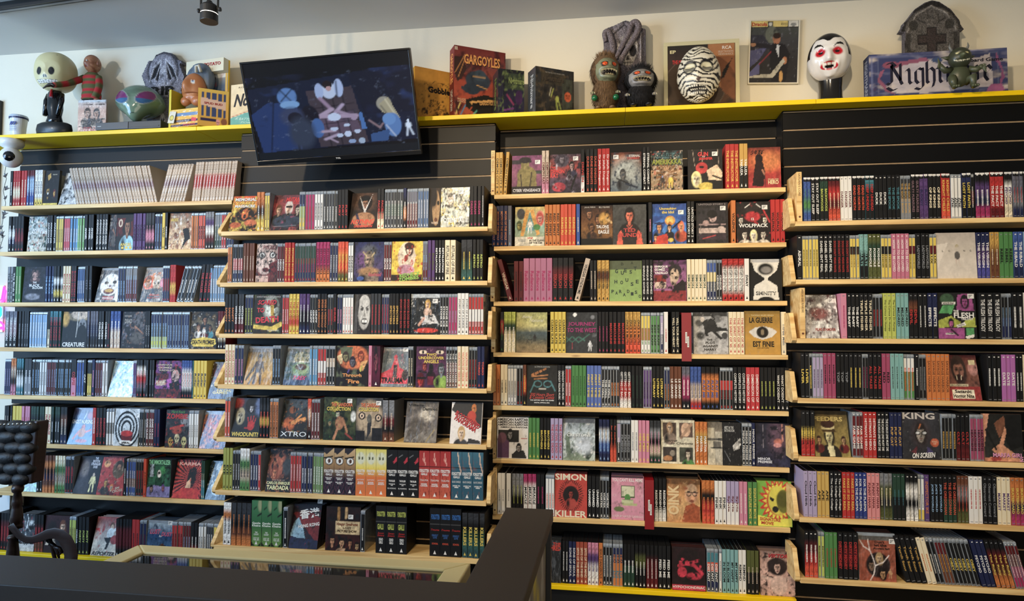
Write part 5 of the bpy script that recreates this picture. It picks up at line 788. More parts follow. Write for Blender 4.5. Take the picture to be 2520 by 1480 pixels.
m.lathe([(0.074, 0.0), (0.088, 0.008), (0.093, 0.032), (0.088, 0.056), (0.072, 0.064)], L3(28, 29, 31), 40, sy=0.50); part('oval_base', m, MPAINT, t, smooth=True)
m = MB(); zb = zc-rad*0.9
m.lathe([(0.032, 0.06), (0.040, 0.07), (0.035, 0.088), (0.032, 0.10), (0.038, 0.135), (0.036, zb-0.01), (0.02, zb+0.015)], L3(14, 14, 17), 28, sy=0.8)
for s_ in (-1, 1): m.tube([(s_*0.034, 0, zb-0.012), (s_*0.042, -0.008, zb-0.045), (s_*0.036, -0.02, 0.10)], [0.013, 0.0125, 0.010], L3(14, 14, 17), 12)
part('black_suit', m, MGLOSS, t, smooth=True)
m = MB(); P = R_ @ Vector((0, -0.03, 0)); m.tube([(P.x, P.y, zb+0.004), (P.x*1.1, P.y*1.1, zb-0.035)], [0.004, 0.009], L3(170, 30, 40), 8); part('red_tie', m, MGLOSS, t)
# bald doll with a striped jumper
x, _ = xz(225, 240, 0.10); _, z1 = xz(225, 137, 0.10); H_ = z1-ZS
t = thing('jumper_doll', 'bald doll in red and green striped jumper and dark trousers', 'doll', (x, 0.10, ZS))
def stripes(d): 
    return np.where((np.mod(d[:, 2]*4.2+0.25, 1) < 0.5)[:, None], L3(166, 40, 44), L3(88, 90, 52))
def zstr(V, z0): return np.where((np.mod((V[:, 2]-z0)/0.033, 1) < 0.5)[:, None], L3(176, 44, 48), L3(88, 92, 54))
def dollface(d):
    a, e = azel(d); k = 1+0.10*gz((a)/0.25)*gz((e+0.1)/0.25)-0.06*gz((np.abs(a)-0.4)/0.2)*gz((e-0.12)/0.15)-0.05*np.clip(-d[:, 2], 0, 1)
    n_ = vnoise((a+3.2)*15, (e+1.6)*30, 14, 5); c = mixc(np.tile(L3(172, 120, 88), (len(d), 1)), (n_ > 0.52)*0.6, L3(120, 62, 44))
    for s_ in (-1, 1): c = mixc(c, spotm(d, s_*0.36, 0.12, .15, .09), L3(225, 220, 210)); c = mixc(c, spotm(d, s_*0.36, 0.12, .06, .08), L3(20, 16, 16))
    c = mixc(c, spotm(d, 0, -0.5, .35, .1), L3(120, 50, 40)); return k, c, None
m = MB(); m.blob((0, 0, H_-0.045), (0.036, 0.040, 0.046), LP['F'], 48, 36, dollface, rot=rz(-14)); m.tube([(0, 0, H_-0.10), (0, 0, H_-0.07)], 0.017, LP['F'], 12)
for s_ in (-1, 1): m.blob(tuple(rz(-14) @ Vector((s_*0.037, 0.004, 0))+Vector((0, 0, H_-0.045))), (0.006, 0.010, 0.013), L3(150, 100, 78), 10, 8)
part('head', m, MPAINT, t, smooth=True)
m = MB(); zsw = H_-0.095; m.lathe([(0.020, zsw+0.012), (0.034, zsw), (0.045, zsw-0.02), (0.046, zsw-0.06), (0.048, zsw-0.10), (0.050, zsw-0.125), (0.046, zsw-0.132)][::-1], LP['r'], 30, sy=0.7)
V0 = np.concatenate(m.v)
prof = np.array([[0.046, zsw-0.132], [0.050, zsw-0.125]]+[[0.047+0.002*math.sin(q), zsw-0.12+0.1*q/14] for q in range(15)]+[[0.040, zsw-0.008], [0.030, zsw+0.002], [0.020, zsw+0.012]])
m = MB(); m.lathe([tuple(q) for q in prof], LP['r'], 30, sy=0.7); m.c[-1] = zstr(m.v[-1], 0)
sh = (-0.038, -0.004, zsw-0.018); hd = (-0.100, -0.125, zsw-0.095)
pts = [tuple(np.array(sh)*(1-q/10)+np.array(hd)*(q/10)+np.array([0, 0, -0.008*math.sin(q/10*3.1)])) for q in range(11)]
m.tube(pts, [0.017-0.0004*q for q in range(11)], LP['r'], 12); n_ = 12
m.c[-1] = np.repeat(np.array([L3(176, 44, 48) if (q//2) % 2 else L3(88, 92, 54) for q in range(11)]), n_, 0)
pts2 = [(0.040+0.012*math.sin(q/3), -0.005-0.002*q, zsw-0.018-0.0115*q) for q in range(11)]
m.tube(pts2, 0.016, LP['r'], 12); m.c[-1] = np.repeat(np.array([L3(176, 44, 48) if (q//2) % 2 else L3(88, 92, 54) for q in range(11)]), n_, 0)
part('striped_jumper', m, MFUR, t, smooth=True)
m = MB()
for hx, c_ in ((hd, L3(40, 30, 26)), ((0.050, -0.026, zsw-0.142), L3(150, 100, 78))):
    m.blob((hx[0], hx[1], hx[2]), (0.014, 0.010, 0.012), c_, 14, 10)
    for f in range(5):
        a = (-0.9+0.42*f); dx = (-0.030, -0.012) if hx is hd else (0, -0.006); L_ = 0.028 if f not in (0, 4) else 0.02
        m.tube([(hx[0], hx[1]+0.004*(f-2), hx[2]+0.003*(f-2)), (hx[0]+dx[0]*.6, hx[1]+0.006*(f-2)+dx[1]*.5, hx[2]+0.006*(f-2)-(0 if hx is hd else L_*.6)), (hx[0]+dx[0], hx[1]+0.007*(f-2)+dx[1], hx[2]+0.008*(f-2)-0.008-(0 if hx is hd else L_))], [0.005, 0.0042, 0.003], c_, 6)
part('hands', m, MPAINT, t, smooth=True)
m = MB(); zh = zsw-0.122
for s_ in (-1, 1): m.tube([(s_*0.02, 0, zh), (s_*0.024, 0, zh*0.5), (s_*0.024, 0, 0.012)], [0.026, 0.021, 0.018], L3(26, 27, 32), 14); m.blob((s_*0.025, -0.012, 0.011), (0.016, 0.030, 0.011), L3(18, 16, 16), 14, 10)
part('dark_trousers', m, MFUR, t, smooth=True)
# boxes seen at an angle
def gbox(name, label, cat, pl, pr, ptop, Yl, th, depth, art, res, mats=None, side=None, sidetext=None, frame=None, group=None, floor_=True, edge=None, zbot=None, pbot=None, partname='printed_front', roll=0.0):
    a = math.radians(th); P = at(pl, ptop, Yl); xl = P.x; lo, hi = 0.01, 1.2
    for _ in range(40):
        w_ = (lo+hi)/2; q = pix((xl+w_*math.cos(a), Yl+w_*math.sin(a), P.z))[0]
        if q < pr: lo = w_
        else: hi = w_
    z0 = ZS if zbot is None else zbot
    if pbot is not None: z0 = at(pl, pbot, Yl).z
    h_ = P.z-z0; t = thing(name, label, cat, (xl, Yl, z0), (0, math.radians(roll), a), group)
    A = Art(res[0], res[1], seed=hash_(label) % 1000); A.run(art); A.grain(0.12, 12); e = edge if edge is not None else np.clip(A.A[:, :2].mean((0, 1)), 0.01, 1)
    body = MB(); body.box(0, 0.001, 0, w_, depth, h_, e); part('box_body', body, mats or MPRINT, t, bevel=0.0012)
    fr = MB(); f = frame or 0; A.to(fr, f, f, w_-f, h_-f, 0.0 if not f else 0.0004); part(partname, fr, mats or MPRINT, t)
    if f:
        b_ = MB(); b_.box(0, -0.003, 0, w_, 0.001, f, e); b_.box(0, -0.003, h_-f, w_, 0.001, h_, e); b_.box(0, -0.003, f, f, 0.001, h_-f, e); b_.box(w_-f, -0.003, f, w_, 0.001, h_-f, e); part('border_frame', b_, MPAINT, t, bevel=0.0008)
    if sidetext:
        l = MB()
        for (s_, c_, zc_, L_, tw, rot) in sidetext:
            put_text(l, s_, '!', depth/2, h_*zc_, h_*L_, depth*tw, -0.0009, C3(c_), -90)
        o = part('side_print', l, MPRINT, t, loc=(0, depth, 0), rot=(0, 0, -math.pi/2))
    return t, w_, h_
gbox('movie_case', 'wrapped pink case with two armed men, before the jumper doll', 'movie case', 193, 262, 247, -0.005, 4, 0.014,
 'g c0b8b4 d8a890 dcb098 d8a890;b 0 0 100 8 c8ccd0;T ! 34 14 36 4 3c3030 CHUCK_NORRIS;T ! 78 14 34 4 3c3030 LEE_MARVIN;F 34 40 14 c09078 382820 2c2c34;F 66 42 14 c89880 2c2c34 282830;l 56 64 96 58 5 2c2828;n 282428 .5 9 .62;b 4 78 90 82 302828;T ! 50 86 56 5 r DELTA;T ! 56 93 62 5 r FORCE;n w .3 14 .7', (40, 50), mats=MWRAP)
x0 = at(237, 310, -0.01).x; x1 = at(400, 310, 0.0).x; zt_ = at(300, 302, 0).z-ZS
t = thing('disc_player', 'low black disc player box under the green alien head', 'player', (x0, -0.012, ZS))
m = MB(); m.box(0, 0, 0.004, x1-x0, 0.16, max(zt_, 0.03), L3(20, 21, 23)); part('housing', m, MPAINT, t, bevel=0.002)
m = MB(); m.box(0.001, -0.002, 0.006, (x1-x0)*0.5, 0, max(zt_, 0.03)-0.002, L3(56, 58, 62)); m.box((x1-x0)*0.5+0.004, -0.0015, 0.012, x1-x0-0.01, 0, 0.018, L3(8, 8, 9)); put_text(m, 'SONY', '!', 0.02, 0.022, 0.02, 0.004, -0.0025, LP['w']); part('front_panel', m, MPAINT, t)
for q in range(4): part('foot', mb1('box', 0.01+(q % 2)*(x1-x0-0.03), 0.01+(q//2)*0.12, 0, 0.02+(q % 2)*(x1-x0-0.03), 0.02+(q//2)*0.12, 0.0045, LP['k']), MPAINT, t)
PLZ = max(zt_, 0.03)
# green alien head
xc, zc = xz(341, 268, 0.06); r_ = (at(397, 268, 0.06).x-at(287, 268, 0.06).x)/2
zt2 = xz(341, 217, 0.06)[1]
def alien(d):
    a, e = azel(d); low = np.clip(-d[:, 2]+0.1, 0, 1)
    k = 1-0.42*low*np.clip(1.1-gz(a/0.8), 0, 1)+0.10*gz(a/0.5)*gz((e+0.75)/0.35)-0.05*gz(a/0.3)*gz((e-0.1)/0.25)
    for s_ in (-1, 1): k = k+0.02*gz((np.sqrt(((a-s_*0.60)/0.46)**2+((e-0.24-0.34*(a*s_-0.6))/0.33)**2)-1)/0.16)
    c = np.tile(L3(116, 138, 116), (len(d), 1)); n_ = vnoise((a+3.2)*15, (e+1.6)*30, 9, 3); c = mixc(c, np.clip((n_-.5)*3, 0, .5), L3(84, 104, 88))
    for s_ in (-1, 1):
        q = ((a-s_*0.60)/0.43)**2+((e-0.24-0.34*(a*s_-0.6))/0.30)**2; mm = np.clip((1-np.sqrt(q))/0.06+0.5, 0, 1)
        rim = np.clip((1.14-np.sqrt(q))/0.06+0.5, 0, 1); c = mixc(c, rim, L3(150, 158, 148))
        ec = np.where((e-0.24 > -0.10)[:, None], L3(122, 52, 104), L3(52, 96, 140)); c = c*(1-mm[:, None])+ec*mm[:, None]
    c = mixc(c, spotm(d, 0, -0.55, .14, .02), L3(60, 72, 62)); return k, c, None
t = thing('alien_head', 'large green alien head with shiny purple eyes', 'alien head', (xc, 0.075, ZS+PLZ+0.0006))
hz = (zt2-(ZS+PLZ)); m = MB(); m.blob((0, 0, hz*0.53), (r_*0.94, r_*0.80, hz*0.55), LP['g'], 110, 80, alien, rot=rz(12))
m.v[-1][:, 2] = np.maximum(m.v[-1][:, 2], 0.0005); part('head', m, MGLOSS, t, smooth=True)
# tombstones
def tomb(label, pts, Y, art, thick=0.03, res=(64, 90), relief=0.006, extra=None):
    P = [xz(px, py, Y) for px, py in pts]; xs_ = [p[0] for p in P]; zs_ = [p[1] for p in P]; x0, x1, z1 = min(xs_), max(xs_), max(zs_); z0 = ZS
    t = thing('tombstone', label, 'tombstone', (x0, Y, z0)); out = [(p[0]-x0, max(p[1]-z0, 0)) for p in P]
    ar = sum(out[i][0]*out[(i+1) % len(out)][1]-out[(i+1) % len(out)][0]*out[i][1] for i in range(len(out)))
    if ar < 0: out = out[::-1]
    m = MB(); m.prism(out, 0, thick, L3(96, 92, 98)); part('stone_slab', m, MSTONE, t, bevel=0.002)
    A = Art(*res, seed=hash_(label) % 500); A.run(art); A.grain(0.3, 16); w_, h_ = x1-x0, z1-z0
    M_ = Art(*res); M_.A[:] = 0; M_.poly([(p[0]/w_*100, (1-p[1]/h_)*100) for p in out], 'ffffff'); keep = M_.A[..., 0] > 0.5
    lum = A.A.mean(-1); nz = -relief*np.clip(lum/0.35, 0, 1)-0.0005
    H2, W2 = res[1], res[0]; X, Z = np.meshgrid(np.linspace(0, w_, W2), np.linspace(h_, 0, H2)); V = np.stack([X, nz, Z], -1).reshape(-1, 3); Fc = []
    for j in range(H2-1):
        for i in range(W2-1):
            if keep[j, i] and keep[j+1, i] and keep[j, i+1] and keep[j+1, i+1]: k = j*W2+i; Fc.append((k+W2, k+W2+1, k+1, k))
    m = MB(); m.add(V, Fc, A.A.reshape(-1, 3)); 
    for st, cx, cy, tw, th_, c, tx, rot in A.txt: put_text(m, tx, st, cx/100*w_, (1-cy/100)*h_, tw/100*w_, th_/100*h_, -relief-0.001, C3(c), rot)
    part('carved_face', m, MSTONE, t, smooth=True)
    return t, w_, h_
tomb('grey tombstone with bat wings and RIP behind the alien head', [(349,188),(366,150),(376,149),(384,135),(403,127),(423,131),(436,147),(448,149),(449,157),(443,159),(456,188),(448,220),(452,300),(452,318),(362,318),(361,222)], 0.146,
 'g 807c88 8c8894 78747c;e 50 22 36 22 34323a;e 50 23 32 20 9c98a4;p 1c1a20 46,10 30,18 20,34 30,30 38,34 44,28;p 1c1a20 56,10 72,18 84,34 74,30 66,34 58,28;l 46 10 30 18 2 d8d4dc;l 30 18 20 34 1.5 d8d4dc;l 46 12 32 32 1.5 d8d4dc;l 46 14 42 30 1.5 d8d4dc;l 56 10 72 18 2 d8d4dc;l 72 18 84 34 1.5 d8d4dc;l 56 12 72 32 1.5 d8d4dc;l 56 14 60 30 1.5 d8d4dc;b 47 22 55 37 a8a4b0;e 51 22 5 5 c8c4cc;b 40 37 62 40 c0bcc8;T ! 50 45.5 52 10 0c0c10 RIP;T - 50 54 44 3 4c4a50 REST_IN_PEACE;K 52 78 7 c8c4cc;l 36 92 66 86 2 c8c4cc;l 36 86 66 92 2 c8c4cc;b 20 96 90 98 38363c;n 48464c .5 12 .6')
# window box with a brown toy in a blue hood
t, w_, h_ = gbox('toy_window_box', 'yellow toy box with open front holding a brown toy', 'toy box', 416, 488, 272, -0.012, -8, 0.05,
 'g e8c040 e8b030 e0a828;b 0 22 100 40 6088b8;n w .6 12 .6;b 0 60 100 74 302850;T ! 40 67 60 6 w The_Original_Spud;b 0 86 100 96 302850;T ! 70 90 40 8 d83040 POTATO;p d84050 78,50 96,58 90,76 76,70;T - 26 92 30 4 w Playthings', (50, 40), edge=L3(232, 186, 40))
e = L3(232, 186, 40); P2 = at(528, 300, 0.0); wx = P2.x-t.location.x; hh = at(440, 158, 0.13).z-ZS
m = MB(); m.box(0.0, 0.135, 0, wx*0.96, 0.145, hh*0.97, e); part('back_panel', m, MPRINT, t)
A = Art(40, 70, seed=5); A.run('g d8d8c8 4c6078 3c5070 405068;b 0 0 100 22 d8dcd8;b 4 3 96 18 e8e8e0;T ! 70 10 44 6 b83030 POTATO;T - 62 17 20 3 k FRIEND;n c05050 .5 10 .62;n 202838 .6 12 .58;b 94 0 100 100 e0b030'); m = MB(); A.to(m, 0.002, 0.0, wx*0.95, hh*0.96, 0.134); part('back_picture', m, MPRINT, t)
m = MB(); m.box(0, 0.10, hh*0.80, wx*0.96, 0.134, hh*0.97, L3(222, 216, 190)); put_text(m, 'POTATO', '!', wx*0.68, hh*0.9, wx*0.42, 0.016, 0.0985, L3(160, 40, 50)); part('header', m, MPRINT, t, bevel=0.001)
A = Art(40, 40, seed=9); A.run('g e8c040 e8b030 e0a828;b 12 8 92 72 3c4c78;b 20 8 28 72 e8b030;b 40 8 46 72 e8b030;b 60 8 66 72 e8b030;b 78 8 84 72 e8b030;p e8c0a8 10,24 90,30 90,52 10,44;T ! 50 38 60 6 a83030 SPUD_BUD;b 8 78 60 86 302850;K 66 86 8 e8a0a0;e 86 84 10 10 905838')
m = MB(); A.to(m, 0, 0, 0.13, hh*0.48, 0); o = part('side_print', m, MPRINT, t, loc=(w_+0.001, -0.004, 0), rot=(0, 0, math.radians(42)))
m = MB(); m.box(0, 0.001, 0, 0.13, 0.004, hh*0.48, e); o = part('side_panel', m, MPRINT, t, loc=(w_+0.001, -0.004, 0), rot=(0, 0, math.radians(42)))
m = MB(); m.box(0, -0.001, 0, 0.012, 0.13, hh*0.5, L3(200, 186, 60)); part('side_panel', m, MPRINT, t)
m = MB(); A = Art(16, 20, seed=3); A.run('g d8d4c4 d8d4c4;e 50 56 34 24 8c8428;e 50 56 26 17 d8cc60;n k .3 6 .66'); A.to(m, 0, 0, 0.036, 0.058, 0); o = part('paper_tag', m, MPRINT, t, loc=(0.004, -0.012, 0.02), rot=(math.radians(-8), math.radians(6), 0))
xc, zc = xz(474, 218, 0.03)
def spud(d):
    a, e_ = azel(d); k = 1+0.42*gz((a+0.25)/0.28)*gz((e_-0.08)/0.34)-0.10*gz((e_+0.45)/0.08)*(np.abs(a) < 0.9)+0.12*gz((np.abs(a)-0.5)/0.3)*gz((e_+0.8)/0.25)
    c = np.tile(L3(172, 112, 70), (len(d), 1))
    c = mixc(c, spotm(d, 0.28, 0.32, .17, .16), L3(228, 226, 220)); c = mixc(c, spotm(d, 0.26, 0.38, .10, .10), L3(120, 160, 210)); c = mixc(c, spotm(d, 0.25, 0.40, .05, .05), L3(12, 12, 16)); c = mixc(c, spotm(d, 0.28, 0.47, .2, .06), L3(164, 104, 64))
    c = mixc(c, spotm(d, -0.85, 0.32, .14, .14), L3(228, 226, 220)); c = mixc(c, spotm(d, 0.1, -0.36, .55, .025, .4), L3(110, 62, 40)); return k, c, None
t2 = thing('potato_toy', 'brown long nosed potato shaped toy with grey blue hood', 'toy', (xc, 0.045, zc))
m = MB(); m.blob((0, 0, 0), (0.060, 0.044, 0.078), LP['F'], 80, 60, spud, rot=rz(2)); m.blob((-0.028, -0.016, -0.062), (0.028, 0.024, 0.024), L3(168, 106, 66), 24, 16); m.blob((0.030, -0.014, -0.062), (0.034, 0.026, 0.026), L3(168, 106, 66), 24, 16); m.blob((0.062, 0.0, -0.03), (0.03, 0.018, 0.02), L3(168, 106, 66), 20, 14, rot=Matrix.Rotation(0.5, 3, 'Y'))
part('body', m, MPAINT, t2, smooth=True)
def hood(d): return np.where((d[:, 1] < -0.25) & (d[:, 2] < 0.75) & (np.abs(d[:, 0]) < 0.72), 0.8, 1.0), None, None
m = MB(); m.blob((0.014, 0.026, 0.052), (0.068, 0.048, 0.084), L3(98, 112, 128), 40, 30, hood); m.tube([(0.020, -0.020, 0.074), (0.022, -0.026, 0.102), (0.036, -0.026, 0.106), (0.044, -0.020, 0.076)], 0.007, L3(200, 196, 180), 10)
part('hood', m, MPAINT, t2, smooth=True)
m = MB(); m.blob((0.0, 0, -0.088), (0.042, 0.024, 0.022), L3(96, 98, 80), 24, 14); part('camouflage_shirt', m, MFUR, t2, smooth=True)
# cream game box partly behind the television
gbox('board_game_box', 'cream game box with black brush lettering beside the television', 'game box', 569, 690, 210, 0.02, -8, 0.10,
 'g e8d4a8 e8cc98 e0c490;p 60a898 0,78 60,60 100,50 100,100 0,100;l 0 76 60 58 1.5 c86040;T - 46 8 60 4 6c5c48 RODNEY_FOSTER;T !/ 46 38 80 30 201c20 NoTime;T / 44 86 70 6 b8dcc8 A_BATTLE_OF_WITS -8;T / 46 94 50 4 b8dcc8 FOR_TWO -8;n w .2 6 .7', (44, 44), side=1, sidetext=[('MB GAMES', 'a83030', .86, .18, .4, 0), ('NO TIME', '3c3430', .4, .3, .2, 0)], edge=L3(214, 200, 166))
gbox('board_game_box', 'yellow game box with black cartoon warriors beside the television', 'game box', 1021, 1124, 162, -0.012, 36, 0.06,
 'g c88c18 c88c18 c48814;b 4 5 98 6 382808;l 4 6 4 20 .6 382808;T !* 62 40 62 12 201810 Gobblet!;l 24 28 34 34 1.2 382808;l 34 34 46 24 1.2 382808;l 46 24 70 26 1.2 382808;l 70 26 86 34 1.2 382808;R 50 76 0 16 18 6c4c14;b 46 62 52 78 c88c18;b 30 68 38 80 302010;b 66 66 76 80 302010;e 50 92 8 8 302010;e 24 86 8 8 302010;e 76 88 9 8 302010;n 382808 .8 16 .62;b 4 20 96 22 c88c18;n c88c18 .5 12 .5;b 0 0 100 20 c88c18;b 0 96 100 100 c88c18;b 4 5 98 6 382808', (44, 48), edge=L3(190, 140, 30))
gbox('board_game_box', 'tall red game box with a winged creature, largest upright box', 'game box', 1118, 1244, 110, 0.0, 30, 0.07,
 'g 7c2c28 84403c a84430 b84c30 b85430;n 4c1c20 .7 5 .55;p 3c2420 0,16 16,14 24,30 14,46 6,50 0,38;l 2 38 20 12 1 d89048;l 8 44 22 14 1 d89048;e 46 46 24 14 303c4c;e 50 38 12 8 384858;e 34 58 16 8 2c3848;l 24 62 16 58 5 303c4c;n 1c242c .4 9 .6;l 36 40 60 40 1 e8b060;l 44 52 64 56 1 e8b060;p 201c18 22,74 60,64 100,70 100,100 60,100 22,84;p d8a050 30,76 100,66 100,70 34,80;p 181410 36,78 96,70 96,76 44,86;l 4 96 12 80 2 d8c060;l 12 98 22 82 2 4c8cb8;l 22 99 34 84 2 b85030;l 30 100 44 88 2 4cb0a0;l 4 80 10 98 2 181410;T ! 4 4 6 5 e8d8c0 RR;T !* 54 17 70 14 e89c48 GARGOYLES;T - 15 76 16 6 e8c8a0 INCLUDES|6_PENCILS;T !/ 64 76 30 5 d8a050 GARGOYLES 8', (56, 70), sidetext=[('GARGOYLES', 'e89c48', .70, .42, .55, 0), ('LIGHT-UP DRAW', 'e8dccc', .25, .3, .5, 0)], edge=L3(120, 44, 42))
gbox('board_game_box', 'small dark purple game box, between the red and grey boxes', 'game box', 1226, 1290, 168, -0.005, 24, 0.098,
 'g 16161c 201c34 201838;b 24 8 100 42 303c28;n 5c6c38 .7 9 .55;T !* 70 26 60 18 7c8c48 Nightmare;n 101014 .6 6 .58;l 34 56 60 76 5 883058;l 24 90 60 84 4 6c3070;e 80 60 14 16 3c1c48', (36, 44), sidetext=[('Nightmare', '7c9450', .5, .68, .52, 0)], edge=L3(46, 48, 58), mats=MWRAP)
gbox('board_game_box', 'dark grey wrapped game box with orange round sticker', 'game box', 1318, 1412, 162, -0.012, 30, 0.085,
 'g 2c2c2c 302c28 24221c;b 14 10 78 36 403828;n 5c4c34 .5 11 .55;T !* 46 24 56 16 4c4030 Nightmare;T - 50 10 50 3 a8a49c FOR_THE_FULL_VIDEO_BOARD_GAME;b 70 20 96 100 44483c;n 1c1a18 .6 6 .55;l 40 42 36 60 2 c8c4a0;l 46 44 40 62 2.5 a8b048;e 56 66 5 7 a8b040;l 54 74 58 94 5 8c9838;l 60 70 66 88 3 8c9838;e 84 58 9 11 d86030;T - 84 58 12 10 503018 INCLUDES|VIDEO', (48, 50), sidetext=[('Nightmare', 'a8acb0', .5, .72, .5, 0)], edge=L3(64, 68, 74), mats=MWRAP)
# skull and snakes tombstone
t, w_, h_ = tomb('tall grey tombstone carved with a skull and coiling snakes', [(1484,75),(1497,68),(1514,62),(1534,52),(1540,50),(1556,55),(1566,54),(1572,66),(1589,72),(1590,150),(1592,160),(1592,272),(1482,272),(1482,135),(1486,120)], 0.125,
 'g 5c5660 746c74 6c646c 605860;e 50 12 30 10 8c848c;l 26 14 50 5 1.5 2c282c;l 50 5 74 14 1.5 2c282c;e 57 30 24 15 b0a8a4;e 57 40 15 7 a09890;n 4c464c .5 12 .58;e 47 32 8 6 242024;e 69 32 8 6 181418;p 1c181c 58,36 53,41 63,41;l 47 44 69 44 1 1c181c;l 51 41 51 47 1 1c181c;l 57 41 57 47 1 1c181c;l 63 41 63 47 1 1c181c;l 86 14 86 70 3 a8a0a4;b 88 14 96 100 4c464c;n 38343a .5 16 .6', relief=0.009)
for pts in ([(8, 22), (6, 14), (14, 12), (22, 22), (24, 32), (14, 42), (6, 50)], [(30, 40), (44, 28), (58, 16), (66, 6), (76, 4), (82, 10), (72, 20), (60, 28), (46, 38), (40, 46)], [(46, 62), (60, 66), (76, 72), (92, 80)]):
    m = MB(); Pn = [Vector((p[0]/100*w_, -0.012, (1-p[1]/100)*h_)) for p in pts]; Q = []
    for i in range(len(Pn)-1):
        a_, b_, c_, d_ = Pn[max(i-1, 0)], Pn[i], Pn[i+1], Pn[min(i+2, len(Pn)-1)]
        for q in range(5):
            u = q/5; Q.append(0.5*((2*b_)+(-a_+c_)*u+(2*a_-5*b_+4*c_-d_)*u*u+(-a_+3*b_-3*c_+d_)*u**3))
    Q.append(Pn[-1]); m.tube(Q, [0.008+0.006*math.sin(math.pi*(i+2)/(len(Q)+3)) for i in range(len(Q))], L3(118, 108, 112), 10); part('carved_snake', m, MSTONE, t, smooth=True)
# furry creatures
def creature(name, label, pl, pr, pt, Y, furc, faceC, yaw, eyes=True, balls=False):
    x0, x1 = at(pl, 250, Y).x, at(pr, 250, Y).x; zt_ = at((pl+pr)/2, pt, Y).z-ZS; w_ = x1-x0; t = thing(name, label, 'figurine', ((x0+x1)/2, Y, ZS))
    core = MB(); hc = zt_*0.70; hr = w_*0.48
    core.blob((0, 0, zt_*0.30), (w_*0.42, w_*0.36, zt_*0.31), furc*0.8, 28, 20); core.blob((0, 0.006, hc), (hr, hr*0.9, zt_-hc-0.004), furc*0.8, 28, 20); part('body', core, MFUR, t, smooth=True)
    f = MB(); r = random.Random(hash_(label)); R_ = rz(yaw)
    for _ in range(4200):
        u, v_ = r.uniform(-1, 1), r.uniform(0, 2*math.pi); s_ = math.sqrt(1-u*u); d = Vector((s_*math.cos(v_), s_*math.sin(v_), u)); top = r.random() < 0.5
        if top:
            dl = R_.inverted() @ d
            if dl.y < -0.25 and abs(dl.x) < 0.86 and -0.95 < dl.z < 0.62: continue
            b = Vector((d.x*hr, d.y*hr*0.9+0.006, hc+d.z*(zt_-hc-0.004)))
        else:
            if d.z < -0.85: continue
            b = Vector((d.x*w_*0.42, d.y*w_*0.36, zt_*0.30+d.z*zt_*0.31))
        L_ = r.uniform(0.010, 0.022); tip = b+(d*0.35+Vector((r.uniform(-.2, .2), r.uniform(-.2, .2), -0.9 if d.z < 0.7 else 0.1))).normalized()*L_+d*0.002; sd = d.cross(Vector((0.1, 0.2, 1))).normalized()*0.0013
        c = furc*r.uniform(0.6, 1.5); f.add([b-sd, b+sd, tip], [(0, 1, 2)], c)
    o = part('fur', f, MFUR, t); o['kind'] = 'stuff'
    def face(d):
        a, e_ = azel(d); mouth = gz(e_*0+((e_+0.30)/0.20))*(np.abs(a) < 0.85); k = 1+0.12*gz((e_+0.02)/0.14)*gz(a/0.6)+0.14*gz((e_+0.66)/0.16)*gz(a/0.8)-0.18*mouth*gz(a/0.85)+0.06*gz((e_-0.34)/.1)
        c = np.tile(faceC, (len(d), 1)); n_ = vnoise((a+3.2)*15, (e_+1.6)*30, 12, 3); c = mixc(c, np.clip((n_-.5)*4, 0, .6), faceC*0.45)
        c = mixc(c, ((np.abs(e_+0.32+0.10*a*a) < 0.25*np.sqrt(np.clip(1-(a/0.85)**2, 0, 1)))*1.0), L3(16, 8, 8))
        for s_ in (-1, 1):
            c = mixc(c, spotm(d, s_*0.46, 0.28, .34, .23), L3(18, 14, 14)); c = mixc(c, spotm(d, s_*0.44, 0.28, .17, .15), L3(226, 88, 30)); c = mixc(c, spotm(d, s_*0.42, 0.26, .045, .07), L3(80, 14, 8))
        return k, c, None
    fm = MB(); fr = (hr*0.80, hr*0.78, (zt_-hc)*0.74); fm.blob((0, -hr*0.27, 0), fr, faceC, 64, 48, face); V = fm.v[-1]; fm.v[-1] = V@np.array(R_).T+np.array([0, 0, hc-0.008]); part('face', fm, MPAINT, t, smooth=True)
    te = MB()
    for row_, z_, sg in ((0, -0.10, -1), (1, -0.55, 1)):
        for k in range(13):
            a = -0.72+k*0.12; el = z_-0.10*a*a; d = Vector((math.sin(a)*math.cos(el), -math.cos(a)*math.cos(el), math.sin(el))); b = R_ @ Vector((d.x*fr[0]*1.0, d.y*fr[1]*1.0, d.z*fr[2])); L_ = 0.009 if k % 2 else 0.006
            o4 = R_ @ Vector((0, -hr*0.27, 0))+Vector((0, 0, hc-0.008)); te.tube([b+o4, b+o4+Vector((0, 0, sg*L_*1.1))+d*0.001], [0.0022, 0.0003], L3(222, 206, 160), 5)
    part('teeth', te, MPAINT, t)
    hn = MB()
    for s_ in (-1, 1):
        b = Vector((s_*w_*0.40, -w_*0.22, zt_*0.30)); hn.blob(tuple(b), (0.008, 0.010, 0.007), faceC*0.8, 12, 8)
        for q in range(4): hn.tube([b+Vector(((q-1.5)*0.004, -0.004, 0)), b+Vector(((q-1.5)*0.0055, -0.013, -0.003)), b+Vector(((q-1.5)*0.006, -0.016, -0.011))], [0.003, 0.0022, 0.0008], L3(206, 196, 160) if q % 2 else faceC, 6)
        hn.blob((s_*w_*0.22, -w_*0.30, 0.008), (0.014, 0.02, 0.008), furc, 14, 8)
    part('clawed_hands', hn, MPAINT, t, smooth=True)
    if balls:
        for s_ in (-1, 1): g_ = MB(); g_.blob((s_*w_*0.34, -w_*0.34, zt_*0.19), (0.0135, 0.0135, 0.0135), L3(20, 96, 56), 18, 12); part('green_glass_bauble', g_, MGLOSS, t, smooth=True)
    return t
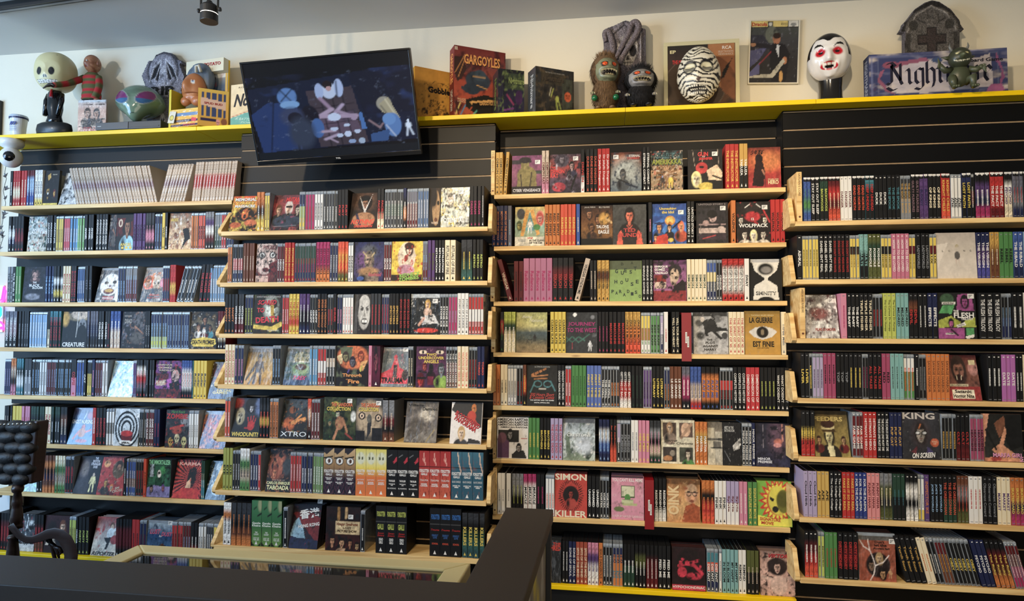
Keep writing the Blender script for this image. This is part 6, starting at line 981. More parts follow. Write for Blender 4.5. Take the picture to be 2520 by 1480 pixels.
creature('furry_creature', 'brown furry fanged creature with green baubles', 1452, 1528, 131, 0.035, L3(112, 86, 58), L3(128, 132, 104), 18, balls=True)
creature('furry_creature', 'black furry creature with grey face and wide fangs', 1535, 1618, 163, 0.02, L3(24, 23, 25), L3(150, 146, 142), 5)
# videodisc sleeve
gbox('videodisc_sleeve', 'square framed videodisc sleeve behind the bandaged mask', 'disc sleeve', 1633, 1819, 106, 0.115, 0, 0.02,
 'g 302c28 48342c 6c4428 4c3424;e 40 62 46 44 6c5c50 .02;e 40 62 45 43 48382c .02;p b07444 60,0 100,0 100,86 70,60;p 8c5430 70,20 100,20 100,90 80,70;e 40 62 10 9 b08050;n 241c18 .4 6 .6;p 1c1614 96,22 84,50 78,56 82,40;T ! 8 9 9 5 e8dca0 EP;T ! 20 25 26 6 d83030 THE_MUMMY;T ! 88 6 14 5 e8e0d4 RCA;T - 86 12 22 3 d8ccc0 SELECTAVISION;T - 86 16 22 3 d8ccc0 VIDEODISCS', (60, 56), frame=0.017, edge=L3(206, 198, 158))
# bandaged mask
xc, zc = xz(1722, 185, 0.0); rx = (at(1776, 180, 0).x-at(1668, 180, 0).x)/2; rzz = (at(1722, 108, 0).z-at(1722, 261, 0).z)/2
def mummy(d):
    a, e_ = azel(d); v_ = e_+0.10*np.sin(a*2.2+e_*3)+0.05*np.sin(a*5.1-e_*4); n_ = vnoise((a+3.2)*15, (e_+1.6)*30, 10, 8)
    s_ = np.sin(v_*36+n_*9+a*1.2); lo = np.clip(-d[:, 2], 0, 1); k = 1-0.22*lo**1.3+0.10*gz(a/0.22)*gz((e_+0.12)/0.30)+0.012*s_-0.10*gz((np.abs(a)-0.42)/0.24)*gz((e_-0.22)/0.15)
    k = k-0.05*gz(a/0.5)*gz((e_+0.62)/0.14)
    c = np.where((s_ > -0.42)[:, None], L3(226, 220, 200), L3(30, 28, 28)); 
    for q in (-1, 1):
        c = mixc(c, spotm(d, q*0.42, 0.22, .36, .24), L3(26, 26, 30)); c = mixc(c, spotm(d, q*0.42, 0.20, .28, .16), L3(214, 208, 176)); low = ((e_ < 0.17) & (np.abs(a-q*0.42) < .24) & (e_ > 0.06)); c = mixc(c, low*0.8, L3(70, 70, 74)); c = mixc(c, ((np.abs(e_-0.18) < 0.014) & (np.abs(a-q*0.42) < .23))*1.0, L3(14, 14, 14))
    c = mixc(c, spotm(d, 0.02, -0.20, .09, .07), L3(60, 36, 36)); mt = spotm(d, 0.02, -0.62, .62, .24, .1, -0.15); c = mixc(c, mt, L3(28, 26, 26))
    tooth = (mt > .5) & (np.abs(np.mod(a/0.13, 1)-0.5) < 0.33) & (np.abs(np.mod((e_+0.62)/0.17+0.25, 1)-0.5) < 0.27) & (np.abs(a) < .5); c = mixc(c, tooth*1.0, L3(232, 226, 206)); return k, c, None
t = thing('bandaged_mask', 'black and white bandaged mummy mask with open mouth', 'mask', (xc, 0.0, zc))
m = MB(); m.blob((0, 0.035, 0), (rx, 0.07, rzz), LP['w'], 150, 120, mummy, rot=rz(-9)); part('mask_shell', m, MPAINT, t, smooth=True)
# puzzle picture on the wall
gbox('framed_puzzle', 'framed puzzle picture of a caped man in a coffin, on the wall', 'picture', 1838, 1962, 50, WY-0.012, 0, 0.008,
 'g 484c44 3c3c40 2c2a2c 2c2a2c;b 0 0 78 10 d8c068;T ! 18 5 32 6 b83c28 Dracula;b 36 1 46 9 2c2a28;e 41 5 4 3 c8c4b8;T - 70 5 14 4 4c4430 JIGSAW|PUZZLE;b 80 0 100 10 d8d4c8;e 89 6 6 3 8c8c88;b 0 10 100 11 2c2a28;e 44 22 13 14 64685c;p 30303c 0,22 26,22 42,40 30,56 0,70;p 50527c 0,48 36,42 20,62 0,76;n a8a8b8 .3 16 .68;e 55 29 8 9 a86c4c;e 55 24 8 5 2c1c18;p 1c1a20 40,40 52,36 72,38 84,54 76,98 46,98 42,60;p c8ccd0 56,38 62,40 60,58 54,46;l 44 42 6 38 7 24222a;e 6 38 6 3 b08060;l 74 46 78 60 7 1c1a20;e 73 64 5 6 b87850;p b8b4a4 70,60 74,66 50,92 0,92 0,88 44,86;p 5c5c8c 0,84 22,66 20,86 0,90;l 20 70 44 50 2 8c2c34;n 1c1a20 .4 10 .62;e 66 90 4 9 c89850', (56, 70), frame=0.0055, edge=L3(214, 208, 190), pbot=207, roll=2.6)
# pale fanged mask on a black head
xc, zc = xz(2040, 152, 0.07); t = thing('mannequin_head', 'black mannequin head with long neck under the white fanged mask', 'mannequin head', (xc, 0.085, ZS))
zh = zc-ZS; m = MB(); m.blob((0.004, 0, zh+0.014), (0.083, 0.085, 0.106), L3(16, 15, 15), 40, 30)
m.lathe([(0.062, 0.0), (0.052, 0.012), (0.046, 0.035), (0.045, 0.07), (0.05, zh-0.05), (0.06, zh-0.02)], L3(28, 27, 26), 32, cx=0.008); part('head', m, MGLOSS, t, smooth=True)
def vamp(d):
    a, e_ = azel(d); lo = np.clip(-d[:, 2], 0, 1); k = 1-0.24*lo**1.5+0.0*a
    k = k+0.22*gz(a/0.15)*gz((e_+0.06)/0.22)+0.10*gz(a/0.2)*gz((e_+0.18)/0.08)-0.09*gz((np.abs(a)-0.38)/0.18)*gz((e_-0.12)/0.10)+0.06*gz((np.abs(a)-0.34)/0.26)*gz((e_-0.30)/0.08)+0.05*gz((np.abs(a)-0.45)/0.12)*gz((e_+0.42)/0.25)+0.05*gz(a/.35)*gz((e_+0.92)/.15)-0.05*gz(a/0.3)*gz((e_+0.5)/0.10)+0.05*gz((np.abs(a)-.75)/.2)*gz((e_+.1)/.2)
    c = np.tile(L3(226, 224, 222), (len(d), 1)); hair = (e_ > 0.72-0.16*gz((a)/0.22)+0.02*np.abs(a)) | ((np.abs(a) > 1.02-0.12*np.clip(e_, 0, 1)) & (e_ > 0.02)); 
    for s_ in (-1, 1):
        c = mixc(c, spotm(d, s_*0.40, 0.10, .25, .15, .3), L3(182, 30, 44)); c = mixc(c, spotm(d, s_*0.40, 0.105, .13, .055, .2), L3(24, 14, 14))
        br = np.abs(e_-(0.42-1.3*(np.abs(a)-0.58)**2)); c = mixc(c, ((br < 0.055*np.clip((np.abs(a)-0.14)/0.3, 0.2, 1)) & (np.abs(a) > 0.16) & (np.abs(a) < 0.74))*1.0, L3(16, 14, 14))
    mt = spotm(d, 0, -0.44, .46, .19, .08); c = mixc(c, mt, L3(186, 34, 48)); c = mixc(c, spotm(d, 0, -0.47, .34, .10, .1), L3(14, 8, 10))
    tooth = (np.abs(a) < 0.26) & (np.abs(e_+0.36) < 0.05) & (np.abs(np.mod(a/0.1, 1)-.5) < .42); c = mixc(c, tooth*1.0, L3(236, 232, 224))
    for s_ in (-1, 1): c = mixc(c, spotm(d, s_*0.28, -0.40, .05, .13, .2), L3(236, 232, 224)); c = mixc(c, spotm(d, s_*0.22, -0.56, .05, .06, .2), L3(236, 210, 210))
    c = mixc(c, hair*1.0, L3(14, 12, 12)); return k, c, None
t = thing('fanged_mask', 'glossy white vampire mask with red eyes and slicked black hair', 'mask', (xc-0.004, 0.055, zc-0.002))
m = MB(); m.blob((0, 0, 0), (0.084, 0.078, 0.112), LP['w'], 150, 120, vamp, rot=rz(-17)); V = m.v[-1]; part('mask_shell', m, MGLOSS, t, smooth=True)
# long board game box with a goblin and the cross tombstone
tomb('dark gothic tombstone with a cross behind the long blue box', [(2213,78),(2222,64),(2224,56),(2232,48),(2252,22),(2276,6),(2294,0),(2312,4),(2340,22),(2362,50),(2364,60),(2373,72),(2362,75),(2362,232),(2226,232),(2226,80)], 0.10,
 'g 3c3834 58524c 5c564e 4c463e;e 50 30 48 30 241f1d .1;e 50 32 42 25 605a54 .08;b 0 29 9 100 2c2824;b 91 29 100 100 2c2824;b 11 32 17 100 38342e;b 83 32 89 100 38342e;l 12 30 26 14 1.5 9c948c;l 26 14 50 6 1.5 9c948c;l 50 6 74 14 1.5 9c948c;l 74 14 88 30 1.5 9c948c;l 28 18 40 22 1.5 2c2824;l 72 18 60 22 1.5 2c2824;e 22 24 7 5 38342e;e 78 24 7 5 38342e;b 42 26 58 62 1c1614;b 28 33 72 43 1c1614;b 44 27.5 56 62 3c302c;b 30 34.5 70 41.5 3c302c;n 38342e .5 16 .6', relief=0.007)
LBT, LBW, LBH = gbox('board_game_box', 'long blue game box with gothic lettering and pink gargoyles', 'game box', 2138, 2478, 135, 0.01, 0, 0.062,
 'g 3c4470 343c68 343c68;b 6 8 94 90 50587c;b 7 10 93 88 343c68;p b8b0b8 18,30 50,16 80,18 88,10 90,84 40,92 16,88;n c8bcb4 .5 5 .55;n 8c88a0 .3 7 .6;e 50 20 4 6 3c5078;p 90506c 12,24 42,12 44,20 28,26 18,34;p 90506c 12,34 8,56 14,80 20,94 12,84 6,60 8,40;e 16 26 6 8 8c4860;p 8c4c78 92,6 96,40 98,64 94,84 96,50 92,26;p a05888 84,96 88,78 96,80 98,94;n 5c3050 .3 12 .68;l 2 6 98 2 1 6c74a0;l 2 6 2 94 1 6c74a0;T ! 84 24 26 8 1c1c2c Board_Game', (120, 36), sidetext=[('NIGHTMARE', '9ca0b0', .5, .8, .5, 0)], edge=L3(60, 66, 92))
x0, x1 = at(2290, 200, -0.01).x, at(2412, 200, -0.01).x; zt_ = at(2352, 122, -0.012).z-ZS; gc = L3(70, 76, 56); xc = at(2354, 200, -0.01).x
t = thing('goblin_figurine', 'dark green goblin figurine perched before the long box', 'figurine', (xc, -0.022, ZS))
def gob(d):
    a, e_ = azel(d); k = 1+0.55*gz((a-0.02)/0.17)*gz((e_+0.02)/0.16)-0.08*gz((e_+0.45)/0.07)*(np.abs(a) < 0.6)+0.12*gz((e_-0.42)/0.1)*gz(a/.7)
    c = np.tile(gc*0.55, (len(d), 1)); c = mixc(c, gz(a/0.2)*gz((e_+0.02)/0.2), gc*1.9)
    for s_ in (-1, 1): c = mixc(c, spotm(d, s_*0.45, 0.24, .15, .06), L3(206, 200, 150))
    y = e_+0.48-0.2*a*a; c = mixc(c, ((np.abs(y) < 0.05) & (np.abs(a) < 0.75) & (np.abs(np.mod(a/0.14, 1)-.5) < .3))*1.0, L3(216, 214, 190)); return k, c, None
m = MB(); m.blob((0, -0.016, zt_*0.74), (0.040, 0.036, 0.042), gc, 60, 48, gob, rot=rz(-10)); 
for s_ in (-1, 1):
    m.tube([(s_*0.024, -0.012, zt_*0.9), (s_*0.034, -0.012, zt_*1.02), (s_*0.032, -0.012, zt_*1.10)], [0.007, 0.004, 0.0008], L3(110, 112, 110), 8)
    m.tube([(s_*0.034, -0.01, zt_*0.76), (s_*0.062, -0.005, zt_*0.80)], [0.011, 0.001], gc*0.8, 8)
part('head', m, MPAINT, t, smooth=True)
m = MB(); m.blob((0.002, -0.008, zt_*0.36), (0.036, 0.028, 0.044), gc*0.9, 28, 20)
m.tube([(-0.03, -0.01, zt_*0.5), (-0.055, -0.02, zt_*0.46), (-0.075, -0.026, zt_*0.56)], [0.012, 0.011, 0.009], gc*0.8, 10); m.tube([(0.034, -0.01, zt_*0.5), (0.056, -0.02, zt_*0.46), (0.07, -0.03, zt_*0.50)], [0.013, 0.012, 0.008], gc, 10)
for b in ((-0.075, -0.026, zt_*0.56), (0.07, -0.03, zt_*0.50)):
    sg = -1 if b[0] < 0 else 1; m.blob(b, (0.011, 0.008, 0.010), gc, 12, 8)
    for q in range(5): m.tube([b, (b[0]+sg*0.008, b[1]-0.006, b[2]+(q-2)*0.006+(0.006 if sg < 0 else -0.004)), (b[0]+sg*0.013, b[1]-0.010, b[2]+(q-2)*0.008+(0.014 if sg < 0 else -0.012))], [0.005, 0.0035, 0.0008], gc*1.2, 6)
for s_ in (-1, 1):
    m.tube([(s_*0.02, -0.01, zt_*0.22), (s_*0.038, -0.035, zt_*0.26), (s_*0.034, -0.04, zt_*0.06)], [0.017, 0.016, 0.010], gc, 12)
    for q in range(3): m.tube([(s_*0.034, -0.04, 0.009), (s_*0.034+(q-1)*0.010, -0.062, 0.007)], [0.009, 0.004], gc*1.3, 8)
part('body', m, MPAINT, t, smooth=True)
GOTH = dict(N=(1.2, [[(0,.1),(.15,0),(.3,.15),(.3,1.3)], [(0,1.35),(.3,1.45),(.55,1.2),(.85,1.4)], [(.85,1.35),(.85,.2),(.95,0),(1.1,.1)], [(.3,1.25),(.85,.25)], [(0,-.2),(.3,-.4),(.6,-.3)]]),
 i=(.5, [[(0,.85),(.12,1),(.2,.85),(.2,.15),(.3,0),(.42,.12)], [(.15,1.3),(.25,1.38)]]), g=(.7, [[(.5,.9),(.3,1),(.1,.8),(.1,.2),(.25,0),(.5,.2)], [(.5,1),(.55,.9),(.55,-.2),(.35,-.4),(.05,-.3)]]),
 h=(.7, [[(.1,1.4),(.1,.1),(.2,0)], [(.1,.75),(.35,1),(.55,.8),(.55,.1),(.45,-.25),(.3,-.35)]]), t=(.5, [[(.2,1.3),(.2,.15),(.3,0),(.45,.12)], [(0,.95),(.4,.95)]]),
 m=(1.1, [[(0,.85),(.1,1),(.18,.85),(.18,.05)], [(.18,.75),(.35,1),(.5,.85),(.5,.05)], [(.5,.75),(.68,1),(.82,.85),(.82,.12),(.92,0),(1.02,.1)]]),
 a=(.72, [[(.05,.85),(.25,1),(.45,.85),(.45,.15),(.55,0),(.68,.12)], [(.45,.55),(.2,.6),(.08,.35),(.2,.05),(.45,.2)]]), r=(.55, [[(0,.85),(.1,1),(.18,.85),(.18,.05)], [(.18,.75),(.4,1),(.5,.85)]]),
 e=(.6, [[(.45,.15),(.25,0),(.08,.25),(.08,.75),(.28,1),(.48,.75),(.1,.45)]]))
def gothic(mb, word, x0, x1, zbase, xh, y, col):   # strokes of a broad slanted nib
    W_ = sum(GOTH[c][0] for c in word); sx = (x1-x0)/W_; cx = x0
    for c in word:
        for st in GOTH[c][1]:
            for (ax, az), (bx, bz) in zip(st[:-1], st[1:]):
                P_ = [np.array([cx+ax*sx, zbase+az*xh]), np.array([cx+bx*sx, zbase+bz*xh])]; nb = np.array([0.085*sx, 0.06*xh])
                q = [P_[0]-nb, P_[0]+nb, P_[1]+nb, P_[1]-nb]; mb.add([(v_[0], y, v_[1]) for v_ in q], [(0, 1, 2, 3)], col)
        cx += GOTH[c][0]*sx
m = MB(); gothic(m, 'Nightmare', LBW*0.13, LBW*0.90, LBH*0.30, LBH*0.34, -0.0012, L3(26, 26, 44)); part('gothic_title', m, MPRINT, LBT)
# ---------------------------------------------------------------- television
TVC = Vector((-1.154, -0.225, 2.419)); TW, TH = 0.722, 0.421
t = thing('television', 'black flat television tilted over the shelves, film playing', 'television', (0, 0, 0))
t.matrix_world = Matrix.Translation(TVC) @ Matrix.Rotation(math.radians(2.8), 4, 'Z') @ Matrix.Rotation(math.radians(20), 4, 'X') @ Matrix.Rotation(math.radians(-2.6), 4, 'Y')
MTV = mat('television_casing', (12, 12, 14), rough=0.25); a2, b2 = TW/2, TH/2
m = MB(); m.box(-a2, 0.004, -b2, a2, 0.022, b2, k1); m.box(-a2*0.7, 0.022, -b2*0.9, a2*0.7, 0.05, b2*0.4, k1); part('casing', m, MTV, t, bevel=0.002)
m = MB(); m.box(-a2, -0.003, b2-0.008, a2, 0.004, b2, k1); m.box(-a2, -0.003, -b2, a2, 0.004, -b2+0.018, k1); m.box(-a2, -0.003, -b2+0.018, -a2+0.008, 0.004, b2-0.008, k1); m.box(a2-0.008, -0.003, -b2+0.018, a2, 0.004, b2-0.008, k1); part('bezel', m, MTV, t, bevel=0.001)
m = MB(); put_text(m, 'TCL', '!', 0.0, -b2+0.008, 0.022, 0.005, -0.0036, LP['w']); part('maker_badge', m, MPAINT, t)
A = Art(180, 104, seed=44, asp=.58); A.run('g 04060c 04060c;p 0c1630 0,26 100,12 100,88 3,92;p 0a1128 62,17 100,12 100,60 70,60;n 18244c .3 5 .6;p 1c3468 0,52 12,40 28,44 26,90 4,92;n 2c4c90 .35 4 .6;l 16 34 9 91 .6 0a0e1c;l 29 30 28 90 .6 3c5088;p 3c3440 36,32 64,30 70,88 40,90;p 54465c 38,58 63,55 67,76 42,79;l 39 50 64 47 .5 0c0c18;l 41 67 66 64 .5 0c0c18;l 44 30 47 90 .5 0c0c18;l 51 30 54 90 .5 0c0c18;l 57 30 61 88 .5 0c0c18;e 24 36 6 9 4c78b8;l 20 28 28 44 .8 101828;l 28 28 20 40 .8 101828;e 25 44 6 4 6898d0;n 0c1830 .3 14 .66;e 50 33 4.5 8 a8bce0;e 44 33 2.6 8 90a8d8;e 56 31 2.8 9 98b0e0;l 55 24 54.5 40 .8 141c34;e 49.5 27 3 4 1c1418;e 50 31 1.6 2.4 a88890;l 44 40 50 52 2.5 8c7898;l 50 52 40 60 3.5 a090b0;l 40 58 64 60 4 9c8cac;l 57 48 48 62 2.5 a094b8;l 53 54 62 60 2.6 9484a4;e 51 60 4 4 b0c4e8;e 63 62 2 2.5 9484a4;e 36 60 6 14 101020;e 40 70 4 10 3860a0;e 25 56 7 9 303c60 .5;e 27 58 4.5 6 16182a;n 7088b0 .12 20 .72;e 30 74 8 16 2c3850 .5;n 8ca0c8 .2 22 .7;p 3c6cb0 66,58 68,56 70,74 67,74;e 82 50 4.5 7 8c8c84;p 98947c 79,50 85,44 88,56 91,66 84,62 80,58;l 80 52 86 68 .6 4c4c48;l 83 46 88 62 .6 c8c4a8;e 86 72 5 12 4c78b8;e 84 66 4 6 5888c8;l 72 66 78 74 1.2 8c7480;l 78 74 80 70 1 8c7480;p 2c5088 72,80 84,76 82,88 72,88;l 82 72 87 84 .5 b8c8e0;l 43 74 50 74 2.5 9c8ca8;l 44 82 52 78 2.5 9c90b0;l 47 82 51 86 1 a898b8;e 50 72 2.5 2 a8bce0;e 58 69 2 1.6 a8bce0;e 53 79 2 2 a8bce0;e 58 78 2.2 3 b0c4e8;e 64 76 2 2 a8bce0;e 60 86 2.2 2.2 7c98c8;e 66 86 2 3 90a8c8;e 95.2 69 .8 1.8 c8dcf8;e 95.2 73.5 1.4 3.2 c8dcf8;l 94.6 76 93.8 84 .9 c8dcf8;l 95.8 76 97.6 83.5 .9 c8dcf8;l 93.9 71.5 93.8 75 .5 c8dcf8;l 96.4 71.5 96.7 75 .5 c8dcf8;b 0 0 100 14 04060c;b 0 92 100 100 0c141c')
scr = mat('television_screen', rough=0.12, attr=True); bn = scr.node_tree.nodes['Principled BSDF']; at_ = [n for n in scr.node_tree.nodes if n.type == 'ATTRIBUTE'][0]
scr.node_tree.links.new(at_.outputs['Color'], bn.inputs['Emission Color']); bn.inputs['Emission Strength'].default_value = 1.0
for l_ in list(bn.inputs['Base Color'].links): scr.node_tree.links.remove(l_)
bn.inputs['Base Color'].default_value = (0.01, 0.01, 0.012, 1)
m = MB(); A.to(m, -a2+0.008, -b2+0.018, a2-0.008, b2-0.008, 0.001); part('screen', m, scr, t)
m = MB(); m.box(-0.09, 0.05, -0.1, 0.09, 0.06, 0.08, k1); m.tube([(0, 0.06, -0.07), (0.02, 0.14, -0.12), (0.01, 0.22, -0.16)], 0.02, k1, 8); part('wall_mount', m, MSCREW, t)
# ---------------------------------------------------------------- ceiling spotlight in view
Y = -0.4; P = at(515, 30, Y); sc_ = (at(540, 30, Y).x-at(490, 30, Y).x)/50
t = thing('track_spotlight', 'black can spotlight with a yoke hanging from the ceiling', 'spotlight', (P.x, Y, P.z))
m = MB(); m.lathe([(19*sc_, -23*sc_), (19.5*sc_, -22*sc_), (19*sc_, -5.2*sc_)], k1*0.02, 32); m.lathe([(18.8*sc_, -3.5*sc_), (19*sc_, 12*sc_), (16*sc_, 16*sc_), (8*sc_, 21*sc_), (5*sc_, 26*sc_)], k1*0.02, 32); part('can', m, MPAINT, t, smooth=False)
m = MB(); m.lathe([(18.6*sc_, -5.2*sc_), (18.6*sc_, -3.5*sc_)], k1*0.9, 32); part('light_ring', m, mat('lit_gap', (255, 246, 230), emit=3.0), t)
m = MB(); zt_ = CEZ-0.022-P.z
for s_ in (-1, 1): m.box(s_*21*sc_-0.0012, -0.006, 5*sc_, s_*21*sc_+0.0012, 0.006, zt_, k1*0.02)
m.box(-21*sc_-0.0012, -0.006, zt_-0.003, 21*sc_+0.0012, 0.006, zt_, k1*0.02); part('yoke', m, MPAINT, t)
for s_ in (-1, 1):
    m = MB(); m.tube([(s_*19*sc_, 0, 5*sc_), (s_*24*sc_, 0, 5*sc_)], 2*sc_, k1*0.02, 10); m.tube([(s_*24*sc_, 0, 5*sc_), (s_*27.5*sc_, 0, 5*sc_)], 5*sc_, k1*0.02, 12); part('yoke_knob', m, MPAINT, t)
m = MB(); m.tube([(-3*sc_, 0, 20*sc_), (-5*sc_, 0, 30*sc_), (0, 0, zt_)], 2*sc_, k1*0.02, 8); part('cable', m, MPAINT, t)
m = MB(); m.box(-1.2, -0.018, zt_, 1.6, 0.018, CEZ-P.z-0.0008, k1*0.02); part('ceiling_track', m, MPAINT, t)
P, Q = atz(-60, 30, CEZ-0.02), atz(150, 0, CEZ-0.02); dv = (Q-P).normalized(); nv = Vector((-dv.y, dv.x, 0))*0.016; t = thing('ceiling_track_rail', 'black lighting track crossing the ceiling corner, left end', 'track', tuple(P))
L_ = (Q-P).length+0.3; c4 = [-nv, dv*L_-nv, dv*L_+nv, nv]; m = MB(); m.add([(v_.x, v_.y, z_) for z_ in (-0.012, 0.0195) for v_ in c4], [(3, 2, 1, 0), (4, 5, 6, 7), (0, 1, 5, 4), (1, 2, 6, 5), (2, 3, 7, 6), (3, 0, 4, 7)], k1*0.02); part('rail', m, MPAINT, t)
m = MB(); m.add([(v_.x*0.5, v_.y*0.5, z_) if 0 else ((v_*0.0).x+dv.x*a_+nv.x*b_, dv.y*a_+nv.y*b_, z_) for z_ in (-0.014, -0.0121) for a_, b_, v_ in ((0, -.4, dv), (L_, -.4, dv), (L_, .4, dv), (0, .4, dv))], [(3, 2, 1, 0), (4, 5, 6, 7)], k1*0.25); part('slot_strip', m, MPAINT, t)
# ---------------------------------------------------------------- left end: camera, leaf garland, neon, frame, white panel
P = at(27, 388, 0.0); s1 = (at(40, 388, 0).x-at(20, 388, 0).x)/20
t = thing('security_camera', 'white ball security camera hanging under the yellow shelf', 'camera', (P.x, 0.0, P.z)); zt_ = ZT-0.0205-P.z
m = MB(); m.lathe([(10*s1, 18*s1), (21*s1, 24*s1), (24*s1, zt_-8*s1), (23*s1, zt_)], k1*.8, 28); part('mount_base', m, MWHITE, t, smooth=True)
m = MB(); m.blob((0, 0, 0), (22*s1, 22*s1, 22*s1), k1, 32, 24); part('ball_housing', m, MWHITE, t, smooth=True)
m = MB(); m.blob(tuple(Vector((0.55, -0.8, -0.06))*7.5*s1), (16*s1, 16*s1, 16*s1), L3(12, 12, 14), 28, 20); part('black_lens_face', m, MGLOSS, t, smooth=True)
t = thing('leaf_garland', 'wire garland of dark bat shaped leaves hanging beside the shelves', 'garland', (at(14, 400, 0.02).x, 0.02, at(14, 400, 0.02).z)); o0 = Vector(t.location)
gp = [(16, 400), (12, 425), (16, 440), (8, 470), (14, 500), (10, 525), (4, 560), (8, 585), (0, 610), (-4, 640)]; m = MB(); m.tube([at(a, b, 0.02)-o0 for a, b in gp], 0.0012, k1*0.02, 5); part('wire', m, MPAINT, t)
for k, (a, b, s_) in enumerate([(14, 432, 1), (17, 463, 1.1), (14, 487, .8), (12, 525, 1.2), (10, 535, .7), (3, 560, .8), (5, 575, 1.1), (8, 582, .7), (1, 610, .8), (-6, 600, 1)]):
    q = at(a, b, 0.015)-o0; r = random.Random(k); m = MB(); w_ = 0.016*s_; u_ = r.uniform(-.6, .6)
    V = [(-w_, 0, 0.004), (-w_*.5, -.003, -0.006), (0, -0.006, -0.014*s_), (w_*.5, -.003, -0.005), (w_, 0, 0.008), (w_*.3, -0.002, 0.004), (0, -.004, 0.012*s_), (-w_*.4, -.002, 0.003)]
    V = [(x_*math.cos(u_)-z_*math.sin(u_)+q.x, y_+q.y, x_*math.sin(u_)+z_*math.cos(u_)+q.z) for x_, y_, z_ in V]
    m.add(V+[(v_[0], v_[1]+0.001, v_[2]) for v_ in V], [tuple(range(8)), tuple(range(15, 7, -1))], L3(52, 38, 32)); part('leaf', m, MPAINT, t)
t = thing('neon_sign', 'glowing pink and blue neon tubes at the left edge', 'neon sign', (at(0, 760, 0.16).x, 0.17, at(0, 760, .16).z)); o0 = Vector(t.location)
NP, NB = mat('pink_neon', (255, 60, 190), emit=3.0), mat('blue_neon', (40, 150, 255), emit=3.0)
for pts, mt in (([(-60, 700), (-20, 742), (4, 738), (10, 706), (14, 716), (8, 742), (-4, 748)], NP), ([(-40, 745), (-6, 748), (2, 760), (2, 776), (-4, 785), (-40, 786)], NB), ([(-30, 796), (0, 792), (8, 800), (8, 812), (4, 806), (-30, 816)], NP)):
    m = MB(); m.tube([at(a, b, 0.165)-o0 for a, b in pts], 0.005, k1, 8); part('tube', m, mt, t)
m = MB(); m.box(-0.25, 0.006, -0.12, 0.0, 0.012, 0.12, k1); part('backing', m, MGLOSS, t)
P = at(8, 250, WY); Q = at(5, 680, WY); t = thing('framed_poster', 'black edge of a poster frame at the left edge of the wall', 'picture frame', (P.x-0.5, WY-0.022, Q.z)); h_ = P.z-Q.z
m = MB(); m.box(0, 0, 0, 0.5, 0.02, 0.012, LP['k']); m.box(0, 0, h_-0.012, 0.5, 0.02, h_, LP['k']); m.box(0, 0, 0.012, 0.012, 0.02, h_-0.012, LP['k']); m.box(0.488, 0, 0.012, 0.5, 0.02, h_-0.012, LP['k']); part('frame', m, MPAINT, t)
m = MB(); m.box(0.012, 0.012, 0.012, 0.488, 0.016, h_-0.012, L3(120, 130, 150)); part('print', m, MPRINT, t)
P, Q = at(25, 1214, 0.08), at(0, 1266, 0.08); t = thing('white_wall_box', 'white box on the wall behind the carved chair post', 'wall box', (Q.x-0.2, 0.08, Q.z-0.03))
m = MB(); m.box(0, 0, 0, P.x-Q.x+0.2, 0.10, P.z-Q.z+0.03, k1); part('housing', m, MWHITE, t, bevel=0.003)
m = MB(); m.lathe([(0.008, 0), (0.008, 0.0015)], LP['k'], 16); m.v[-1] = m.v[-1][:, [0, 2, 1]]*np.array([1, -1, 1])+np.array([0.2, 0, P.z-Q.z+0.015]); part('round_hole', m, MPAINT, t)
# ---------------------------------------------------------------- carved armchair
Y = -0.45; O_ = Vector((at(40, 1200, Y).x, Y, 0)); t = thing('carved_armchair', 'dark carved wooden armchair with black tufted leather back', 'armchair', tuple(O_))
def cp(px, py, dy=0.0): p = at(px, py, Y+dy); return (p.x-O_.x, dy, p.z)
m = MB(); b0, b1, b2_, b3 = cp(-90, 1196), cp(62, 1196), cp(77, 1040), cp(-90, 1052)
V = [b0, b1, b2_, b3]; m.add([(v_[0], 0.03, v_[2]) for v_ in V]+[(v_[0], 0.09, v_[2]) for v_ in V], [(0, 1, 2, 3), (7, 6, 5, 4), (0, 4, 5, 1), (1, 5, 6, 2), (2, 6, 7, 3), (3, 7, 4, 0)], k1); part('back_frame', m, MDWOOD, t, bevel=0.006)
m = MB(); rows_ = 6
for j in range(rows_):
    for i in range(4):
        fz = (j+0.5)/rows_; xl = b0[0]*(1-fz)+b3[0]*fz; xr_ = b1[0]*(1-fz)+b2_[0]*fz; zz = b1[2]*(1-fz)+b2_[2]*fz-0.004; fx = (i+0.5+(0.25 if j % 2 else -0.25))/4; wx_ = (xr_-xl)/4
        cx_ = min(xl+(xr_-xl)*fx, xr_-wx_*0.50); m.blob((cx_, 0.036, zz), (wx_*0.70 if i < 3 else wx_*0.56, 0.026, (b2_[2]-b1[2])/rows_*0.62), k1, 26, 16)
part('tufted_cushion', m, MLEATHER, t, smooth=True)
m = MB()
for i in range(14): q = cp(-60+i*10.5, 1048-i*0.4, 0.0); m.blob((q[0], -0.004, q[2]), (0.005, 0.004, 0.005), L3(110, 84, 50), 8, 6)
part('nail_heads', m, MCHROME, t, smooth=True)
def post(pxc, prof, nm, dy=0.0, mt=MDWOOD):
    m = MB(); L_ = []
    for r_px, py in prof:
        q = cp(pxc, py, dy); L_.append((r_px*sc2, q[2]))
    q = cp(pxc, prof[0][1], dy); m.lathe(L_[::-1], k1, 24, cx=q[0], cy=dy); return part(nm, m, mt, t, smooth=True)
sc2 = (at(60, 1200, Y).x-at(20, 1200, Y).x)/40
post(44, [(10, 1194), (12, 1203), (11, 1210), (7, 1214), (10, 1232), (11, 1241), (9, 1246), (10, 1252), (12, 1270), (13, 1282), (11, 1288), (12, 1292), (13, 1300)], 'turned_post', 0.03)
post(33, [(10, 1318), (12, 1324), (9, 1330), (11, 1350), (13, 1372), (11, 1400), (9, 1440)], 'turned_post', 0.0)
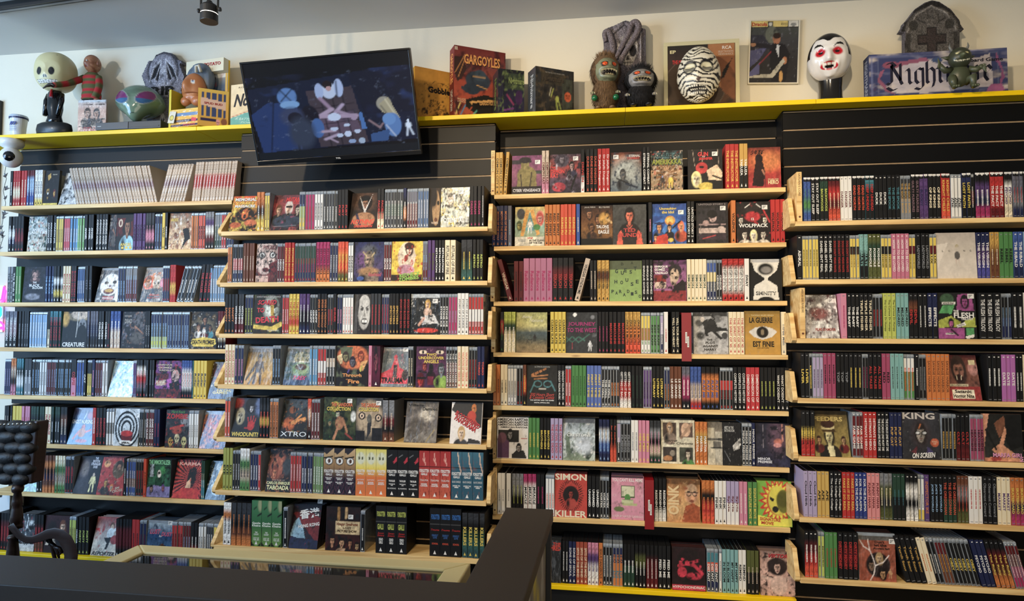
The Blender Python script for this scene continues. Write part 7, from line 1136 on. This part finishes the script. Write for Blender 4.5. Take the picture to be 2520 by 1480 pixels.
pth = [(26, 1292), (34, 1304), (46, 1318), (62, 1328), (80, 1329), (98, 1324), (116, 1316), (134, 1313), (150, 1318), (162, 1330), (171, 1348), (175, 1368), (173, 1392), (160, 1406), (146, 1400), (144, 1386)]
m = MB(); V = []; n = len(pth)
for k, (a, b) in enumerate(pth):
    a0, b0_ = pth[max(k-1, 0)]; a1, b1_ = pth[min(k+1, n-1)]; L_ = math.hypot(a1-a0, b1_-b0_); nx, ny = -(b1_-b0_)/L_, (a1-a0)/L_; hw = 9 if k < 4 else 9+1.6*min(k-4, 5)
    for sg, dy in ((-1, -0.07), (1, -0.07), (1, 0.05), (-1, 0.05)): V.append(cp(a-sg*nx*hw, b-sg*ny*hw, dy))
Fc = [(j*4+i, j*4+(i+1) % 4, (j+1)*4+(i+1) % 4, (j+1)*4+i) for j in range(n-1) for i in range(4)]+[(3, 2, 1, 0), tuple(range(4*n-4, 4*n))]
m.add(V, Fc, k1); o = part('scroll_arm', m, MDWOOD, t, smooth=True, bevel=0.004); o.modifiers[0].angle_limit = math.radians(50)
for pts in ([(116, 1330), (126, 1338), (130, 1356), (136, 1380), (140, 1410)], [(122, 1334), (134, 1344), (142, 1360), (146, 1378)], [(118, 1326), (124, 1330), (126, 1338), (120, 1342)], [(134, 1346), (146, 1350), (152, 1360), (146, 1366)]):
    m = MB(); m.tube([cp(a, b, -0.02) for a, b in pts], [0.007]*(len(pts)-1)+[0.003], k1, 8); part('carved_leaf', m, MDWOOD, t, smooth=True)
sx = cp(44, 1300)[0]; m = MB(); m.box(sx-0.55, -0.50, 0.40, sx+0.1, 0.10, 0.50, k1); part('seat', m, MLEATHER, t, bevel=0.02)
for a, b in ((sx-0.5, -0.45), (sx+0.06, -0.45), (sx-0.5, 0.06), (sx+0.06, 0.06)):
    m = MB(); m.lathe([(0.022, 0.0006), (0.028, 0.03), (0.018, 0.06), (0.026, 0.2), (0.022, 0.3), (0.03, 0.40)], k1, 18, cx=a, cy=b); part('leg', m, MDWOOD, t, smooth=True)
# ---------------------------------------------------------------- black counter ledge and display table
CT = 1.05; t = thing('black_counter', 'matte black L-shaped counter ledge in front of the shelves', 'counter', (0, 0, 0))
m = MB(); m.prism([(-4.2, -1.79), (-0.146, -1.79), (-0.146, -1.1404), (-0.2655, -1.1404), (-0.258, -1.653), (-4.2, -1.653)], CT-0.03, CT, k1, plane='xy'); 
MCOUNT = mat('matte_black_counter', (38, 36, 35), rough=0.5, noise=(120, 0.92, 1.08))
o = part('countertop', m, MCOUNT, t, bevel=0.002)
m = MB(); m.box(-4.15, -1.775, 0.0006, -0.16, -1.668, CT-0.0305, k1); m.box(-0.252, -1.667, 0.0006, -0.162, -1.150, CT-0.0305, k1); part('panel', m, MBLACK, t)
m = MB(); m.box(-0.1615, -1.165, 0.0006, -0.150, -1.146, CT-0.031, k1); part('corner_post', m, MBLACK, t)
A = Art(60, 60, seed=21); A.run('g 8c8478 948c80 787060;n d8c030 .9 3 .52;n 3c3428 .8 4 .58;n d8d0c0 .6 5 .6;n 8c5c30 .5 5 .62'); m = MB(); A.to(m, 0, 0, 0.48, 0.95, 0); part('painted_poster', m, MPRINT, t, loc=(-0.1612, -1.66, 0.03), rot=(0, 0, math.pi/2))
t = thing('glass_top_table', 'cream framed glass topped table between counter and shelves', 'table', (0, 0, 0)); z = 0.88
X0, X1, Y0_, Y1_ = -1.345, -0.372, -1.60, -1.0655; f = 0.058
m = MB()
m.prism([(X0, Y1_), (X0, Y0_), (X0+f, Y0_+f), (X0+f, Y1_-f)], z-0.04, z, k1, plane='xy'); m.prism([(X1, Y0_), (X1, Y1_), (X1-f, Y1_-f), (X1-f, Y0_+f)], z-0.04, z, k1, plane='xy')
m.prism([(X1, Y1_), (X0, Y1_), (X0+f, Y1_-f), (X1-f, Y1_-f)], z-0.04, z, k1, plane='xy'); m.prism([(X0, Y0_), (X1, Y0_), (X1-f, Y0_+f), (X0+f, Y0_+f)], z-0.04, z, k1, plane='xy')
part('top_frame', m, MBEIGE, t, bevel=0.004)
m = MB(); m.box(X0+f+0.001, Y0_+f+0.001, z-0.012, X1-f-0.001, Y1_-f-0.001, z-0.006, k1); part('glass_top', m, MGLASS, t)
m = MB(); m.box(X0+0.03, Y0_+0.03, 0.12, X1-0.03, Y1_-0.03, z-0.0405, k1); part('cabinet', m, MBEIGE, t, bevel=0.004)
for a in (X0+0.08, X1-0.08):
    for b in (Y0_+0.08, Y1_-0.08): part('leg', mb1('lathe', [(0.02, 0.0006), (0.02, 0.1195)], k1*0.1, 12, 0, a, b), MSCREW, t)
